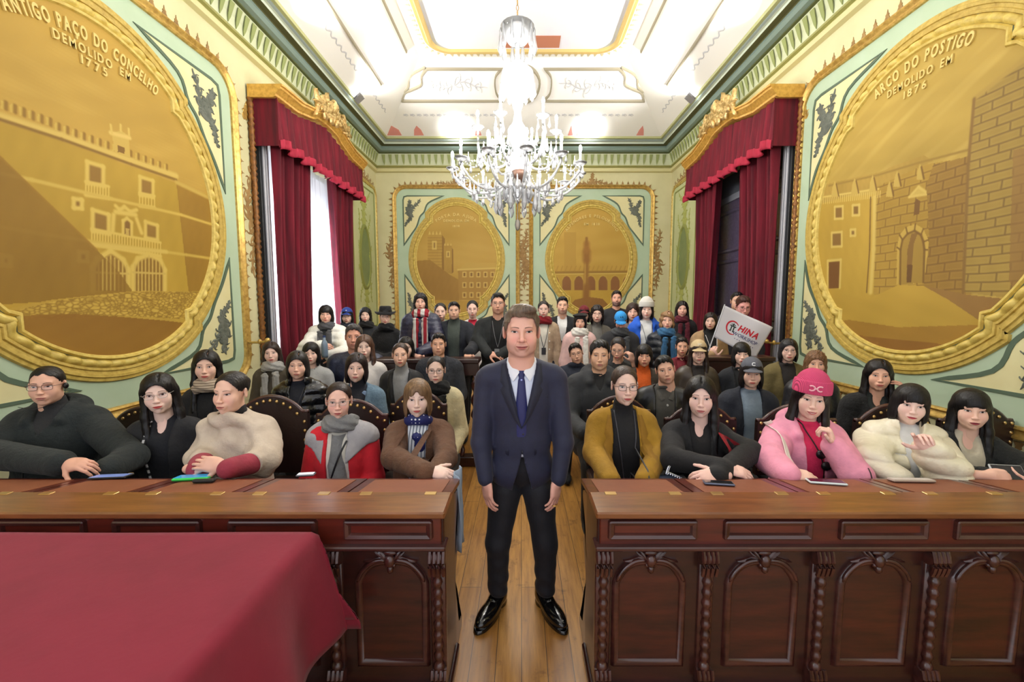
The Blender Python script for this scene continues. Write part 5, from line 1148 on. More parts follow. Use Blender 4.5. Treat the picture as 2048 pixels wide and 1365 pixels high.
# ---------------------------------------------------------------- furniture
WOODD = dict(kind='wood', rgb2=(38,14,10), coat=.5)
M_dark = mat('dark_desk_wood', (60,23,17), .38, **WOODD); M_red = mat('red_desk_wood', (102,36,23), .34, kind='wood', rgb2=(70,24,16), coat=.5)
M_top = mat('desk_top_wood', (142,88,46), .28, kind='wood', rgb2=(98,56,28), coat=.6); M_leather = mat('writing_leather', (140,82,54), .5, kind='mottle', rgb2=(124,70,46), bump=.2, scale=3)
M_brass = mat('brass', (214,180,120), .3, .9); M_carve = mat('carved_wood', (84,44,38), .30, kind='wood', rgb2=(46,20,18), coat=.6)
ZT = .85; YF = 1.575; YP = 1.72; YB = 1.985; ZB = .805
def desk(x_in, sg, nbay, label):
    """writing desk running from the aisle edge x_in outwards (sg=-1 left, +1 right)"""
    w = .45; x_out = x_in+sg*w*nbay; xa, xb = sorted((x_in, x_out)); root = thing('writing_desk', label, 'desk', (x_in, YF, 0), 'carved writing desks')
    MB().bbox(xa, xb, YF-.02, YP+.02, ZT-.028, ZT, .006).build('ledge', M_top, root)
    ap = MB().bbox(xa+.02, xb-.02, YF+.005, YF+.05, ZT-.145, ZT-.028, .003).build('apron', M_red, root)
    MB().bbox(xa+.0, xb-.0, YF-.022, YF+.06, ZT-.158, ZT-.140, .005).build('apron_moulding', M_carve, root)
    MB().bbox(xa+.05, xb-.05, YF+.03, YP+.12, .06, ZT-.03, .004).build('cabinet', M_dark, root)
    ft = MB(); ft.sweep([(YF-.06, 0), (YF-.06, 0)], [(0,0)], lambda a, b, d: (0,0,0)) if 0 else None
    pl = MB(); pl.bbox(xa+.0, xb-.0, YF-.045, YP+.16, 0, .045, .008); pl.bbox(xa+.015, xb-.015, YF-.025, YP+.14, .045, .075, .008); pl.build('plinth', M_dark, root)
    # sloping leather writing surface, one lid per place
    dy = YB-YP; 
    def lid(x0, x1):
        top = lambda x, y, d=0: (x, y, ZT-.002+(ZB-ZT)*(y-YP)/dy+d)
        m = MB(); V = [top(x, y, -dz) for x in (x0, x1) for y in (YP+.003, YB) for dz in (0, .022)]; m.add(V, [(0,2,6,4),(1,5,7,3),(0,4,5,1),(2,3,7,6),(0,1,3,2),(4,6,7,5)]); l = m.build('lid', M_red, root)
        m = MB(); a, b = x0+.042, x1-.042; V = [top(x, y, dz) for x in (a, b) for y in (YP+.016, YB-.03) for dz in (-.002, .0025)]; m.add(V, [(0,2,6,4),(1,5,7,3),(0,4,5,1),(2,3,7,6),(0,1,3,2),(4,6,7,5)]); m.build('leather_inlay', M_leather, l)
        for x in (x0+.085, x1-.085): MB().bbox(x-.024, x+.024, YP-.012, YP+.014, ZT-.001, ZT+.003, .001).build('hinge', M_brass, l)
    for i in range(nbay):
        x0, x1 = sorted((x_in+sg*w*i, x_in+sg*w*(i+1))); lid(x0+.004, x1-.004)
        c = (x0+x1)/2; P = rrect(c, .165, ZT-.112, ZT-.048, .002, 2)
        fnf = lambda a, z, d: (a, YF+.005-d, z)
        q = MB(); q.sweep(P, [(-.018,0),(-.012,.010),(0,.014),(.006,.012),(.010,0)], fnf, closed=True); q.build('apron_panel_moulding', M_carve, ap)
        # lower arched panel
        fc = lambda a, z, d: (a, YF+.03-d, z); z0, z1 = .19, .625; hw = .135
        arch = np.vstack([[(c-hw, z0)], bez([(c-hw, z1-.09), (c-hw+.012, z1-.06), (c-hw+.045, z1-.018), (c-.05, z1), (c, z1+.004), (c+.05, z1), (c+hw-.045, z1-.018), (c+hw-.012, z1-.06), (c+hw, z1-.09)], 4), [(c+hw, z0)]])
        q = MB(); q.sweep(arch, [(-.014,0),(-.008,.014),(.004,.018),(.014,.012),(.018,0)], fc, closed=True); pf = q.build('panel_moulding', M_carve, root, smooth=True, sharp=50)
        q = MB(); fan(fc, arch, .003, q, (c, .35)); q.build('door_panel', mat('panel_wood', (78,30,20), .4, **WOODD), root)
        q = MB(); r = random.Random(i); cz = z1+.012
        for s_ in (-1, 1):
            leaflet(q, fc, (c+s_*.012, cz-.005), PI/2-s_*.55, .075, .010, -s_*.5, .018); leaflet(q, fc, (c+s_*.01, cz), PI/2-s_*1.1, .08, .009, s_*1.2, .014); leaflet(q, fc, (c+s_*.02, cz+.01), -PI/2+s_*1.25, .09, .008, s_*.5, .012)
            q.tube([fc(c+s_*x, z, .014) for x, z in bez([(.02, z1+.012), (.06, z1+.006), (.092, z1-.015), (.118, z1-.045), (.134, z1-.08)], 3)], [.009]*12+[.003], 6); q.ball(fc(c+s_*.124, z1-.055, .012), .009, 6, 5)
        q.ball(fc(c, cz+.0, .02), (.022,.018,.028), 9, 7); q.ball(fc(c, cz-.035, .018), (.014,.014,.018), 8, 6); q.ball(fc(c, cz+.03, .014), (.03,.01,.012), 8, 6); q.ball(fc(c-.014, cz-.02, .016), .010, 6, 5); q.ball(fc(c+.014, cz-.02, .016), .010, 6, 5)
        q.build('carved_cartouche', M_carve, root, smooth=True)
    for i in range(nbay+1):
        c = x_in+sg*w*i; c += sg*.038 if i == 0 else (-sg*.04 if i == nbay else 0)
        q = MB(); q.bbox(c-.030, c+.030, YF+.018, YF+.05, .08, ZT-.155, .004); zz = np.linspace(.20, .60, 40)
        q.tube([(c, YF+.012, z) for z in zz], .017+.004*np.sin(zz*140), 8)
        for zc, s_ in ((.650, 1), (.150, -1)):
            q.lathe([(.001,-.034),(.030,-.03),(.034,0),(.030,.03),(.001,.034)], (c, YF+.018, zc), 12, 'x'); q.ball((c, YF+.010, zc-s_*.035), (.024,.020,.03), 8, 6)
            for k in range(4): q.tube([(c-.026+.0175*k, YF-.004-.012*math.sin(t*PI)*1.0, zc+.034-.10*t*(1 if s_ > 0 else .8)) for t in np.linspace(0, 1, 6)], .0075, 5)
        q.build('carved_pilaster', M_carve, root, smooth=True, sharp=60)
    # console bracket under the overhang at the aisle end, with its foot
    q = MB(); sx = x_in+sg*.035; prof = bez([(YP+.10, ZT-.06), (YB-.02, ZB-.05), (YB+.0, .70), (YB-.09, .60), (YB-.03, .50), (YB-.12, .36), (YB-.02, .20), (YB-.04, .10), (YB+.05, .055), (YB+.05, 0), (YP+.12, 0)], 4)
    c0 = (YP+.12, .4); n = len(prof); V = [(sx-.022, *p) for p in prof]+[(sx+.022, *p) for p in prof]+[(sx-.022, *c0), (sx+.022, *c0)]
    q.add(V, [(i, i+1, n+i+1, n+i) for i in range(n-1)]+[(2*n, i+1, i) for i in range(n-1)]+[(2*n+1, n+i, n+i+1) for i in range(n-1)]); q.build('end_bracket', M_carve, root, smooth=True, sharp=50)
    q = MB(); q.bbox(sx-.024, sx+.024, YF+.02, YP+.14, .07, ZT-.03, .004)
    q.build('end_panel', M_dark, root)
desk(-.295, -1, 6, 'long carved dark wood writing desk left of the aisle with leather lids'); desk(.287, 1, 6, 'long carved dark wood writing desk right of the aisle with leather lids')
def back_desk(x0, x1, y, label, h=1.10):
    root = thing('spindle_balustrade', label, 'balustrade', ((x0+x1)/2, y, 0), 'dark balustrades')
    MB().bbox(x0, x1, y-.03, y+.20, h-.045, h, .008).build('handrail', M_dark, root); MB().bbox(x0+.01, x1-.01, y, y+.04, h-.17, h-.045, .004).build('frieze', M_dark, root); MB().bbox(x0, x1, y-.03, y+.10, 0, .10, .008).build('base_rail', M_dark, root)
    n = int((x1-x0)/.13); pr = None
    for i in range(n+1):
        x = x0+.06+(x1-x0-.12)*i/n; zz = np.linspace(.10, h-.16, 60); th = zz*42; q = MB(); q.tube(np.stack([x+.012*np.cos(th), y+.02+.012*np.sin(th), zz], 1), .020+.004*np.sin(zz*13), 7)
        if pr is None: pr = q.build('spindle', M_carve, root, smooth=True); X00 = x
        else: c = pr.copy(); C.objects.link(c); c.parent = root; c.location = (x-X00, 0, 0)
    return root
back_desk(-1.45, -.42, 4.18, 'dark spindle balustrade behind the seated rows left of the aisle'); back_desk(1.72, 2.62, 4.34, 'dark spindle balustrade behind the seated rows right of the aisle')
def chair(cx_, cy, rz, label, z_top=1.10, hw=.245):
    root = thing('leather_chair', label, 'chair', (0,0,0), 'studded leather chairs'); M_l = mat('chair_leather', (44,24,22), .42, kind='mottle', rgb2=(30,16,15), bump=.4, scale=3)
    zs = z_top-.13; a = np.linspace(-1, 1, 25); ztop = zs+.025+.105*np.cos(a*PI/2)**.8*(np.abs(a) < .80)+0*a; ztop = np.where(np.abs(a) >= .80, zs+.03, zs+.03+.10*np.cos(a/.80*PI/2)**.7)
    P = [(-hw, .52)]+[(hw*t, z) for t, z in zip(a, ztop)]+[(hw, .52)]
    q = MB(); q.prism(P, lambda x, z, d: (x, d, z), -.018, .018); b = q.build('backrest', M_l, root)
    q = MB(); q.tube([(hw*t, 0, z+.004) for t, z in zip(a, ztop)], .014, 6); q.build('back_rail', M_carve, b, smooth=True)
    st = [(s*(hw-.020), z) for s in (-1, 1) for z in np.arange(.56, zs+.02, .062)]+[(hw*t*.93, np.interp(t, a, ztop)-.022) for t in np.linspace(-.78, .78, 9)]
    q = MB()
    for x, z in st: q.ball((x, -.020, z), (.012,.009,.012), 8, 5)
    q.build('brass_studs', M_brass, b, smooth=True)['kind'] = 'stuff'
    MB().bbox(-hw, hw, -.44, .0, .43, .50, .015).build('seat', M_l, root)
    for x, y in ((-hw+.03,-.41),(hw-.03,-.41),(-hw+.03,-.01),(hw-.03,-.01)):
        z = np.linspace(0, .44, 40); th = z*60; MB().tube(np.stack([x+.007*np.cos(th), y+.007*np.sin(th), z], 1), .020, 7).build('leg', M_carve, root, smooth=True)
    root.location = (cx_, cy, 0); root.rotation_euler = (0, 0, rz); return root
def chair_px(u, v, Y, label, **k): p = atY(u, v, Y); return chair(p[0], Y, 0, label, p[2]+.10, **k)
# front tops measured on the photo: chair behind each front sitter
for u, v, Y, hw, lb in [(140,845,2.84,.24,'studded leather chair behind the man at the far left'),(290,845,2.88,.24,'studded leather chair behind the woman in black with silver glasses'),(545,824,2.76,.24,'studded leather chair behind the woman in the beige shawl'),
                    (705,832,2.78,.24,'studded leather chair behind the woman in the red and grey jacket'),(838,812,2.96,.20,'studded leather chair behind the woman in the brown coat'),(1237,824,2.88,.22,'studded leather chair behind the woman in the mustard coat'),
                    (1400,840,2.80,.24,'studded leather chair behind the woman with very long hair'),(1592,842,2.72,.26,'studded leather chair behind the woman in pink'),(1782,842,2.72,.24,'studded leather chair behind the woman in the cream puffer'),(1950,842,2.72,.24,'studded leather chair at the far right')]:
    chair_px(u, v, Y, lb, hw=hw)
# red cloth table in the near left corner
tb = thing('covered_table', 'table under a crimson cloth in the near left corner', 'table', (-1.45, .95, 0))
TZ = .80; c1 = atZ(622, 1068, TZ); tx = c1[0]; ty = c1[1]
def cloth():
    x0, y0 = -2.6, .45; nx, ny = 90, 60; X = np.linspace(x0, tx+.40, nx); Y = np.linspace(y0, ty+.36, ny); V = []
    for x in X:
        for y in Y:
            ox = max(0, x-tx); oy = max(0, y-ty); r = .014
            def fold(o):
                if o <= 0: return 0, 0
                return (r*math.sin(min(o/r, PI/2)), r*(1-math.cos(min(o/r, PI/2)))+max(0, o-r*PI/2))
            fx, dx = fold(ox); fy, dy = fold(oy); dd = math.hypot(dx, dy) if (dx > 0 and dy > 0) else dx+dy
            px, py = min(x, tx)+fx, min(y, ty)+fy
            if dx > 0 or dy > 0:
                if dx > 0 and dy > 0:
                    dd = max(dx, dy)*1.0+.0*min(dx, dy); k = min(dx, dy); px += k*.16
                wv = min(dd, .3)*.16; 
                if dx > 0: px += wv*(.5+.5*math.sin(y*17+1.0))+dx*.13
                if dy > 0: py = min(py, ty+.022)
            z = TZ+.004-dd+.0015*math.sin(x*5+y*4); V.append((px, py, z))
    m = MB(); m.grid(np.array(V).reshape(nx, ny, 3)); o_ = m.build('tablecloth', mat('crimson_cloth', (128,19,44), .9, kind='fabric', rgb2=(118,15,38), scale=.4, bump=.12, sheen=.08), None, smooth=True)
    md = o_.modifiers.new('s', 'SOLIDIFY'); md.thickness = .003; return o_
tag(cloth(), 'crimson cloth draped over the table in the near left corner', 'tablecloth')
MB().bbox(-2.6, tx-.006, .45, ty-.006, TZ-.04, TZ, .005).build('table_top', M_dark, tb)
for x, y in ((-2.5,.55),(tx-.08,.55),(-2.5,ty-.08),(tx-.08,ty-.08)): MB().bbox(x-.03, x+.03, y-.03, y+.03, 0, TZ-.04, .004).build('leg', M_dark, tb)
MB().bbox(tx-.06, tx-.035, .6, ty-.15, .1, TZ-.05, .003).build('side_rail', M_dark, tb)
# ---------------------------------------------------------------- chandelier
CHX, CHY = -.04, 4.45; ch = thing('chandelier', 'large crystal chandelier with glowing candle bulbs hanging from the ceiling', 'chandelier', (CHX, CHY, 2.4))
M_cr = mat('crystal', kind='crystal', white=.45); M_crd = mat('clear_crystal', kind='crystal', white=.40); M_bulb = mat('bulb_glow', (255,250,240), .4, emit=60., ecol=(255,246,232))
def zpx(v): return atY(1035, v, CHY)[2]
q = MB(); 
for z in np.arange(zpx(80), zc1, .05): q.add(*(lambda t: (np.vstack(t.V), t.F))(MB().tube([(CHX+.012*math.cos(a)*(1 if int(z*20) % 2 else .3), CHY+.012*math.cos(a)*(.3 if int(z*20) % 2 else 1), z+.026*math.sin(a)) for a in np.linspace(0, 2*PI, 9)], .004, 4, cap=False)))
q.build('chain', mat('brass_chain', (196,160,100), .35, .8), ch)
pr = [(.02,zpx(345)),(.10,zpx(352)),(.13,zpx(340)),(.09,zpx(328)),(.035,zpx(320)),(.05,zpx(300)),(.09,zpx(280)),(.10,zpx(262)),(.05,zpx(245)),(.03,zpx(225)),(.06,zpx(205)),(.13,zpx(190)),(.17,zpx(165)),(.16,zpx(145)),(.08,zpx(130)),(.025,zpx(120)),(.022,zpx(100)),(.03,zpx(85))]
MB().lathe([(r*1., z) for r, z in pr], (CHX, CHY, 0), 20).build('stem', M_cr, ch, smooth=True)
MB().lathe([(.02,zpx(88)),(.09,zpx(86)),(.15,zpx(70)),(.17,zpx(55)),(.165,zpx(53)),(.12,zpx(62)),(.02,zpx(72))], (CHX, CHY, 0), 20).build('canopy_bowl', M_cr, ch, smooth=True)
MB().lathe([(.005,zpx(462)),(.022,zpx(458)),(.03,zpx(450)),(.022,zpx(442)),(.006,zpx(438)),(.006,zpx(405)),(.03,zpx(398)),(.06,zpx(385)),(.10,zpx(366)),(.14,zpx(352)),(.12,zpx(348)),(.02,zpx(348))], (CHX, CHY, 0), 18).build('bottom_bowl', M_crd, ch, smooth=True)
MB().lathe([(.01,zpx(378)),(.05,zpx(362)),(.075,zpx(350)),(.02,zpx(346))], (CHX+.02, CHY-.12, 0), 12).build('metal_socket', mat('bronze', (110,84,72), .4, .6), ch, smooth=True)
def drop(r, L, m=M_crd):
    b = MB(); b.lathe([(.0015,0),(r*.35,-L*.10),(r*.30,-L*.2),(r*.5,-L*.45),(r,-L*.76),(r*.5,-L*.92),(.001,-L)], (0,0,0), 6); me_o = b.build('crystal_drop', m, ch); return me_o
DR = ((.022,.15),(.030,.27),(.016,.10)); protos = [drop(*k) for k in DR]; nd_ = [0]; bulbs = []; rnd = random.Random(5)
def hang(x, y, z, k):
    if nd_[0] >= 97: 
        extra_drops.append((x, y, z, k)); return
    o_ = protos[k].copy(); C.objects.link(o_); o_.parent = ch; o_.location = (x-CHX, y-CHY, z-2.4); o_.rotation_euler = (0, 0, rnd.uniform(0, 1)); nd_[0] += 1
extra_drops = []
for p_ in protos: pass
for tier, (n, R0, zr, rise) in enumerate([(12, .655, zpx(345), 0), (6, .40, zpx(262), 0)]):
    for i in range(n):
        a = 2*PI*i/n+.13; c_, s_ = math.cos(a), math.sin(a); z0_ = zpx(352) if tier == 0 else zpx(300)
        pts = bez([(.08, z0_), (R0*.35, z0_-.16), (R0*.72, z0_-.17), (R0*.97, z0_-.04), (R0, zr)], 5)
        P = [(CHX+r*c_, CHY+r*s_, z) for r, z in pts]; arm = MB().tube(P, .013, 7).build('arm', M_cr, ch, smooth=True)
        x, y = CHX+R0*c_, CHY+R0*s_
        MB().lathe([(.008,-.02),(.03,-.012),(.062,.010),(.066,.018),(.03,.004),(.014,.010),(.014,.11),(.001,.112)], (x, y, zr), 12).build('candle_cup', M_cr, arm, smooth=True)
        MB().ball((x, y, zr+.145), (.015,.015,.036), 8, 7).build('bulb', M_bulb, arm, smooth=True); bulbs.append((x, y, zr+.15))
        for k in range(5 if tier == 0 else 3):
            b_ = 2*PI*k/5; hang(x+.058*math.cos(b_), y+.058*math.sin(b_), zr+.0, 0 if k % 2 else 2)
        if tier == 0: r, z = .66*R0, z0_-.17; hang(CHX+r*c_, CHY+r*s_, z, 1); r, z = .33*R0, z0_-.155; hang(CHX+r*c_, CHY+r*s_, z, 1)
for R0, z, n, k in ((.17, zpx(55), 10, 1), (.13, zpx(350), 12, 1), (.17, zpx(165), 12, 0), (.10, zpx(270), 8, 2), (.30, zpx(365), 16, 0), (.45, zpx(372), 22, 0), (.58, zpx(350), 26, 2), (.22, zpx(375), 10, 1), (.40, zpx(300), 20, 0), (.66, zpx(338), 30, 2), (.30, zpx(275), 14, 0)):
    for i in range(n): a = 2*PI*i/n; hang(CHX+R0*math.cos(a), CHY+R0*math.sin(a), z, k)
M2 = MB()
for x, y, z, k in extra_drops:
    r, L = DR[k]; M2.lathe([(.0015,0),(r*.35,-L*.10),(r*.30,-L*.2),(r*.5,-L*.45),(r,-L*.76),(r*.5,-L*.92),(.001,-L)], (x, y, z), 6)
for i in range(12):    # bead swags between the arms
    a0 = 2*PI*i/12+.13; a1 = a0+2*PI/12
    for t in np.linspace(0, 1, 14): a = a0+(a1-a0)*t; M2.ball((CHX+.62*math.cos(a), CHY+.62*math.sin(a), zpx(345)-.10*math.sin(t*PI)), .009, 5, 4)
    for t in np.linspace(0, 1, 16): r = .60-.45*t; M2.ball((CHX+r*math.cos(a0), CHY+r*math.sin(a0), zpx(345)+.32*t**2.0), .009, 5, 4)
if M2.V: o_ = M2.build('crystal_strings', M_cr, ch); o_['kind'] = 'stuff'
for p_, (x, y, z) in zip(protos, ((0,-.13,0),(.07,-.12,0),(-.07,-.12,0))): p_.location = (x, y, zpx(352)-2.4)
# flood lamps standing on the cornice
for sg, Y_ in ((-1, 7.26), (1, 7.26)):
    X_ = (LX+.48) if sg < 0 else (RX-.48); r_ = thing('flood_lamp', f'small square flood lamp on the {"left" if sg < 0 else "right"} cornice aimed at the ceiling', 'lamp', (X_, Y_, 4.95), 'cornice flood lamps')
    Mx = Matrix.Translation((X_, Y_, 5.01)) @ Matrix.Rotation(sg*.7, 4, 'Y')
    MB().box(-.075, .075, -.085, .085, -.018, .012, Mx).build('lamp_housing', mat('grey_lamp_housing', (150,150,156), .4, .3), r_); MB().box(-.062, .062, -.07, .07, .013, .016, Mx).build('lamp_glass', mat('lamp_glow', (255,255,255), .4, emit=8.), r_)
    MB().tube([(X_, Y_-.09, 5.01), (X_+sg*.03, Y_-.095, 4.96), (X_+sg*.12, Y_-.095, 5.03)], .006, 5).build('bracket', mat('lamp_bracket', (90,90,96), .4, .5), r_)
# ---------------------------------------------------------------- the people
HP = atY
BLK = (20,20,22); DK = (30,30,34); HB = (20,16,17); HBR = (58,40,32)
SF = (236,200,180); SM = (222,176,148)
G1 = 'people seated in the front row'; G2 = 'people seated in the rows behind'; G3 = 'people standing at the back'
def P(label, cx, yt, yc, sex='f', **k): return person(label, cx, yt, yc, sex, **k)
V_ = lambda a, b, c=0., z=-.50: [(.06, a), (-.05, a), (-.28, b), (z, c)]
# --- the man standing in the aisle
YM = 2.13
def aisle_man():
    W = {'L': (HP(962,885,YM), HP(971,958,YM-.05)), 'R': (HP(1127,885,YM), HP(1117,958,YM-.05))}
    hd = [dict(W=HP(973,962,YM-.05), D=(.10,-.22,-1), N=(-.75,-.62,.1), side=1, curl=(.28,.40,.30), spread=.03, thumb=(.75,.55,-.35), s=.94, h=.0026),
          dict(W=HP(1113,962,YM-.05), D=(-.10,-.22,-1), N=(.75,-.62,.1), side=-1, curl=(.28,.40,.30), spread=.03, thumb=(.75,.55,-.35), s=.94, h=.0026)]
    m = P('man with brown swept hair in a dark navy suit standing in the aisle', 1043, 606, 712, 'w', d=YM, hair='man_top', hc=(136,116,98), skin=(226,174,156), yaw=.02, byaw=.04,
          face=dict(brow=(96,76,60), lips=(190,112,106), smile=1.0, stub=.4, old=1, blush=.6, iris=(50,40,32), opn=.72, browh=-.002), t=.010, jc=(30,33,60), jk='suit', jname='suit_jacket', fold='smooth', open_=[(.08,.080),(.01,.078),(-.315,0.),(-.43,0.),(-.50,.012),(-.62,.045),(-.75,.06)],
          icol=(214,222,240), imat=mat('shirt_cotton', (214,222,240), .8), collar='lapel', cc=(25,28,50), arms=W, hands=hd, wide=.955, bulk=.90, group=G3, trs=None, jz=.660, sit=False, hh=.0024, drop=.158, slope=.066, tuck=.01, buttons=((26,28,42), .006, (-.345,-.445)))
    r = m['root']; N = m['N']
    for s_ in (-1, 1): panel(m, [(s_*.004,-.030),(s_*.018,-.008),(s_*.040,.022),(s_*.056,.048)], [(s_*.042,-.082),(s_*.066,-.052),(s_*.078,-.012),(s_*.078,.020)], mat('collar_cotton', (238,240,248), .8), 'collar', off=.012, edge=.006, hf='hfi')
    tz = [-.030,-.048,-.064,-.078,-.17,-.27,-.36]; tw = [.018,.017,.013,.017,.026,.033,.038]
    panel(m, [(-w, z) for z, w in zip(tz, tw)], [(w, z) for z, w in zip(tz, tw)], mat('navy_tie', (30,34,92), .5, kind='dots', rgb2=(150,160,220), scale=26, p=.13), 'tie', off=.010, edge=.005, bulge=.004, hf='hfi')
    panel(m, [(-.145,-.42),(-.065,-.425)], [(-.147,-.455),(-.067,-.46)], mat('pocket_flap', (28,30,52), .7), 'pocket_flap', off=.005); panel(m, [(.065,-.425),(.145,-.42)], [(.067,-.46),(.147,-.455)], mat('pocket_flap', (28,30,52), .7), 'pocket_flap', off=.005)
    panel(m, [(.075,-.165),(.135,-.150)], [(.075,-.185),(.135,-.170)], mat('pocket_flap', (28,30,52), .7), 'breast_pocket', off=.003)
    def lg(Pt):
        d0 = cone(Pt, HP(1014,930,YM+.06), HP(1072,930,YM+.06), .088, .088)
        d0 = smin(d0, ell(Pt, HP(1043,925,YM+.065), (.150,.100,.13)), .02)
        for a, b, c in ((HP(1010,980,YM+.055), HP(996,1085,YM+.02), HP(996,1176,YM+.03)), (HP(1077,980,YM+.055), HP(1090,1085,YM+.02), HP(1091,1176,YM+.03))):
            e = smin(cone(Pt, a, b, .088, .064), cone(Pt, b, c, .063, .052), .03); d0 = smin(d0, e, .018)
        z = Pt[..., 2]; return d0+.0035*noise3(Pt*np.array([1,1,1.6], np.float32), 24, 4)+.004*np.sin(z*70+Pt[...,0]*25)*np.clip((.32-z)/.25, 0, 1)
    piece(r, 'trousers', lg, (-.30, YM-.18, .03), (.32, YM+.2, 1.02), .0068, mat('suit_trousers', (17,18,28), .75, kind='fabric', bump=.1, scale=3, sheen=.05, rgb2=(13,14,22)))
    for s_, hx_, tx_ in ((-1, 998, 960), (1, 1086, 1124)):
        A = atZ(hx_, 1208, .045); A = np.array([A[0], YM+.075, .05]); B_ = atZ(tx_, 1246, .04); D = unit((B_-A)*[1,1,0]); Lh = np.linalg.norm((B_-A)[:2]); S = np.array([-D[1], D[0], 0]); Rm = np.stack([S, D, np.array([0,0,1.])], 1)
        def sh(Pt):
            q = (Pt-A.astype(np.float32))@Rm.astype(np.float32); x, y, z = q[...,0], q[...,1], q[...,2]
            d_ = ell(q, (0,.02,.0), (.042,.075,.052)); d_ = smin(d_, ell(q, (s_*-.003,Lh*.62,-.012), (.047,.115,.034)), .03); d_ = smin(d_, cone(q, (0,.01,.0), (0,.0,.055), .040, .044), .02)
            sole = np.maximum(np.minimum(ell(q, (0,.01,-.05), (.042,.060,.06)), ell(q, (0,Lh*.62,-.05), (.050,.125,.06))), np.abs(z+.040)-.009); d_ = np.maximum(d_, -(z+.040)); lace = .0018*np.sin(y*260)*np.exp(-((y-.075)/.035)**2)*(np.abs(x) < .02)
            return np.minimum(d_+lace, sole)
        piece(r, 'shoe', sh, A-np.array([.12,.34,.06]), A+np.array([.12,.10,.09]), .0038, mat('black_shoe_leather', (14,13,14), .16, coat=.6))
    MB().tube([m['A'][1][2]+np.array([-.022+.012*math.cos(t), -.03+.012*math.sin(t), -.125]) for t in np.linspace(0, 2*PI, 12)], .0022, 5).build('ring', mat('gold_ring', (220,180,90), .3, .9), r)
aisle_man()
# --- front row
def deskarm(cx1, el, wr, Y=1.99, Ye=2.22): return (HP(*el, Ye), HP(*wr, Y))
f1 = P('man with buzz cut and black-rimmed glasses in a black jacket at the far left', 95, 727, 808, 'm', d=2.42, hair='buzz', hc=(26,22,22), skin=(216,168,144), glasses=(52,22,20), face=dict(smile=.1, opn=.7, brow=(40,30,28), lips=(190,120,110)), yaw=.50, byaw=.25,
       t=.036, jc=(32,38,38), jk='wool', collar='hood', turtle=(36,36,38), open_=[(.06,.062),(-.03,.05),(-.10,0)], wide=1.05, bulk=1.2, group=G1,
       arms={'L': (HP(-40,905,2.18), HP(120,928,2.02)), 'R': (HP(262,915,2.30), HP(215,940,2.10))}, hands=[dict(W=HP(132,928,2.01), D=(1,-.05,-.02), N=(0,-.5,.85), side=1, curl=(.5,.7,.4), s=.95)])
q = MB(); e = f1['toW']([(.083,-.005,-.012)])[0]; q.ball(e, (.012,.014,.018), 8, 6); q.tube([e, e+[.0,-.01,-.05], e+[-.02,-.03,-.10], e+[-.09,-.10,-.12], e+[-.15,-.12,-.10]], .0016, 4); q.build('earpiece', mat('black_plastic', (14,14,16), .35), f1['root'], smooth=True)
drape(f1, [(-.03,-.12),(-.028,-.30),(-.03,-.45)], .003, mat('zip', (70,72,74), .4, .5), 'zip')
f2 = P('woman with long black hair and thin silver glasses in black beside the beige shawl', 318, 743, 825, 'f', d=2.46, hair='long', hc=HB, skin=(240,206,190), glasses=(206,196,188), gkind='oval', face=dict(lips=(206,84,82), smile=.4, makeup=1), tilt=-.08,
       t=.016, jc=(24,24,27), jname='coat', open_=[(.06,.075),(-.10,.055),(-.60,.05)], icol=(16,18,26), iname='blouse', group=G1, arms='lap', wide=1.0)
drape(f2, [(-.048,.02),(-.040,-.12),(-.015,-.28),(.012,-.45)], .0065, mat('black_white_lanyard', (214,214,216), .6, kind='stripe', rgb2=(24,24,28), scale=9, d='Z', hard=1), 'lanyard')
f3 = P('woman with pulled back hair wrapped in a beige shawl, hands clasped', 463, 738, 825, 'f', d=2.36, hair='bun', hc=(38,32,32), skin=(228,184,162), yaw=-.02, byaw=-.05, face=dict(smile=0, lips=(196,122,112), opn=.75, stub=0, blush=.4), t=.020, jc=(158,52,70), jname='sweater', turtle=(22,20,24), open_=[(.06,.06),(-.08,.05),(-.16,0)], group=G1,
       arms={'L': (HP(408,918,2.28), HP(396,940,2.03)), 'R': (HP(528,922,2.22), HP(456,938,1.99))}, hands=[dict(W=HP(446,932,1.99), D=(-1,-.15,.22), N=(.15,-.85,.5), side=-1, curl=(.35,.45,.35), s=.92), dict(W=HP(388,936,2.03), D=(.95,-.25,.25), N=(-.2,-.5,.75), side=1, curl=(.5,.6,.4), s=.92)])
def shawl(Pt):
    N = f3['N']; q = Pt-np.array(N, np.float32); x, y, z = q[...,0], q[...,1], q[...,2]; sw = f3['sw']
    A = [(a, b, b+(c-b)*k) for (a, b, c), k in zip(f3['A'], (.35, .30))]
    d = sd_torso(Pt, N, sw, .040, A, bulk=1.05); d = smin(d, torus(q, (0,-.01,.0), .085, .032, (1.1,1,1.3), .3), .03)
    d = np.maximum(d, -cone(q, (0,.0,-.02), (-.02,-.06,.2), .060, .066)); d = np.maximum(d, -(z+.30+.30*np.clip(-x/.2+.2, 0, 1)*-.2-.20*np.clip(x/.15, 0, 1)*-1.0)) if 0 else np.maximum(d, -z-(.33+.10*np.clip(x/.12, 0, 1)))
    d = np.maximum(d, -np.maximum(np.abs(x+.035)-.030+.12*(z+.02), np.maximum(y, z+.0)-.0) if 0 else d-1)
    u = z*.75+x*.55; w = z*.8-x*.4; return d+.007*np.sin(u*62+5*x)*np.clip(1-np.abs(y+.1)/.3, .2, 1)+.005*np.sin(w*44+1)+.004*noise3(Pt, 22, 3)
piece(f3['root'], 'shawl', shawl, f3['N']-np.array([.33,.26,.48]), f3['N']+np.array([.36,.24,.13]), .0075, gmat('shawl', (206,190,172), 'wool', rgb2=(188,170,152), scale=1.2))
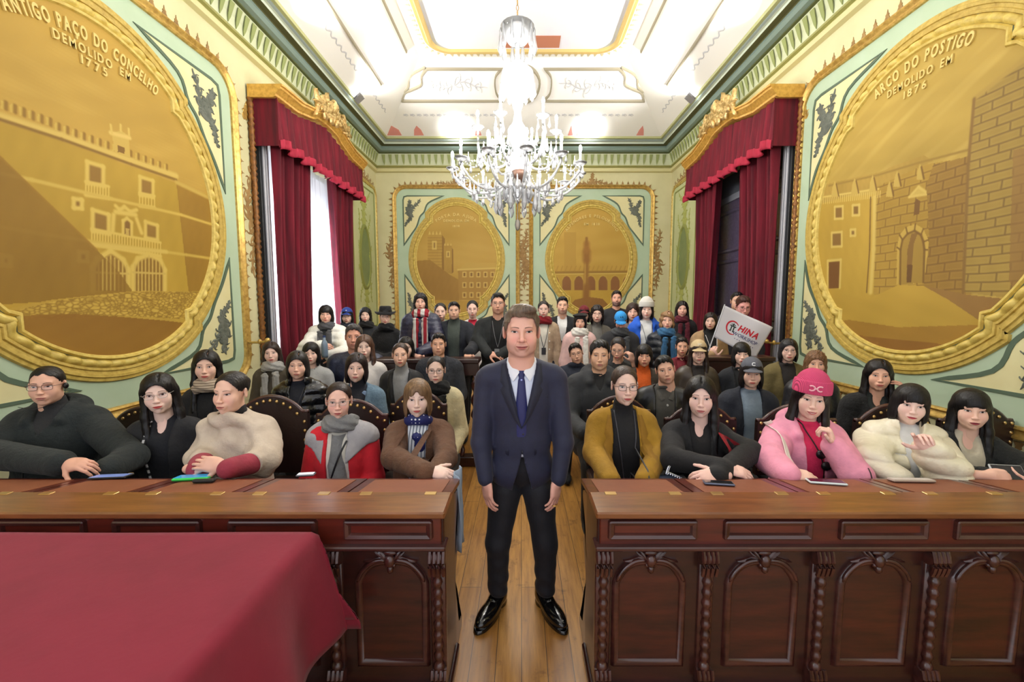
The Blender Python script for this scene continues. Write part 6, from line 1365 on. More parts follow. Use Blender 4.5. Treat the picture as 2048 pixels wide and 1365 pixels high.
f4 = P('woman with round silver glasses, grey scarf and red sleeves in the front row', 678, 760, 836, 'f', d=2.50, hair='bun', hc=(50,34,32), skin=(232,186,168), glasses=(190,180,176), gkind='round', face=dict(smile=.5, lips=(196,104,100), blush=.6), t=.024, jc=(214,30,44), jk='cloth', jname='jacket', fold='cloth',
       open_=[(.06,.06),(-.10,.062),(-.60,.07)], icol=(226,220,206), iname='shirt', scarf=(128,128,128), tails=False, wide=1.02, bulk=1.1, group=G1, arms='lap')
def yoke(Pt):
    N = f4['N']; q = Pt-np.array(N, np.float32); z = q[...,2]; x = q[...,0]; d = sd_torso(Pt, N, f4['sw'], .030, [(a, a+(b-a)*.35, a+(b-a)*.45) for a, b, c in f4['A']], bulk=1.1)+folds(Pt, 'cloth', 5)
    w = np.interp(z, [-.6,-.1,.05], [.075,.066,.06]); d = np.maximum(d, -np.maximum(np.abs(x)-w, q[...,1])); d = np.maximum(d, -cone(q, (0,.02,-.02), (0,0,.2), .056, .058)); return np.maximum(d, -z-.10-.9*np.clip(.17-np.abs(x), 0, .14))
piece(f4['root'], 'grey_yoke', yoke, f4['N']-np.array([.30,.2,.32]), f4['N']+np.array([.30,.2,.10]), .008, gmat('yoke', (168,164,166)))
panel(f4, [(-.030,-.03),(-.035,-.20),(-.02,-.42)], [(.050,-.03),(.062,-.20),(.085,-.43)], gmat('scarf', (128,128,128), 'wool'), 'scarf_tail', off=.022, bulge=.008); drape(f4, [(.07,-.06),(.02,-.20),(-.05,-.40),(-.055,-.46)], .0055, mat('black_strap', (22,22,26), .5), 'strap', off=.03)
f5 = P('woman with light brown bob in a brown coat and polka dot scarf', 835, 755, 831, 'f', d=2.56, hair='wispy', hc=(150,116,84), skin=(242,210,194), face=dict(smile=.15, lips=(206,96,92), makeup=1, brow=(120,90,70)), t=.022, jc=(104,72,52), jk='wool', jname='coat', open_=[(.06,.07),(-.06,.055),(-.60,.045)], collar='lapel', cc=(98,66,48),
       icol=(200,206,214), imat=mat('striped_shirt', (222,226,232), .8, kind='stripe', rgb2=(70,84,110), scale=16, d='X'), group=G1, wide=1.05, bulk=1.12, arms={'L': (HP(785,915,2.30), HP(852,945,2.04)), 'R': (HP(893,915,2.36), HP(872,945,2.16))}, hands=[dict(W=HP(862,944,2.04), D=(1,-.1,-.06), N=(0,-.5,.85), side=-1, curl=(.5,.6,.4), s=.85)])
def sc5(Pt):
    q = Pt-np.array(f5['N'], np.float32); d = torus(q, (0,-.004,.018), .064, .026, (1,1,1.4), .3); d = smin(d, ell(q, (.012,-.115,-.05), (.030,.020,.028)), .01); d = smin(d, ell(q, (.030,-.118,-.10), (.036,.012,.050)), .01); return d+.003*noise3(Pt, 50, 2)
piece(f5['root'], 'neck_scarf', sc5, f5['N']-np.array([.14,.17,.19]), f5['N']+np.array([.14,.12,.09]), .007, mat('polka_dots', (26,34,96), .6, kind='dots', rgb2=(236,238,244), scale=42, p=.26))
f6 = P('woman with dark rectangular glasses in a mustard coat', 1249, 727, 808, 'f', d=2.48, hair='bun', hc=(74,56,46), skin=(242,204,186), glasses=(46,22,24), yaw=-.02, byaw=-.03, face=dict(smile=.2, lips=(206,104,102), blush=.4), t=.022, jc=(164,122,26), jk='cloth', jname='coat', open_=[(.07,.075),(-.10,.075),(-.35,.085),(-.60,.11)], collar='lapel', cc=(150,108,24), turtle=(18,18,22), group=G1,
       bulk=1.12, arms={'L': (HP(1187,905,2.40), HP(1222,960,2.12)), 'R': (HP(1318,905,2.40), HP(1290,960,2.12))})
for s_ in (-1, 1): drape(f6, [(s_*.058,.02),(s_*.05,-.12),(s_*.028,-.28),(s_*.012,-.40)], .0045, mat('camera_strap', (60,60,66), .5), 'camera_strap')
q = MB(); c_ = f6['N']+np.array([.005,-.20,-.43]); q.bbox(c_[0]-.055, c_[0]+.055, c_[1]-.025, c_[1]+.025, c_[2]-.035, c_[2]+.035, .008); q.lathe([(.001,-.06),(.028,-.06),(.030,-.04),(.030,0),(.001,0)], c_+[0,-.02,0], 16, 'y'); q.build('camera', mat('camera_body', (18,18,20), .4), f6['root'])
f7 = P('woman with very long straight black hair in black, arms crossed on the desk', 1401, 749, 832, 'f', d=2.42, hair='longc', hc=HB, skin=(238,200,186), yaw=-.36, face=dict(smile=.15, lips=(206,118,116)), t=.020, jc=(20,19,22), jname='coat', open_=[(.06,.06),(-.12,.05),(-.30,.03),(-.55,.03)], icol=(20,18,20), iname='blouse', group=G1,
       arms={'L': (HP(1345,920,2.22), HP(1442,936,2.04)), 'R': (HP(1500,905,2.25), HP(1434,952,1.99))}, hands=[dict(W=HP(1438,952,1.98), D=(-1,-.12,.02), N=(.1,-.6,.8), side=1, curl=(.55,.7,.4), s=.92), dict(W=HP(1452,936,2.03), D=(1,-.25,-.22), N=(.2,-.5,.85), side=-1, curl=(.4,.5,.4), s=.92)])
panel(f7, [(.085,-.02),(.10,-.15),(.10,-.30),(.085,-.38)], [(.150,-.05),(.165,-.18),(.155,-.32),(.10,-.40)], gmat('red_lining', (168,26,40)), 'red_lining', off=.014); panel(f7, [(-.10,-.30),(-.06,-.25),(-.03,-.36)], [(-.10,-.36),(-.06,-.38),(-.03,-.38)], gmat('red_lining', (150,24,50)), 'red_lining', off=.010)
f8 = P('smiling woman in a pink hoodie and bright pink knit beanie', 1622, 752, 836, 'f', d=2.40, hair='long', hc=(34,26,26), skin=(240,202,184), tilt=.08, hat='beanie', hatc=(240,84,134), face=dict(smile=.9, teeth=True, lips=(206,92,94), blush=.5), t=.034, jc=(246,160,186), jk='cloth', jname='hoodie', collar='hood', open_=[(.08,.06),(-.08,.045),(-.60,.05)],
       icol=(226,46,96), iname='inner_top', group=G1, bulk=1.15, extra=dict(emblem='arch', ecol=(250,190,200), ez=.076, ey=-.109, es=0), arms={'L': (HP(1540,920,2.20), HP(1575,950,2.00)), 'R': (HP(1712,952,2.10), HP(1668,895,2.19))},
       hands=[dict(W=HP(1582,948,1.99), D=(1,-.2,-.10), N=(.0,-.45,.85), side=1, curl=(.35,.4,.3), s=.92), dict(W=HP(1666,889,2.19), D=(-.28,.06,1), N=(.85,-.45,.1), side=-1, curl=(1.15,1.2,.7), s=.9)])
def strap_text(p):
    m_ = mat('cream_strap', (236,226,214), .7); pts = bez([(-.17,.015),(-.245,-.05),(-.315,-.14),(-.355,-.23)], 8); Yo = .012
    x = p['N'][0]+pts[:,0]; z = p['N'][2]+pts[:,1]; y = p['hf'](x, z)-.010; Cn = np.stack([x, y, z], 1); T = np.gradient(Cn, axis=0); T /= np.linalg.norm(T, axis=1)[:,None]; Sd = np.cross(T, [0,-1,0]); Sd /= np.linalg.norm(Sd, axis=1)[:,None]
    A = Cn+Sd*.016; B_ = Cn-Sd*.016; mb = MB(); mb.grid(np.stack([A, B_], 1)); o_ = mb.build('shoulder_strap', m_, p['root']); md = o_.modifiers.new('s', 'SOLIDIFY'); md.thickness = .004
    S = np.concatenate([[0], np.cumsum(np.linalg.norm(np.diff(Cn, axis=0), axis=1))]); mt = mat('strap_ink', (20,20,22), .6); mb = MB(); off = .03
    for word in ('GOOSEBUMPS', 'GOOSEBUMPS'):
        L_ = text_mesh(word, .030, .0006, spacing=.8); w = max(v[:,0].max() for v, f_ in L_)-min(v[:,0].min() for v, f_ in L_)
        for V, Fc in L_:
            s0 = off+w-(V[:,0]+w/2); i = np.clip(np.interp(s0, S, np.arange(len(S))), 0, len(S)-1.01); k = i.astype(int); fr = (i-k)[:,None]; c = Cn[k]*(1-fr)+Cn[k+1]*fr; sd = Sd[k]; mb.add(c+sd*(-(V[:,1]-.011))[:,None]+np.array([0,-.004,0])-np.array([0,1,0])*V[:,2:3], Fc)
        off += w+.03
    mb.build('strap_lettering', mt, o_)
strap_text(f8)
for s_ in (-1, 1): drape(f8, [(s_*.062,-.10),(s_*.062,-.22),(s_*.064,-.34)], .0028, mat('dark_zip', (36,18,24), .4), 'zip_edge', hf='hf')
q = MB(); n_ = f8['N']; 
for dx, dz in ((-.02,-.11),(.0,-.17)):
    y = float(f8['hfi'](n_[0]+dx, n_[2]+dz))-.03; q.lathe([(.001,-.012),(.022,-.010),(.026,0),(.022,.010),(.001,.012)], (n_[0]+dx, y, n_[2]+dz), 14, 'y')
q.build('headphones', mat('black_headphone', (20,20,22), .35), f8['root'], smooth=True); drape(f8, [(-.055,.04),(-.03,-.06),(.0,-.20),(.005,-.46)], .0035, mat('black_cable', (18,18,20), .5), 'cable', off=.014, hf='hfi')
f9 = P('woman with black bob and bangs in a cream puffer jacket, hand raised to her chin', 1821, 765, 846, 'f', d=2.36, hair='bob_bangs', hc=(22,18,20), skin=(242,208,194), yaw=-.56, byaw=-.35, tilt=.10, face=dict(smile=.4, lips=(206,96,104), makeup=1), t=.046, jc=(240,232,206), jk='puffer', jname='puffer_jacket', fold='puffer', collar='puff',
       open_=[(.08,.055),(-.08,.04),(-.20,.02),(-.30,0)], icol=(232,232,232), iname='inner_top', group=G1, bulk=1.12, badge=((226,220,226), -.11, -.21, .020), arms={'L': (HP(1742,925,2.24), HP(1790,958,2.12)), 'R': (HP(1895,945,2.04), HP(1860,905,2.04))},
       hands=[dict(W=HP(1856,900,2.02), D=(-.55,-.10,.85), N=(.35,.55,.1), side=1, curl=(.75,.9,.5), curls=[(.35,.5,.4),(.8,1.0,.6),(.9,1.1,.6),(1.0,1.1,.6)], s=.92)])
f10 = P('woman with long black hair and bangs holding a dark phone at the far right', 1942, 775, 857, 'f', d=2.36, hair='bangs', hc=(20,17,18), skin=(230,188,168), yaw=-.60, byaw=-.3, face=dict(smile=.05, lips=(160,66,76), makeup=1), t=.026, jc=(30,32,31), jk='wool', jname='coat', open_=[(.06,.06),(-.10,.05),(-.30,.0)], icol=(206,196,172), iname='blouse', group=G1,
       arms={'L': (HP(1912,955,2.22), HP(1968,956,2.03)), 'R': (HP(2075,945,2.15), HP(2062,965,1.98))}, hands=[dict(W=HP(1974,952,1.98), D=(1,-.2,.0), N=(-.1,-.85,.45), side=1, curl=(.55,.6,.4), s=.92), dict(W=HP(2068,966,1.97), D=(-1,.0,.12), N=(.2,-.6,-.6), side=-1, curl=(.6,.6,.4), s=.92)])
# --- seated rows behind, left of the aisle
P('woman with dark glasses pushed up on her long black hair and a striped beige scarf', 413, 698, 763, d=3.05, hair='long', hc=HB, skin=(232,188,166), face=dict(smile=.3, lips=(204,92,84)), jc=(30,28,28), jname='coat', scarf=(170,150,126), scm=mat('striped_scarf', (186,168,146), .95, kind='stripe', rgb2=(112,92,76), scale=18, d='Z'), group=G2, open_=V_(.06,.04), icol=BLK)
s2 = P('smiling woman with long brown hair and a grey and cream scarf beside the curtain', 543, 682, 727, d=4.25, hair='long', hc=(54,38,32), skin=(240,200,182), tilt=-.08, face=dict(smile=.9, lips=(200,84,86)), jc=(84,74,58), jname='coat', scarf=(168,166,160), tails=True, group=G2)
P('woman with straight dark hair in a glossy black puffer', 595, 700, 757, d=3.45, hair='bob', hc=(34,28,28), skin=(232,184,160), face=dict(smile=0, opn=.65, lips=(196,116,104)), t=.034, jc=(20,20,23), jk='shiny', fold='puffer', jname='puffer_jacket', collar='puff', lanyard=(30,30,34), group=G2, open_=V_(.055,.02,0,-.30), icol=(20,22,34))
P('woman with black bob in a grey and black patterned coat behind the glossy puffer', 622, 683, 728, d=4.30, hair='wispy', hc=HB, skin=(238,198,180), yaw=.35, face=dict(smile=.3), jc=(170,170,168), jk='cloth', jname='coat', group=G2)
P('woman with dark bob in a denim jacket over a black top', 713, 704, 763, d=3.35, hair='bob', hc=(40,26,28), skin=(236,196,178), tilt=.05, face=dict(smile=.1, lips=(206,116,108)), t=.018, jc=(104,128,146), jk='denim', jname='denim_jacket', turtle=(24,26,36), open_=V_(.07,.05,.05), collar='lapel', cc=(96,120,138), badge=((140,164,196), .065, -.035, .022), group=G2)
P('woman with long highlighted brown hair half hidden behind the denim jacket', 729, 668, 716, d=4.0, hair='longc', hc=(104,74,58), skin=(242,206,188), face=dict(smile=.5), jc=(228,220,212), jname='coat', group=G2)
P('grey-haired man in a dark blue jacket beside the cream puffer', 708, 646, 698, 'm', d=4.6, hair='short', hc=(84,80,80), skin=(206,150,128), jc=(36,42,66), jk='puffer', jname='jacket', t=.03, wide=1.1, face=dict(old=1), group=G2)
P('woman with parted brown hair in a black blazer over a grey top', 801, 683, 733, d=3.9, hair='bun', hc=(70,50,42), skin=(238,192,168), face=dict(smile=.2, lips=(200,92,84)), t=.018, jc=(22,22,26), jk='suit', jname='blazer', open_=V_(.07,.045,.04), collar='lapel', icol=(150,150,152), turtle=(30,30,34), group=G2)
P('person with black hair in a pink jacket hidden behind the black blazer', 812, 672, 716, d=4.35, hair='bob', hc=HB, skin=SF, jc=(226,196,190), jk='puffer', t=.03, jname='jacket', group=G2)
P('young man with short black hair in a charcoal coat seated by the balustrade', 877, 664, 710, 'm', d=4.05, hair='short', hc=HB, skin=(218,168,140), face=dict(smile=0, opn=.7), t=.024, jc=(46,48,54), jk='wool', jname='coat', open_=V_(.06,.02,0,-.3), icol=(30,30,32), collar='lapel', group=G2)
P('woman with square glasses, black scarf and cream sleeves by the aisle', 872, 709, 767, d=3.25, hair='bun', hc=(38,32,34), skin=(240,202,184), glasses=(44,34,32), face=dict(smile=.1, lips=(204,106,98)), t=.024, jc=(212,198,158), jk='wool', jname='coat', open_=V_(.07,.09,.10), icol=(16,16,18), scarf=(16,16,18), tails=True, group=G2, arms='lap')
# --- seated rows behind, right of the aisle
P('man with thin glasses and tilted head in a dark jacket near the aisle', 1152, 684, 727, 'm', d=4.2, hair='short', hc=(28,24,24), skin=(220,172,146), glasses=(150,140,134), tilt=-.22, face=dict(smile=.1, opn=.7), jc=(34,40,56), t=.024, jname='jacket', collar='stand', group=G2)
m2 = P('young man with thick black hair in a dark grey padded coat by the aisle', 1199, 677, 739, 'm', d=3.30, hair='part', hc=(26,22,22), skin=(226,180,150), face=dict(smile=.1, opn=.6, lips=(206,130,122)), t=.032, jc=(46,48,52), jk='cloth', jname='padded_coat', collar='hood', open_=[(.06,.05),(-.04,.03),(-.10,0)], icol=(26,26,28), group=G2, arms={'L': (HP(1138,840,3.2), HP(1168,865,2.95)), 'def': 'lap'}, wide=1.05)
P('woman with glasses looking down, hand at her ear', 1236, 672, 718, d=4.0, hair='bun', hc=(44,36,38), skin=(222,176,152), glasses=(140,130,128), yaw=-.35, nod=.30, jc=(28,28,30), jname='coat', group=G2, hands=[dict(W=HP(1266,724,3.85), D=(-.3,0,1), N=(.6,-.7,0), side=-1, curl=(.9,.9,.5), s=.85)])
P('woman with short cropped black hair and an orange collar', 1288, 687, 733, d=3.75, hair='bob_bangs', hc=HB, skin=(216,164,138), face=dict(smile=0, opn=.7, lips=(190,100,90)), t=.022, jc=(66,56,46), jname='jacket', open_=V_(.06,.05,.04), turtle=(228,100,30), group=G2)
P('man with short black hair and tilted head in a black leather jacket and grey shirt', 1330, 708, 766, 'm', d=3.20, hair='short', hc=(24,22,22), skin=(220,172,148), tilt=-.20, yaw=-.20, face=dict(smile=.1, lips=(200,124,114)), t=.020, jc=(26,26,28), jk='leather', jname='leather_jacket', open_=V_(.07,.07,.07), icol=(78,76,72), collar='shirt', cc=(84,82,78), group=G2, buttons=((220,220,216), 0, (-.10,-.19,-.28)))
P('person with short black hair and dark red collar behind the leather jacket', 1364, 673, 711, d=4.45, hair='short', hc=HB, skin=(216,166,140), face=dict(smile=0), jc=(116,22,36), jname='jacket', open_=V_(.05,.03), icol=(120,24,38), group=G2)
P('woman in a beige cap and dark brown jacket', 1397, 681, 727, d=3.75, hair='long', hc=(60,42,34), skin=(238,198,178), hat='cap', hatc=(204,180,138), extra=dict(emblem='archs', ecol=(240,232,214), ez=.098, ey=-.090, es=.3), face=dict(smile=.4, lips=(206,100,94), opn=.7), t=.024, jc=(70,58,46), jk='leather', jname='jacket', open_=V_(.05,.03,.03), icol=(40,34,32), group=G2)
P('woman with short black bowl haircut in black near the flag', 1483, 683, 730, d=3.75, hair='bob_bangs', hc=(18,16,18), skin=(236,196,176), face=dict(smile=.1, lips=(206,80,78)), jc=(28,30,36), jname='jacket', open_=V_(.055,.04,.03), icol=(20,20,22), group=G2)
P('woman in a dark grey cap marked C and a navy jacket', 1503, 716, 774, d=3.20, hair='bob', hc=(30,24,26), skin=(232,190,170), hat='cap', hatc=(92,94,104), extra=dict(emblem='C', ecol=(236,236,240), ez=.078, ey=-.102, es=.25), face=dict(smile=0, lips=(200,96,92), opn=.8), t=.028, jc=(30,34,46), jname='jacket', collar='stand', open_=V_(.07,.06,.05), icol=(128,144,160), group=G2, wide=1.08)
P('woman with dark round glasses in an olive jacket', 1577, 676, 722, d=3.85, hair='bob', hc=(28,24,26), skin=(236,196,178), glasses=(60,50,48), gkind='round', face=dict(smile=.3, lips=(206,100,94)), t=.024, jc=(112,98,56), jname='jacket', open_=V_(.06,.04,.03), icol=(34,28,28), group=G2)
P('woman with light brown wavy hair half hidden behind the pink beanie', 1631, 700, 752, d=3.45, hair='curly', hc=(150,108,74), skin=(222,172,144), face=dict(old=1), t=.026, jc=(40,40,46), jk='puffer', jname='jacket', group=G2)
P('woman with long dark hair raising a hand to her ear by the right wall', 1757, 716, 780, d=3.0, hair='long', hc=(28,22,22), skin=(226,176,150), face=dict(smile=.2, lips=(196,98,90)), yaw=-.55, t=.022, jc=(24,24,25), jk='wool', jname='coat', open_=V_(.06,.05,.04), icol=(34,40,38), iname='blouse', group=G2, arms={'R': (HP(1835,850,2.9), HP(1815,802,2.92)), 'def': 'lap'}, hands=[dict(W=HP(1815,800,2.92), D=(-.30,0,1), N=(.7,-.6,0), side=-1, curl=(.5,.6,.4))])
# --- standing at the back, left
b1 = P('woman with short black hair in a white puffer holding a bottle', 652, 609, 647, d=5.1, hair='bob_bangs', hc=HB, skin=(232,182,160), face=dict(smile=.3, lips=(200,80,80)), sit=False, t=.050, jc=(244,242,234), jk='puffer', fold='puffer', jname='puffer_jacket', collar='puff', open_=V_(.06,.06,.06), icol=(40,42,44), scarf=(84,84,88), tails=True, group=G3,
       arms={'L': (HP(612,700,4.9), HP(640,694,4.7)), 'R': (HP(692,705,4.95), HP(664,712,4.7))}, hands=[dict(W=HP(640,694,4.7), D=(.9,-.2,.1), N=(-.2,-.8,.4), side=1, curl=(.7,.8,.5)), dict(W=HP(666,712,4.7), D=(-.9,-.2,.1), N=(.2,-.8,.4), side=-1, curl=(.7,.8,.5))])
P('person in a royal blue cap behind the white puffer', 694, 616, 648, d=5.9, hair='bob', hc=HB, skin=SF, hat='cap', hatc=(34,64,150), extra=dict(emblem='N', ecol=(220,224,240), ez=.085, ey=-.095, es=.3), sit=False, jc=(214,208,196), jname='jacket', scarf=(36,40,52), group=G3, arms='down')
P('woman with shoulder length black hair in black between the blue cap and the hat', 731, 614, 645, d=6.0, hair='curly', hc=HB, skin=(238,200,182), sit=False, scarf=(20,20,22), jc=(26,28,34), jname='coat', group=G3, arms='down')
P('woman in a black brimmed hat and black coat', 771, 616, 650, d=5.4, hair='bun', hc=HB, skin=(236,194,172), hat='fedora', hatc=(20,20,23), face=dict(smile=.4, lips=(196,70,70)), sit=False, scarf=(16,16,18), jc=(20,20,22), jk='wool', jname='coat', group=G3, arms='fold')
P('tall woman with wavy black hair in a navy puffer and red checked scarf', 841, 585, 622, d=4.85, hair='curly', hc=(30,24,26), skin=(230,182,160), face=dict(smile=.3, lips=(180,70,76)), sit=False, t=.038, jc=(34,36,62), jk='puffer', fold='quilt', jname='puffer_jacket', scarf=(170,50,60), scm=mat('checked_scarf', (200,196,190), .9, kind='stripe', rgb2=(150,30,44), scale=4, d='X', hard=1), tails=True, group=G3, wide=1.1,
  arms={'R': (HP(878,690,4.7), HP(842,706,4.45)), 'def': 'down'}, hands=[dict(W=HP(842,704,4.45), D=(-.3,-.7,-.4), N=(0,-.4,.9), side=-1, curl=(.4,.5,.3))])
P('young woman with tied back hair left of the man in the green turtleneck', 881, 604, 642, d=5.2, hair='bun', hc=HB, skin=(240,200,180), face=dict(smile=.5), sit=False, jc=(34,34,40), jname='coat', group=G3, arms='down')
P('man in a dark parka over a green turtleneck', 908, 602, 639, 'm', d=4.9, hair='short', hc=HB, skin=(226,180,154), face=dict(smile=.1), sit=False, t=.034, jc=(24,28,38), jk='cloth', jname='parka', turtle=(64,72,66), open_=V_(.07,.06,.05), group=G3, wide=1.1, arms={'R': (HP(952,690,4.75), HP(938,706,4.45)), 'def': 'down'}, hands=[dict(W=HP(938,704,4.45), D=(-.1,-.7,-.5), N=(0,-.5,.85), side=-1, curl=(.4,.5,.3))])
P('woman with tied black hair in a white jacket over red', 945, 599, 635, d=5.6, hair='bun', hc=HB, skin=(238,198,182), nod=.1, face=dict(opn=.3, smile=.2), sit=False, t=.02, jc=(232,228,226), jname='jacket', open_=V_(.05,.01,0,-.25), icol=(190,30,60), group=G3, arms='down')
P('tall man with glasses in a black coat with a badge standing left of the aisle', 996, 584, 628, 'm', d=4.75, hair='short', hc=HB, skin=(224,172,148), glasses=(160,150,144), face=dict(smile=.1), sit=False, t=.024, jc=(32,36,38), jname='coat', open_=V_(.07,.08,.08), icol=(18,18,20), lanyard=(120,122,126), group=G3, wide=1.1, arms={'L': (HP(955,680,4.7), HP(976,708,4.5)), 'R': (HP(1035,690,4.7), HP(996,712,4.5))}, hands=[dict(W=HP(978,708,4.5), D=(.9,-.3,-.1), N=(0,-.6,.8), side=1, curl=(.4,.5,.3))])
# --- standing at the back, right
P('woman with tied black hair in a tan cardigan and dark red neck scarf', 1087, 600, 636, d=5.2, hair='pony', hc=(36,26,26), skin=(240,200,184), face=dict(smile=.1, lips=(206,86,84)), sit=False, t=.016, jc=(184,160,132), jk='wool', jname='cardigan', open_=V_(.06,.05,.05), icol=(232,226,212), scarf=(130,14,28), lanyard=(40,40,44), group=G3, arms='down', buttons=((236,236,230), .07, (-.12,-.22,-.32)), trs=(26,28,44))
P('man with short black hair in a black jacket over a white tee', 1125, 592, 628, 'm', d=5.6, hair='short', hc=(20,18,20), skin=(222,174,148), face=dict(stub=.6), sit=False, t=.02, jc=(26,28,32), jname='jacket', open_=V_(.06,.02,0,-.28), icol=(236,236,236), group=G3, arms='down')
P('woman in a black beret, white knit scarf and pink coat', 1160, 626, 660, d=5.0, hair='bob', hc=HB, skin=(226,176,152), hat='beret', hatc=(32,30,30), face=dict(lips=(196,70,80)), sit=False, t=.034, jc=(238,196,190), jk='cloth', jname='coat', scarf=(240,236,228), tails=True, group=G3, arms='down')
P('person in a dark red cap behind the beret', 1168, 612, 644, d=6.4, hair='bob', hc=HB, skin=SF, hat='cap', hatc=(110,24,34), sit=False, jc=(110,60,60), jname='jacket', group=G3, arms='down')
P('woman with curly dark hair and glasses in a grey turtleneck', 1194, 609, 645, d=5.5, hair='curly', hc=(36,26,26), skin=(236,194,174), glasses=(110,80,76), sit=False, t=.022, jc=(92,86,76), jname='coat', turtle=(110,108,102), open_=V_(.06,.06,.05), group=G3, arms='down')
P('tall smiling bearded man in a black and white striped sweater', 1233, 580, 612, 'w', d=6.3, hair='short', hc=(44,32,28), skin=(214,160,136), face=dict(smile=.8, teeth=True, stub=1.8, brow=(44,32,28)), sit=False, t=.016, jc=(30,30,34), jname='sweater', group=G3, arms='down')
P('person in a bright sky blue cap looking down', 1241, 624, 660, d=4.9, hair='short', hc=HB, skin=(214,160,146), nod=.42, hat='cap', hatc=(46,150,226), sit=False, t=.040, jc=(36,36,40), jk='cloth', jname='coat', scarf=(70,72,76), tails=True, group=G3, wide=1.1, arms='fold')
P('woman with reddish brown bob behind the white beanie', 1265, 605, 641, d=5.9, hair='wispy', hc=(62,40,34), skin=(234,188,168), sit=False, jc=(120,108,100), jname='coat', group=G3, arms='down')
P('woman in a white knit beanie and bright blue jacket with a grey hood', 1293, 600, 637, d=5.1, hair='bob', hc=(28,22,22), skin=(240,200,184), hat='beanie', hatc=(240,236,228), sit=False, t=.034, jc=(30,92,204), jk='cloth', jname='jacket', collar='hood', open_=V_(.07,.07,.06), icol=(224,224,222), lanyard=(60,62,70), group=G3, arms='down')
P('woman with wavy blonde hair and a blue scarf', 1334, 621, 659, d=4.9, hair='wavy', hc=(176,134,92), skin=(232,184,162), face=dict(lips=(190,78,80)), sit=False, t=.034, jc=(30,34,42), jk='puffer', fold='puffer', jname='puffer_jacket', open_=V_(.06,.05,.05), icol=(24,28,34), scarf=(56,104,146), tails=True, group=G3, arms='down')
P('smiling woman with long dark hair in a black coat and burgundy scarf', 1364, 601, 634, d=6.0, hair='long', hc=(30,22,22), skin=(232,182,162), face=dict(smile=1, teeth=True), sit=False, t=.03, jc=(22,20,24), jk='wool', jname='coat', scarf=(92,24,40), tails=True, group=G3, arms='down')
fg = P('woman in a camel coat holding up the white flag', 1421, 624, 659, d=4.95, hair='bob', hc=(36,26,26), skin=(240,200,182), yaw=-.45, face=dict(smile=.4, lips=(206,80,84)), sit=False, t=.032, jc=(178,146,108), jk='wool', jname='coat', turtle=(20,20,22), open_=V_(.07,.05,.05), lanyard=(230,226,224), group=G3, arms={'L': (HP(1388,715,4.8), HP(1420,712,4.55)), 'def': 'down'}, hands=[dict(W=HP(1426,716,4.55), D=(-.1,-.2,1), N=(-.6,-.7,0), side=1, curl=(.9,1.0,.6))])
P('man with glasses and short brown hair looking down beside the right curtain', 1486, 590, 632, 'w', d=5.15, hair='short', hc=(86,48,40), skin=(220,156,148), glasses=(90,40,44), nod=.30, yaw=-.2, sit=False, jc=(34,34,42), jname='jacket', group=G3, arms='down')
P('man half hidden behind the man with glasses at the right doorway', 1474, 583, 620, 'm', d=5.9, hair='short', hc=(30,26,28), skin=(222,176,150), sit=False, jc=(36,34,44), jname='jacket', group=G3, arms='down')
# --- things held or lying about
def slab(name, label, cat, c, L, W_, T, rz, body, screen, rx=0., ry=0., parts=True, group=None, edge=.006):
    r = thing(name, label, cat, tuple(c), group); r.rotation_euler = (rx, ry, rz)
    a = MB().bbox(-L/2, L/2, -W_/2, W_/2, 0, T, min(edge, T*.45)).build('case', body); a.parent = r
    if screen: b = MB().bbox(-L/2+.006, L/2-.006, -W_/2+.005, W_/2-.005, T-.0006, T+.0008, .0005).build('screen', screen); b.parent = r
    return r
def surf(u, v):   # point on the sloping desk surface
    for _ in range(1):
        r_ = ray(u, v); k = (ZB-ZT)/(YB-YP); t = (ZT-k*YP-H+0)/(r_[2]-k*r_[1]); return np.array([r_[0]*t, r_[1]*t, H+r_[2]*t])
sl = math.atan2(ZB-ZT, YB-YP); BKP = mat('black_glass', (16,18,26), .12, coat=.5)
def ph(u, v, L, W_, T, rz, lb, body, scr, cat='phone', nm='phone', g=None): c = surf(u, v)+[0,0,.0035]; return slab(nm, lb, cat, c, L, W_, T, rz, body, scr, rx=sl*math.cos(rz), ry=-sl*math.sin(rz)*1, group=g)
ph(222, 957, .155, .075, .009, .20, 'black tablet-like wallet phone lying open on the desk before the woman in black', mat('black_case', (20,20,26), .4), mat('blue_screen', (120,140,200), .2, emit=.25), g='phones on the desks')
ph(388, 960, .155, .080, .014, .22, 'phone in a bright green case with a blue screen', mat('green_case', (60,214,90), .4), mat('cyan_screen', (60,150,200), .2, emit=.3), g='phones on the desks')
ph(408, 967, .095, .028, .016, .12, 'small black audio receiver beside the green phone', mat('black_plastic', (16,16,18), .4), None, 'receiver', 'audio_receiver')
ph(612, 953, .085, .055, .010, .25, 'phone with a white screen before the woman with the grey scarf', mat('grey_phone', (110,112,124), .3, .5), mat('white_screen', (220,224,236), .2, emit=.5), g='phones on the desks')
ph(1437, 970, .13, .066, .009, -.25, 'dark phone lying by the crossed hands of the long-haired woman', mat('grey_blue_phone', (96,104,128), .3, .5), BKP, g='phones on the desks')
ph(1652, 968, .15, .075, .010, -.32, 'white-cased phone with dark screen in front of the pink hoodie', mat('white_case', (214,226,228), .35), mat('purple_glass', (50,36,56), .15), g='phones on the desks')
ph(1822, 965, .19, .05, .012, -.06, 'flat silver-edged folder on the desk before the cream puffer', mat('folder_silver', (176,160,150), .4, .3), mat('folder_top', (206,196,188), .5), 'folder', 'folder')
c = HP(2015, 948, 1.98); r_ = slab('phone', 'dark phone with silver rim held by the woman at the far right', 'phone', tuple(c), .14, .085, .010, -.15, mat('silver_rim', (190,194,204), .3, .6), mat('navy_glass', (24,26,46), .15, coat=.4), rx=.9, group='phones held in hands')
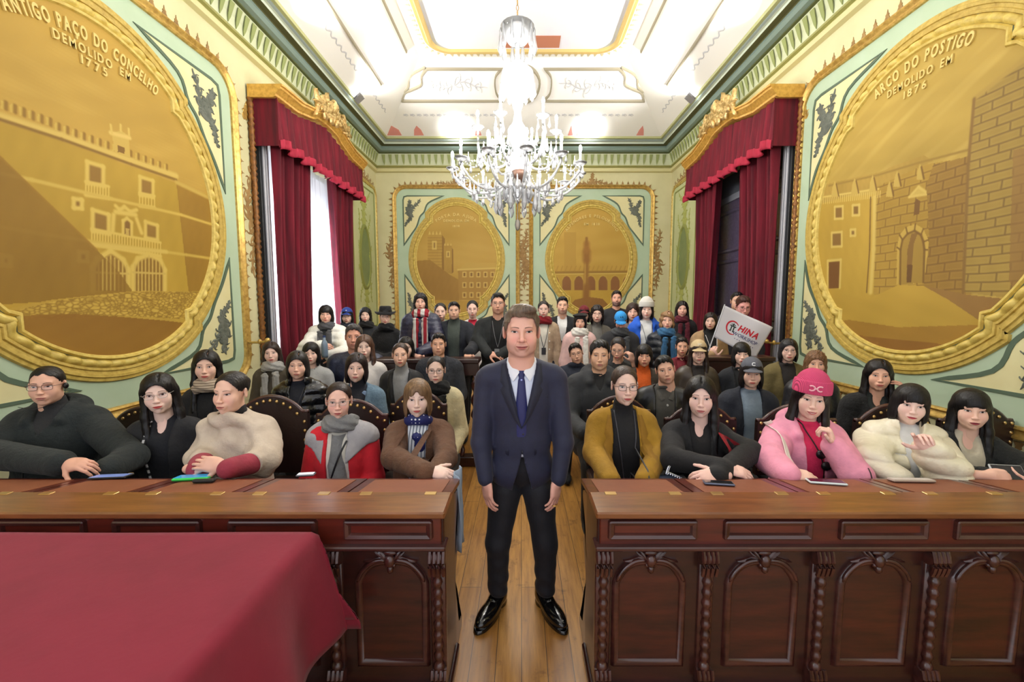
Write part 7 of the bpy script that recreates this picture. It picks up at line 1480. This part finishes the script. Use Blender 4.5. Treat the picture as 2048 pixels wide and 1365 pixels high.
bt = thing('water_bottle', 'clear and dark water bottle held by the woman in the white puffer', 'bottle', tuple(HP(650, 712, 4.62))); MB().lathe([(.001,0),(.032,.003),(.034,.03),(.034,.15),(.026,.18),(.014,.20),(.014,.23),(.001,.23)], tuple(HP(650, 716, 4.62)), 14).build('bottle_body', mat('bottle_plastic', (120,140,160), .15, coat=.5), bt, smooth=True); MB().lathe([(.001,0),(.016,0),(.016,.02),(.001,.02)], tuple(HP(650, 716, 4.62)+np.array([0,0,.225])), 12).build('cap', mat('bottle_cap', (40,60,110), .4), bt)
# green lace cable between receiver and phone
c0, c1 = surf(420, 962), surf(480, 958); tag(MB().tube(bez([c0+[0,0,.01], surf(440,955)+[0,0,.006], surf(462,962)+[0,0,.006], c1+[0,0,.006]], 6), .0015, 5).build('earphone_cable', mat('black_cable', (18,18,20), .5)), 'thin black earphone cable curling over the desk by the green phone', 'cable')
# key ring near the tablet phone
kr = tag(MB().tube([surf(262,950)+np.array([.012*math.cos(t), .006*math.sin(t), .006]) for t in np.linspace(0, 2*PI, 14)], .0022, 5).build('key_ring', mat('ring_steel', (210,200,180), .3, .9)), 'small metal key ring on a cord behind the tablet phone', 'key ring')
# quilted handbag with chain between the mustard coat and the long-haired woman
hb = thing('handbag', 'blue-grey handbag with a chrome chain strap beside the mustard coat', 'handbag', tuple(HP(1338, 960, 2.20))); c = HP(1340, 962, 2.2)
MB().bbox(c[0]-.10, c[0]+.10, c[1]-.04, c[1]+.04, c[2]-.14, c[2]+.028, .025).build('bag_body', mat('blue_grey_leather', (86,98,118), .4, kind='mottle', rgb2=(74,84,104), bump=.3), hb, smooth=True)
q = MB()
for i in range(24):
    t = i/23; p0 = HP(1334+18*t-4*math.sin(t*3), 948-30*t, 2.16) if i < 12 else HP(1336+2.3*(i-12), 946+.9*(i-12), 2.14); q.tube([p0+np.array([.007*math.cos(a), (.004 if i % 2 else .0)*math.cos(a), .005*math.sin(a)]) for a in np.linspace(0, 2*PI, 8)], .0018, 4, cap=False)
q.build('chain_strap', mat('chrome', (220,220,226), .2, .9), hb)
# blue cloth hanging at the desk end, shoe of the young man by the aisle
tag(MB().grid(np.array([[np.array([-.315+.018*math.sin(j*1.3+i*.4)+.012*i/6, 1.96+.10*j/7, .80-.36*i/6+.04*j/7]) for j in range(8)] for i in range(7)])).build('grey_blue_cloth', mat('grey_blue_cloth', (146,160,178), .8), None, smooth=True), 'grey-blue cloth hanging at the aisle end of the left desk', 'cloth').modifiers.new('s', 'SOLIDIFY').thickness = .006
# the white flag
def flag():
    A, B_, C_, D_ = HP(1449,611,4.45), HP(1545,655,4.40), HP(1512,720,4.42), HP(1427,674,4.47)   # top-left, top-right, bottom-right, bottom-left
    r = thing('flag', 'white flag reading CHINA WORKSHOP with a red and green emblem', 'flag', tuple((A+C_)/2))
    def at(u, v, o=0): # u right 0..1, v down 0..1
        p = (A*(1-u)+B_*u)*(1-v)+(D_*(1-u)+C_*u)*v; p = p.copy(); p[1] += .018*math.sin(u*6+v*2)*u-.0-o; return p
    g = np.array([[at(u, v) for v in np.linspace(0, 1, 16)] for u in np.linspace(0, 1, 30)]); o = MB().grid(g).build('flag_cloth', mat('white_flag_cloth', (228,226,234), .8), r, smooth=True); md = o.modifiers.new('s', 'SOLIDIFY'); md.thickness = .002
    W_ = np.linalg.norm(B_-A); H_ = np.linalg.norm(D_-A)
    def put(items, u0, v0, m, name, sh=0., o_=.004, ang=0):
        mb = MB()
        for V, Fc in items: mb.add([at(u0+(x+y*sh)/W_, v0-y/H_+x*ang/H_, o_+z*.3) for x, y, z in V], Fc)
        return mb.build(name, m, o)
    RED = mat('flag_red', (206,30,50), .7); NV = mat('flag_navy', (44,44,110), .7); GR = mat('flag_black_green', (16,44,40), .7)
    th = np.linspace(.75, 5.3, 30); mb = MB(); Rr = .066; W0 = .30; ct = at(W0, .50)
    V = []
    for t in th:
        w = .0085*(.4+.6*math.sin((t-.75)/4.55*PI)); V += [at(W0+(Rr-w)*math.cos(t)/W_, .50-(Rr-w)*math.sin(t)/H_, .004), at(W0+(Rr+w)*math.cos(t)/W_, .50-(Rr+w)*math.sin(t)/H_, .004)]
    mb.add(V, [(2*i, 2*i+2, 2*i+3, 2*i+1) for i in range(29)]); mb.build('red_c_ring', RED, o)
    mb = MB()
    for x0, x1, y0, y1 in ((-.034,.034,.012,.022),(-.006,.006,.012,.046),(-.024,.024,.030,.037),(-.020,-.008,-.040,.012),(.008,.020,-.040,.012),(-.028,-.018,-.040,-.030),(.018,.028,-.040,-.030)): mb.add([at(W0+x/W_, .50-y/H_, .005) for x, y in ((x0,y0),(x1,y0),(x1,y1),(x0,y1))], [(0,1,2,3)])
    mb.build('emblem_character', GR, o)
    put(text_mesh('HINA', .085, .002, bold=.003, spacing=.9), .615, .50, RED, 'china_lettering', .25, ang=-.0); put(text_mesh('WORKSHOP', .050, .002, spacing=.8), .60, .665, NV, 'workshop_lettering', .2)
    mb = MB()
    for i in range(9): mb.add([at(.40+i*.052, .75+.0*i, .005), at(.40+i*.052+.010, .75-.018, .005), at(.40+i*.052+.020, .75, .005), at(.40+i*.052+.010, .75+.018, .005)], [(0,1,2,3)])
    mb.build('star_row', NV, o)
    d = unit(A-D_); MB().tube([A+d*.01, D_-d*.28], .006, 8).build('flag_pole', mat('flag_pole', (206,206,210), .3, .4), r)
flag()
# ---------------------------------------------------------------- light and camera
def light(kind, name, loc, energy, rot=(0,0,0), color=(1,1,1), size=.1, **k):
    l = bpy.data.lights.new(name, kind); l.energy = energy; l.color = color
    if kind == 'AREA': l.size = size; l.shape = 'RECTANGLE' if 'size_y' in k else 'SQUARE'
    if 'size_y' in k: l.size_y = k['size_y']
    if kind in ('POINT', 'SPOT'): l.shadow_soft_size = size
    if kind == 'SPOT': l.spot_size = k.get('ang', 2.2); l.spot_blend = .8
    o = bpy.data.objects.new(name, l); C.objects.link(o); o.location = loc; o.rotation_euler = rot; return o
for i, (x, y, z) in enumerate(bulbs): light('POINT', 'bulb_light', (x, y, z+.05), 7, color=(1,.96,.90), size=.03)
light('POINT', 'stem_fill_light', (CHX, CHY-.12, zpx(335)), 14, color=(1,.97,.93), size=.05); light('POINT', 'stem_fill_light', (CHX, CHY-.1, zpx(118)), 9, color=(1,.97,.93), size=.05); light('POINT', 'stem_fill_light', (CHX, CHY, zpx(215)), 30, color=(1,.97,.93), size=.05)  # bowl and canopy lights have no bulb; added to whiten the crystal
for sg in (-1, 1):
    for Y_ in (1.6, 3.5, 5.4, 7.26):
        X_ = (LX+.54) if sg < 0 else (RX-.54); light('SPOT', 'cornice_flood_fill', (X_, Y_, 5.06), 120, (PI+0, sg*-.9, 0) if 0 else (PI, -sg*.75, 0), (1,.985,.96), .08, ang=2.6)  # farthest pair shines from the flood lamps; nearer ones added to brighten the ceiling
for X_ in (-1.3, 1.35): light('SPOT', 'cornice_flood_fill', (X_, BY-.70, 5.08), 40, (PI-.75, 0, 0), (1,.985,.96), .08, ang=2.6)  # hidden pair without lamps, added to brighten the back slope
light('AREA', 'window_daylight', (LX-.45, (WY0+WY1)/2, 1.9), 170, (0, -PI/2, 0), (.80,.88,1), 2.1, size_y=3.4)
light('AREA', 'near_window_daylight', (LX+.05, -.6, 2.3), 30, (0, -PI/2+.2, .9), (.72,.80,1), 1.3, size_y=2.4)
wd = bpy.data.worlds.new('world'); bpy.context.scene.world = wd; wd.use_nodes = True; bg = wd.node_tree.nodes['Background']; bg.inputs[0].default_value = (.96,.96,1,1); bg.inputs[1].default_value = .85
cam = bpy.data.cameras.new('camera'); co = bpy.data.objects.new('camera', cam); C.objects.link(co); co.location = (0, 0, H); co.rotation_euler = (PI/2-PIT, 0, 0)
cam.sensor_width = 36; cam.lens = F/2048*36; cam.shift_x = -(CX-1024)/2048; cam.clip_start = .05; bpy.context.scene.camera = co
sc = bpy.context.scene; sc.view_settings.view_transform = 'Standard'; sc.view_settings.look = 'None'; sc.view_settings.gamma = 1; sc.view_settings.exposure = .6; sc.view_settings.use_curve_mapping = False
cy = sc.cycles; cy.max_bounces = 6; cy.diffuse_bounces = 3; cy.glossy_bounces = 2; cy.transmission_bounces = 2; cy.transparent_max_bounces = 12; cy.sample_clamp_indirect = 6; cy.sample_clamp_direct = 0; cy.caustics_reflective = False; cy.caustics_refractive = False
try: cy.use_denoising = True; cy.denoiser = 'OPENIMAGEDENOISE'; cy.use_light_tree = True
except Exception: pass
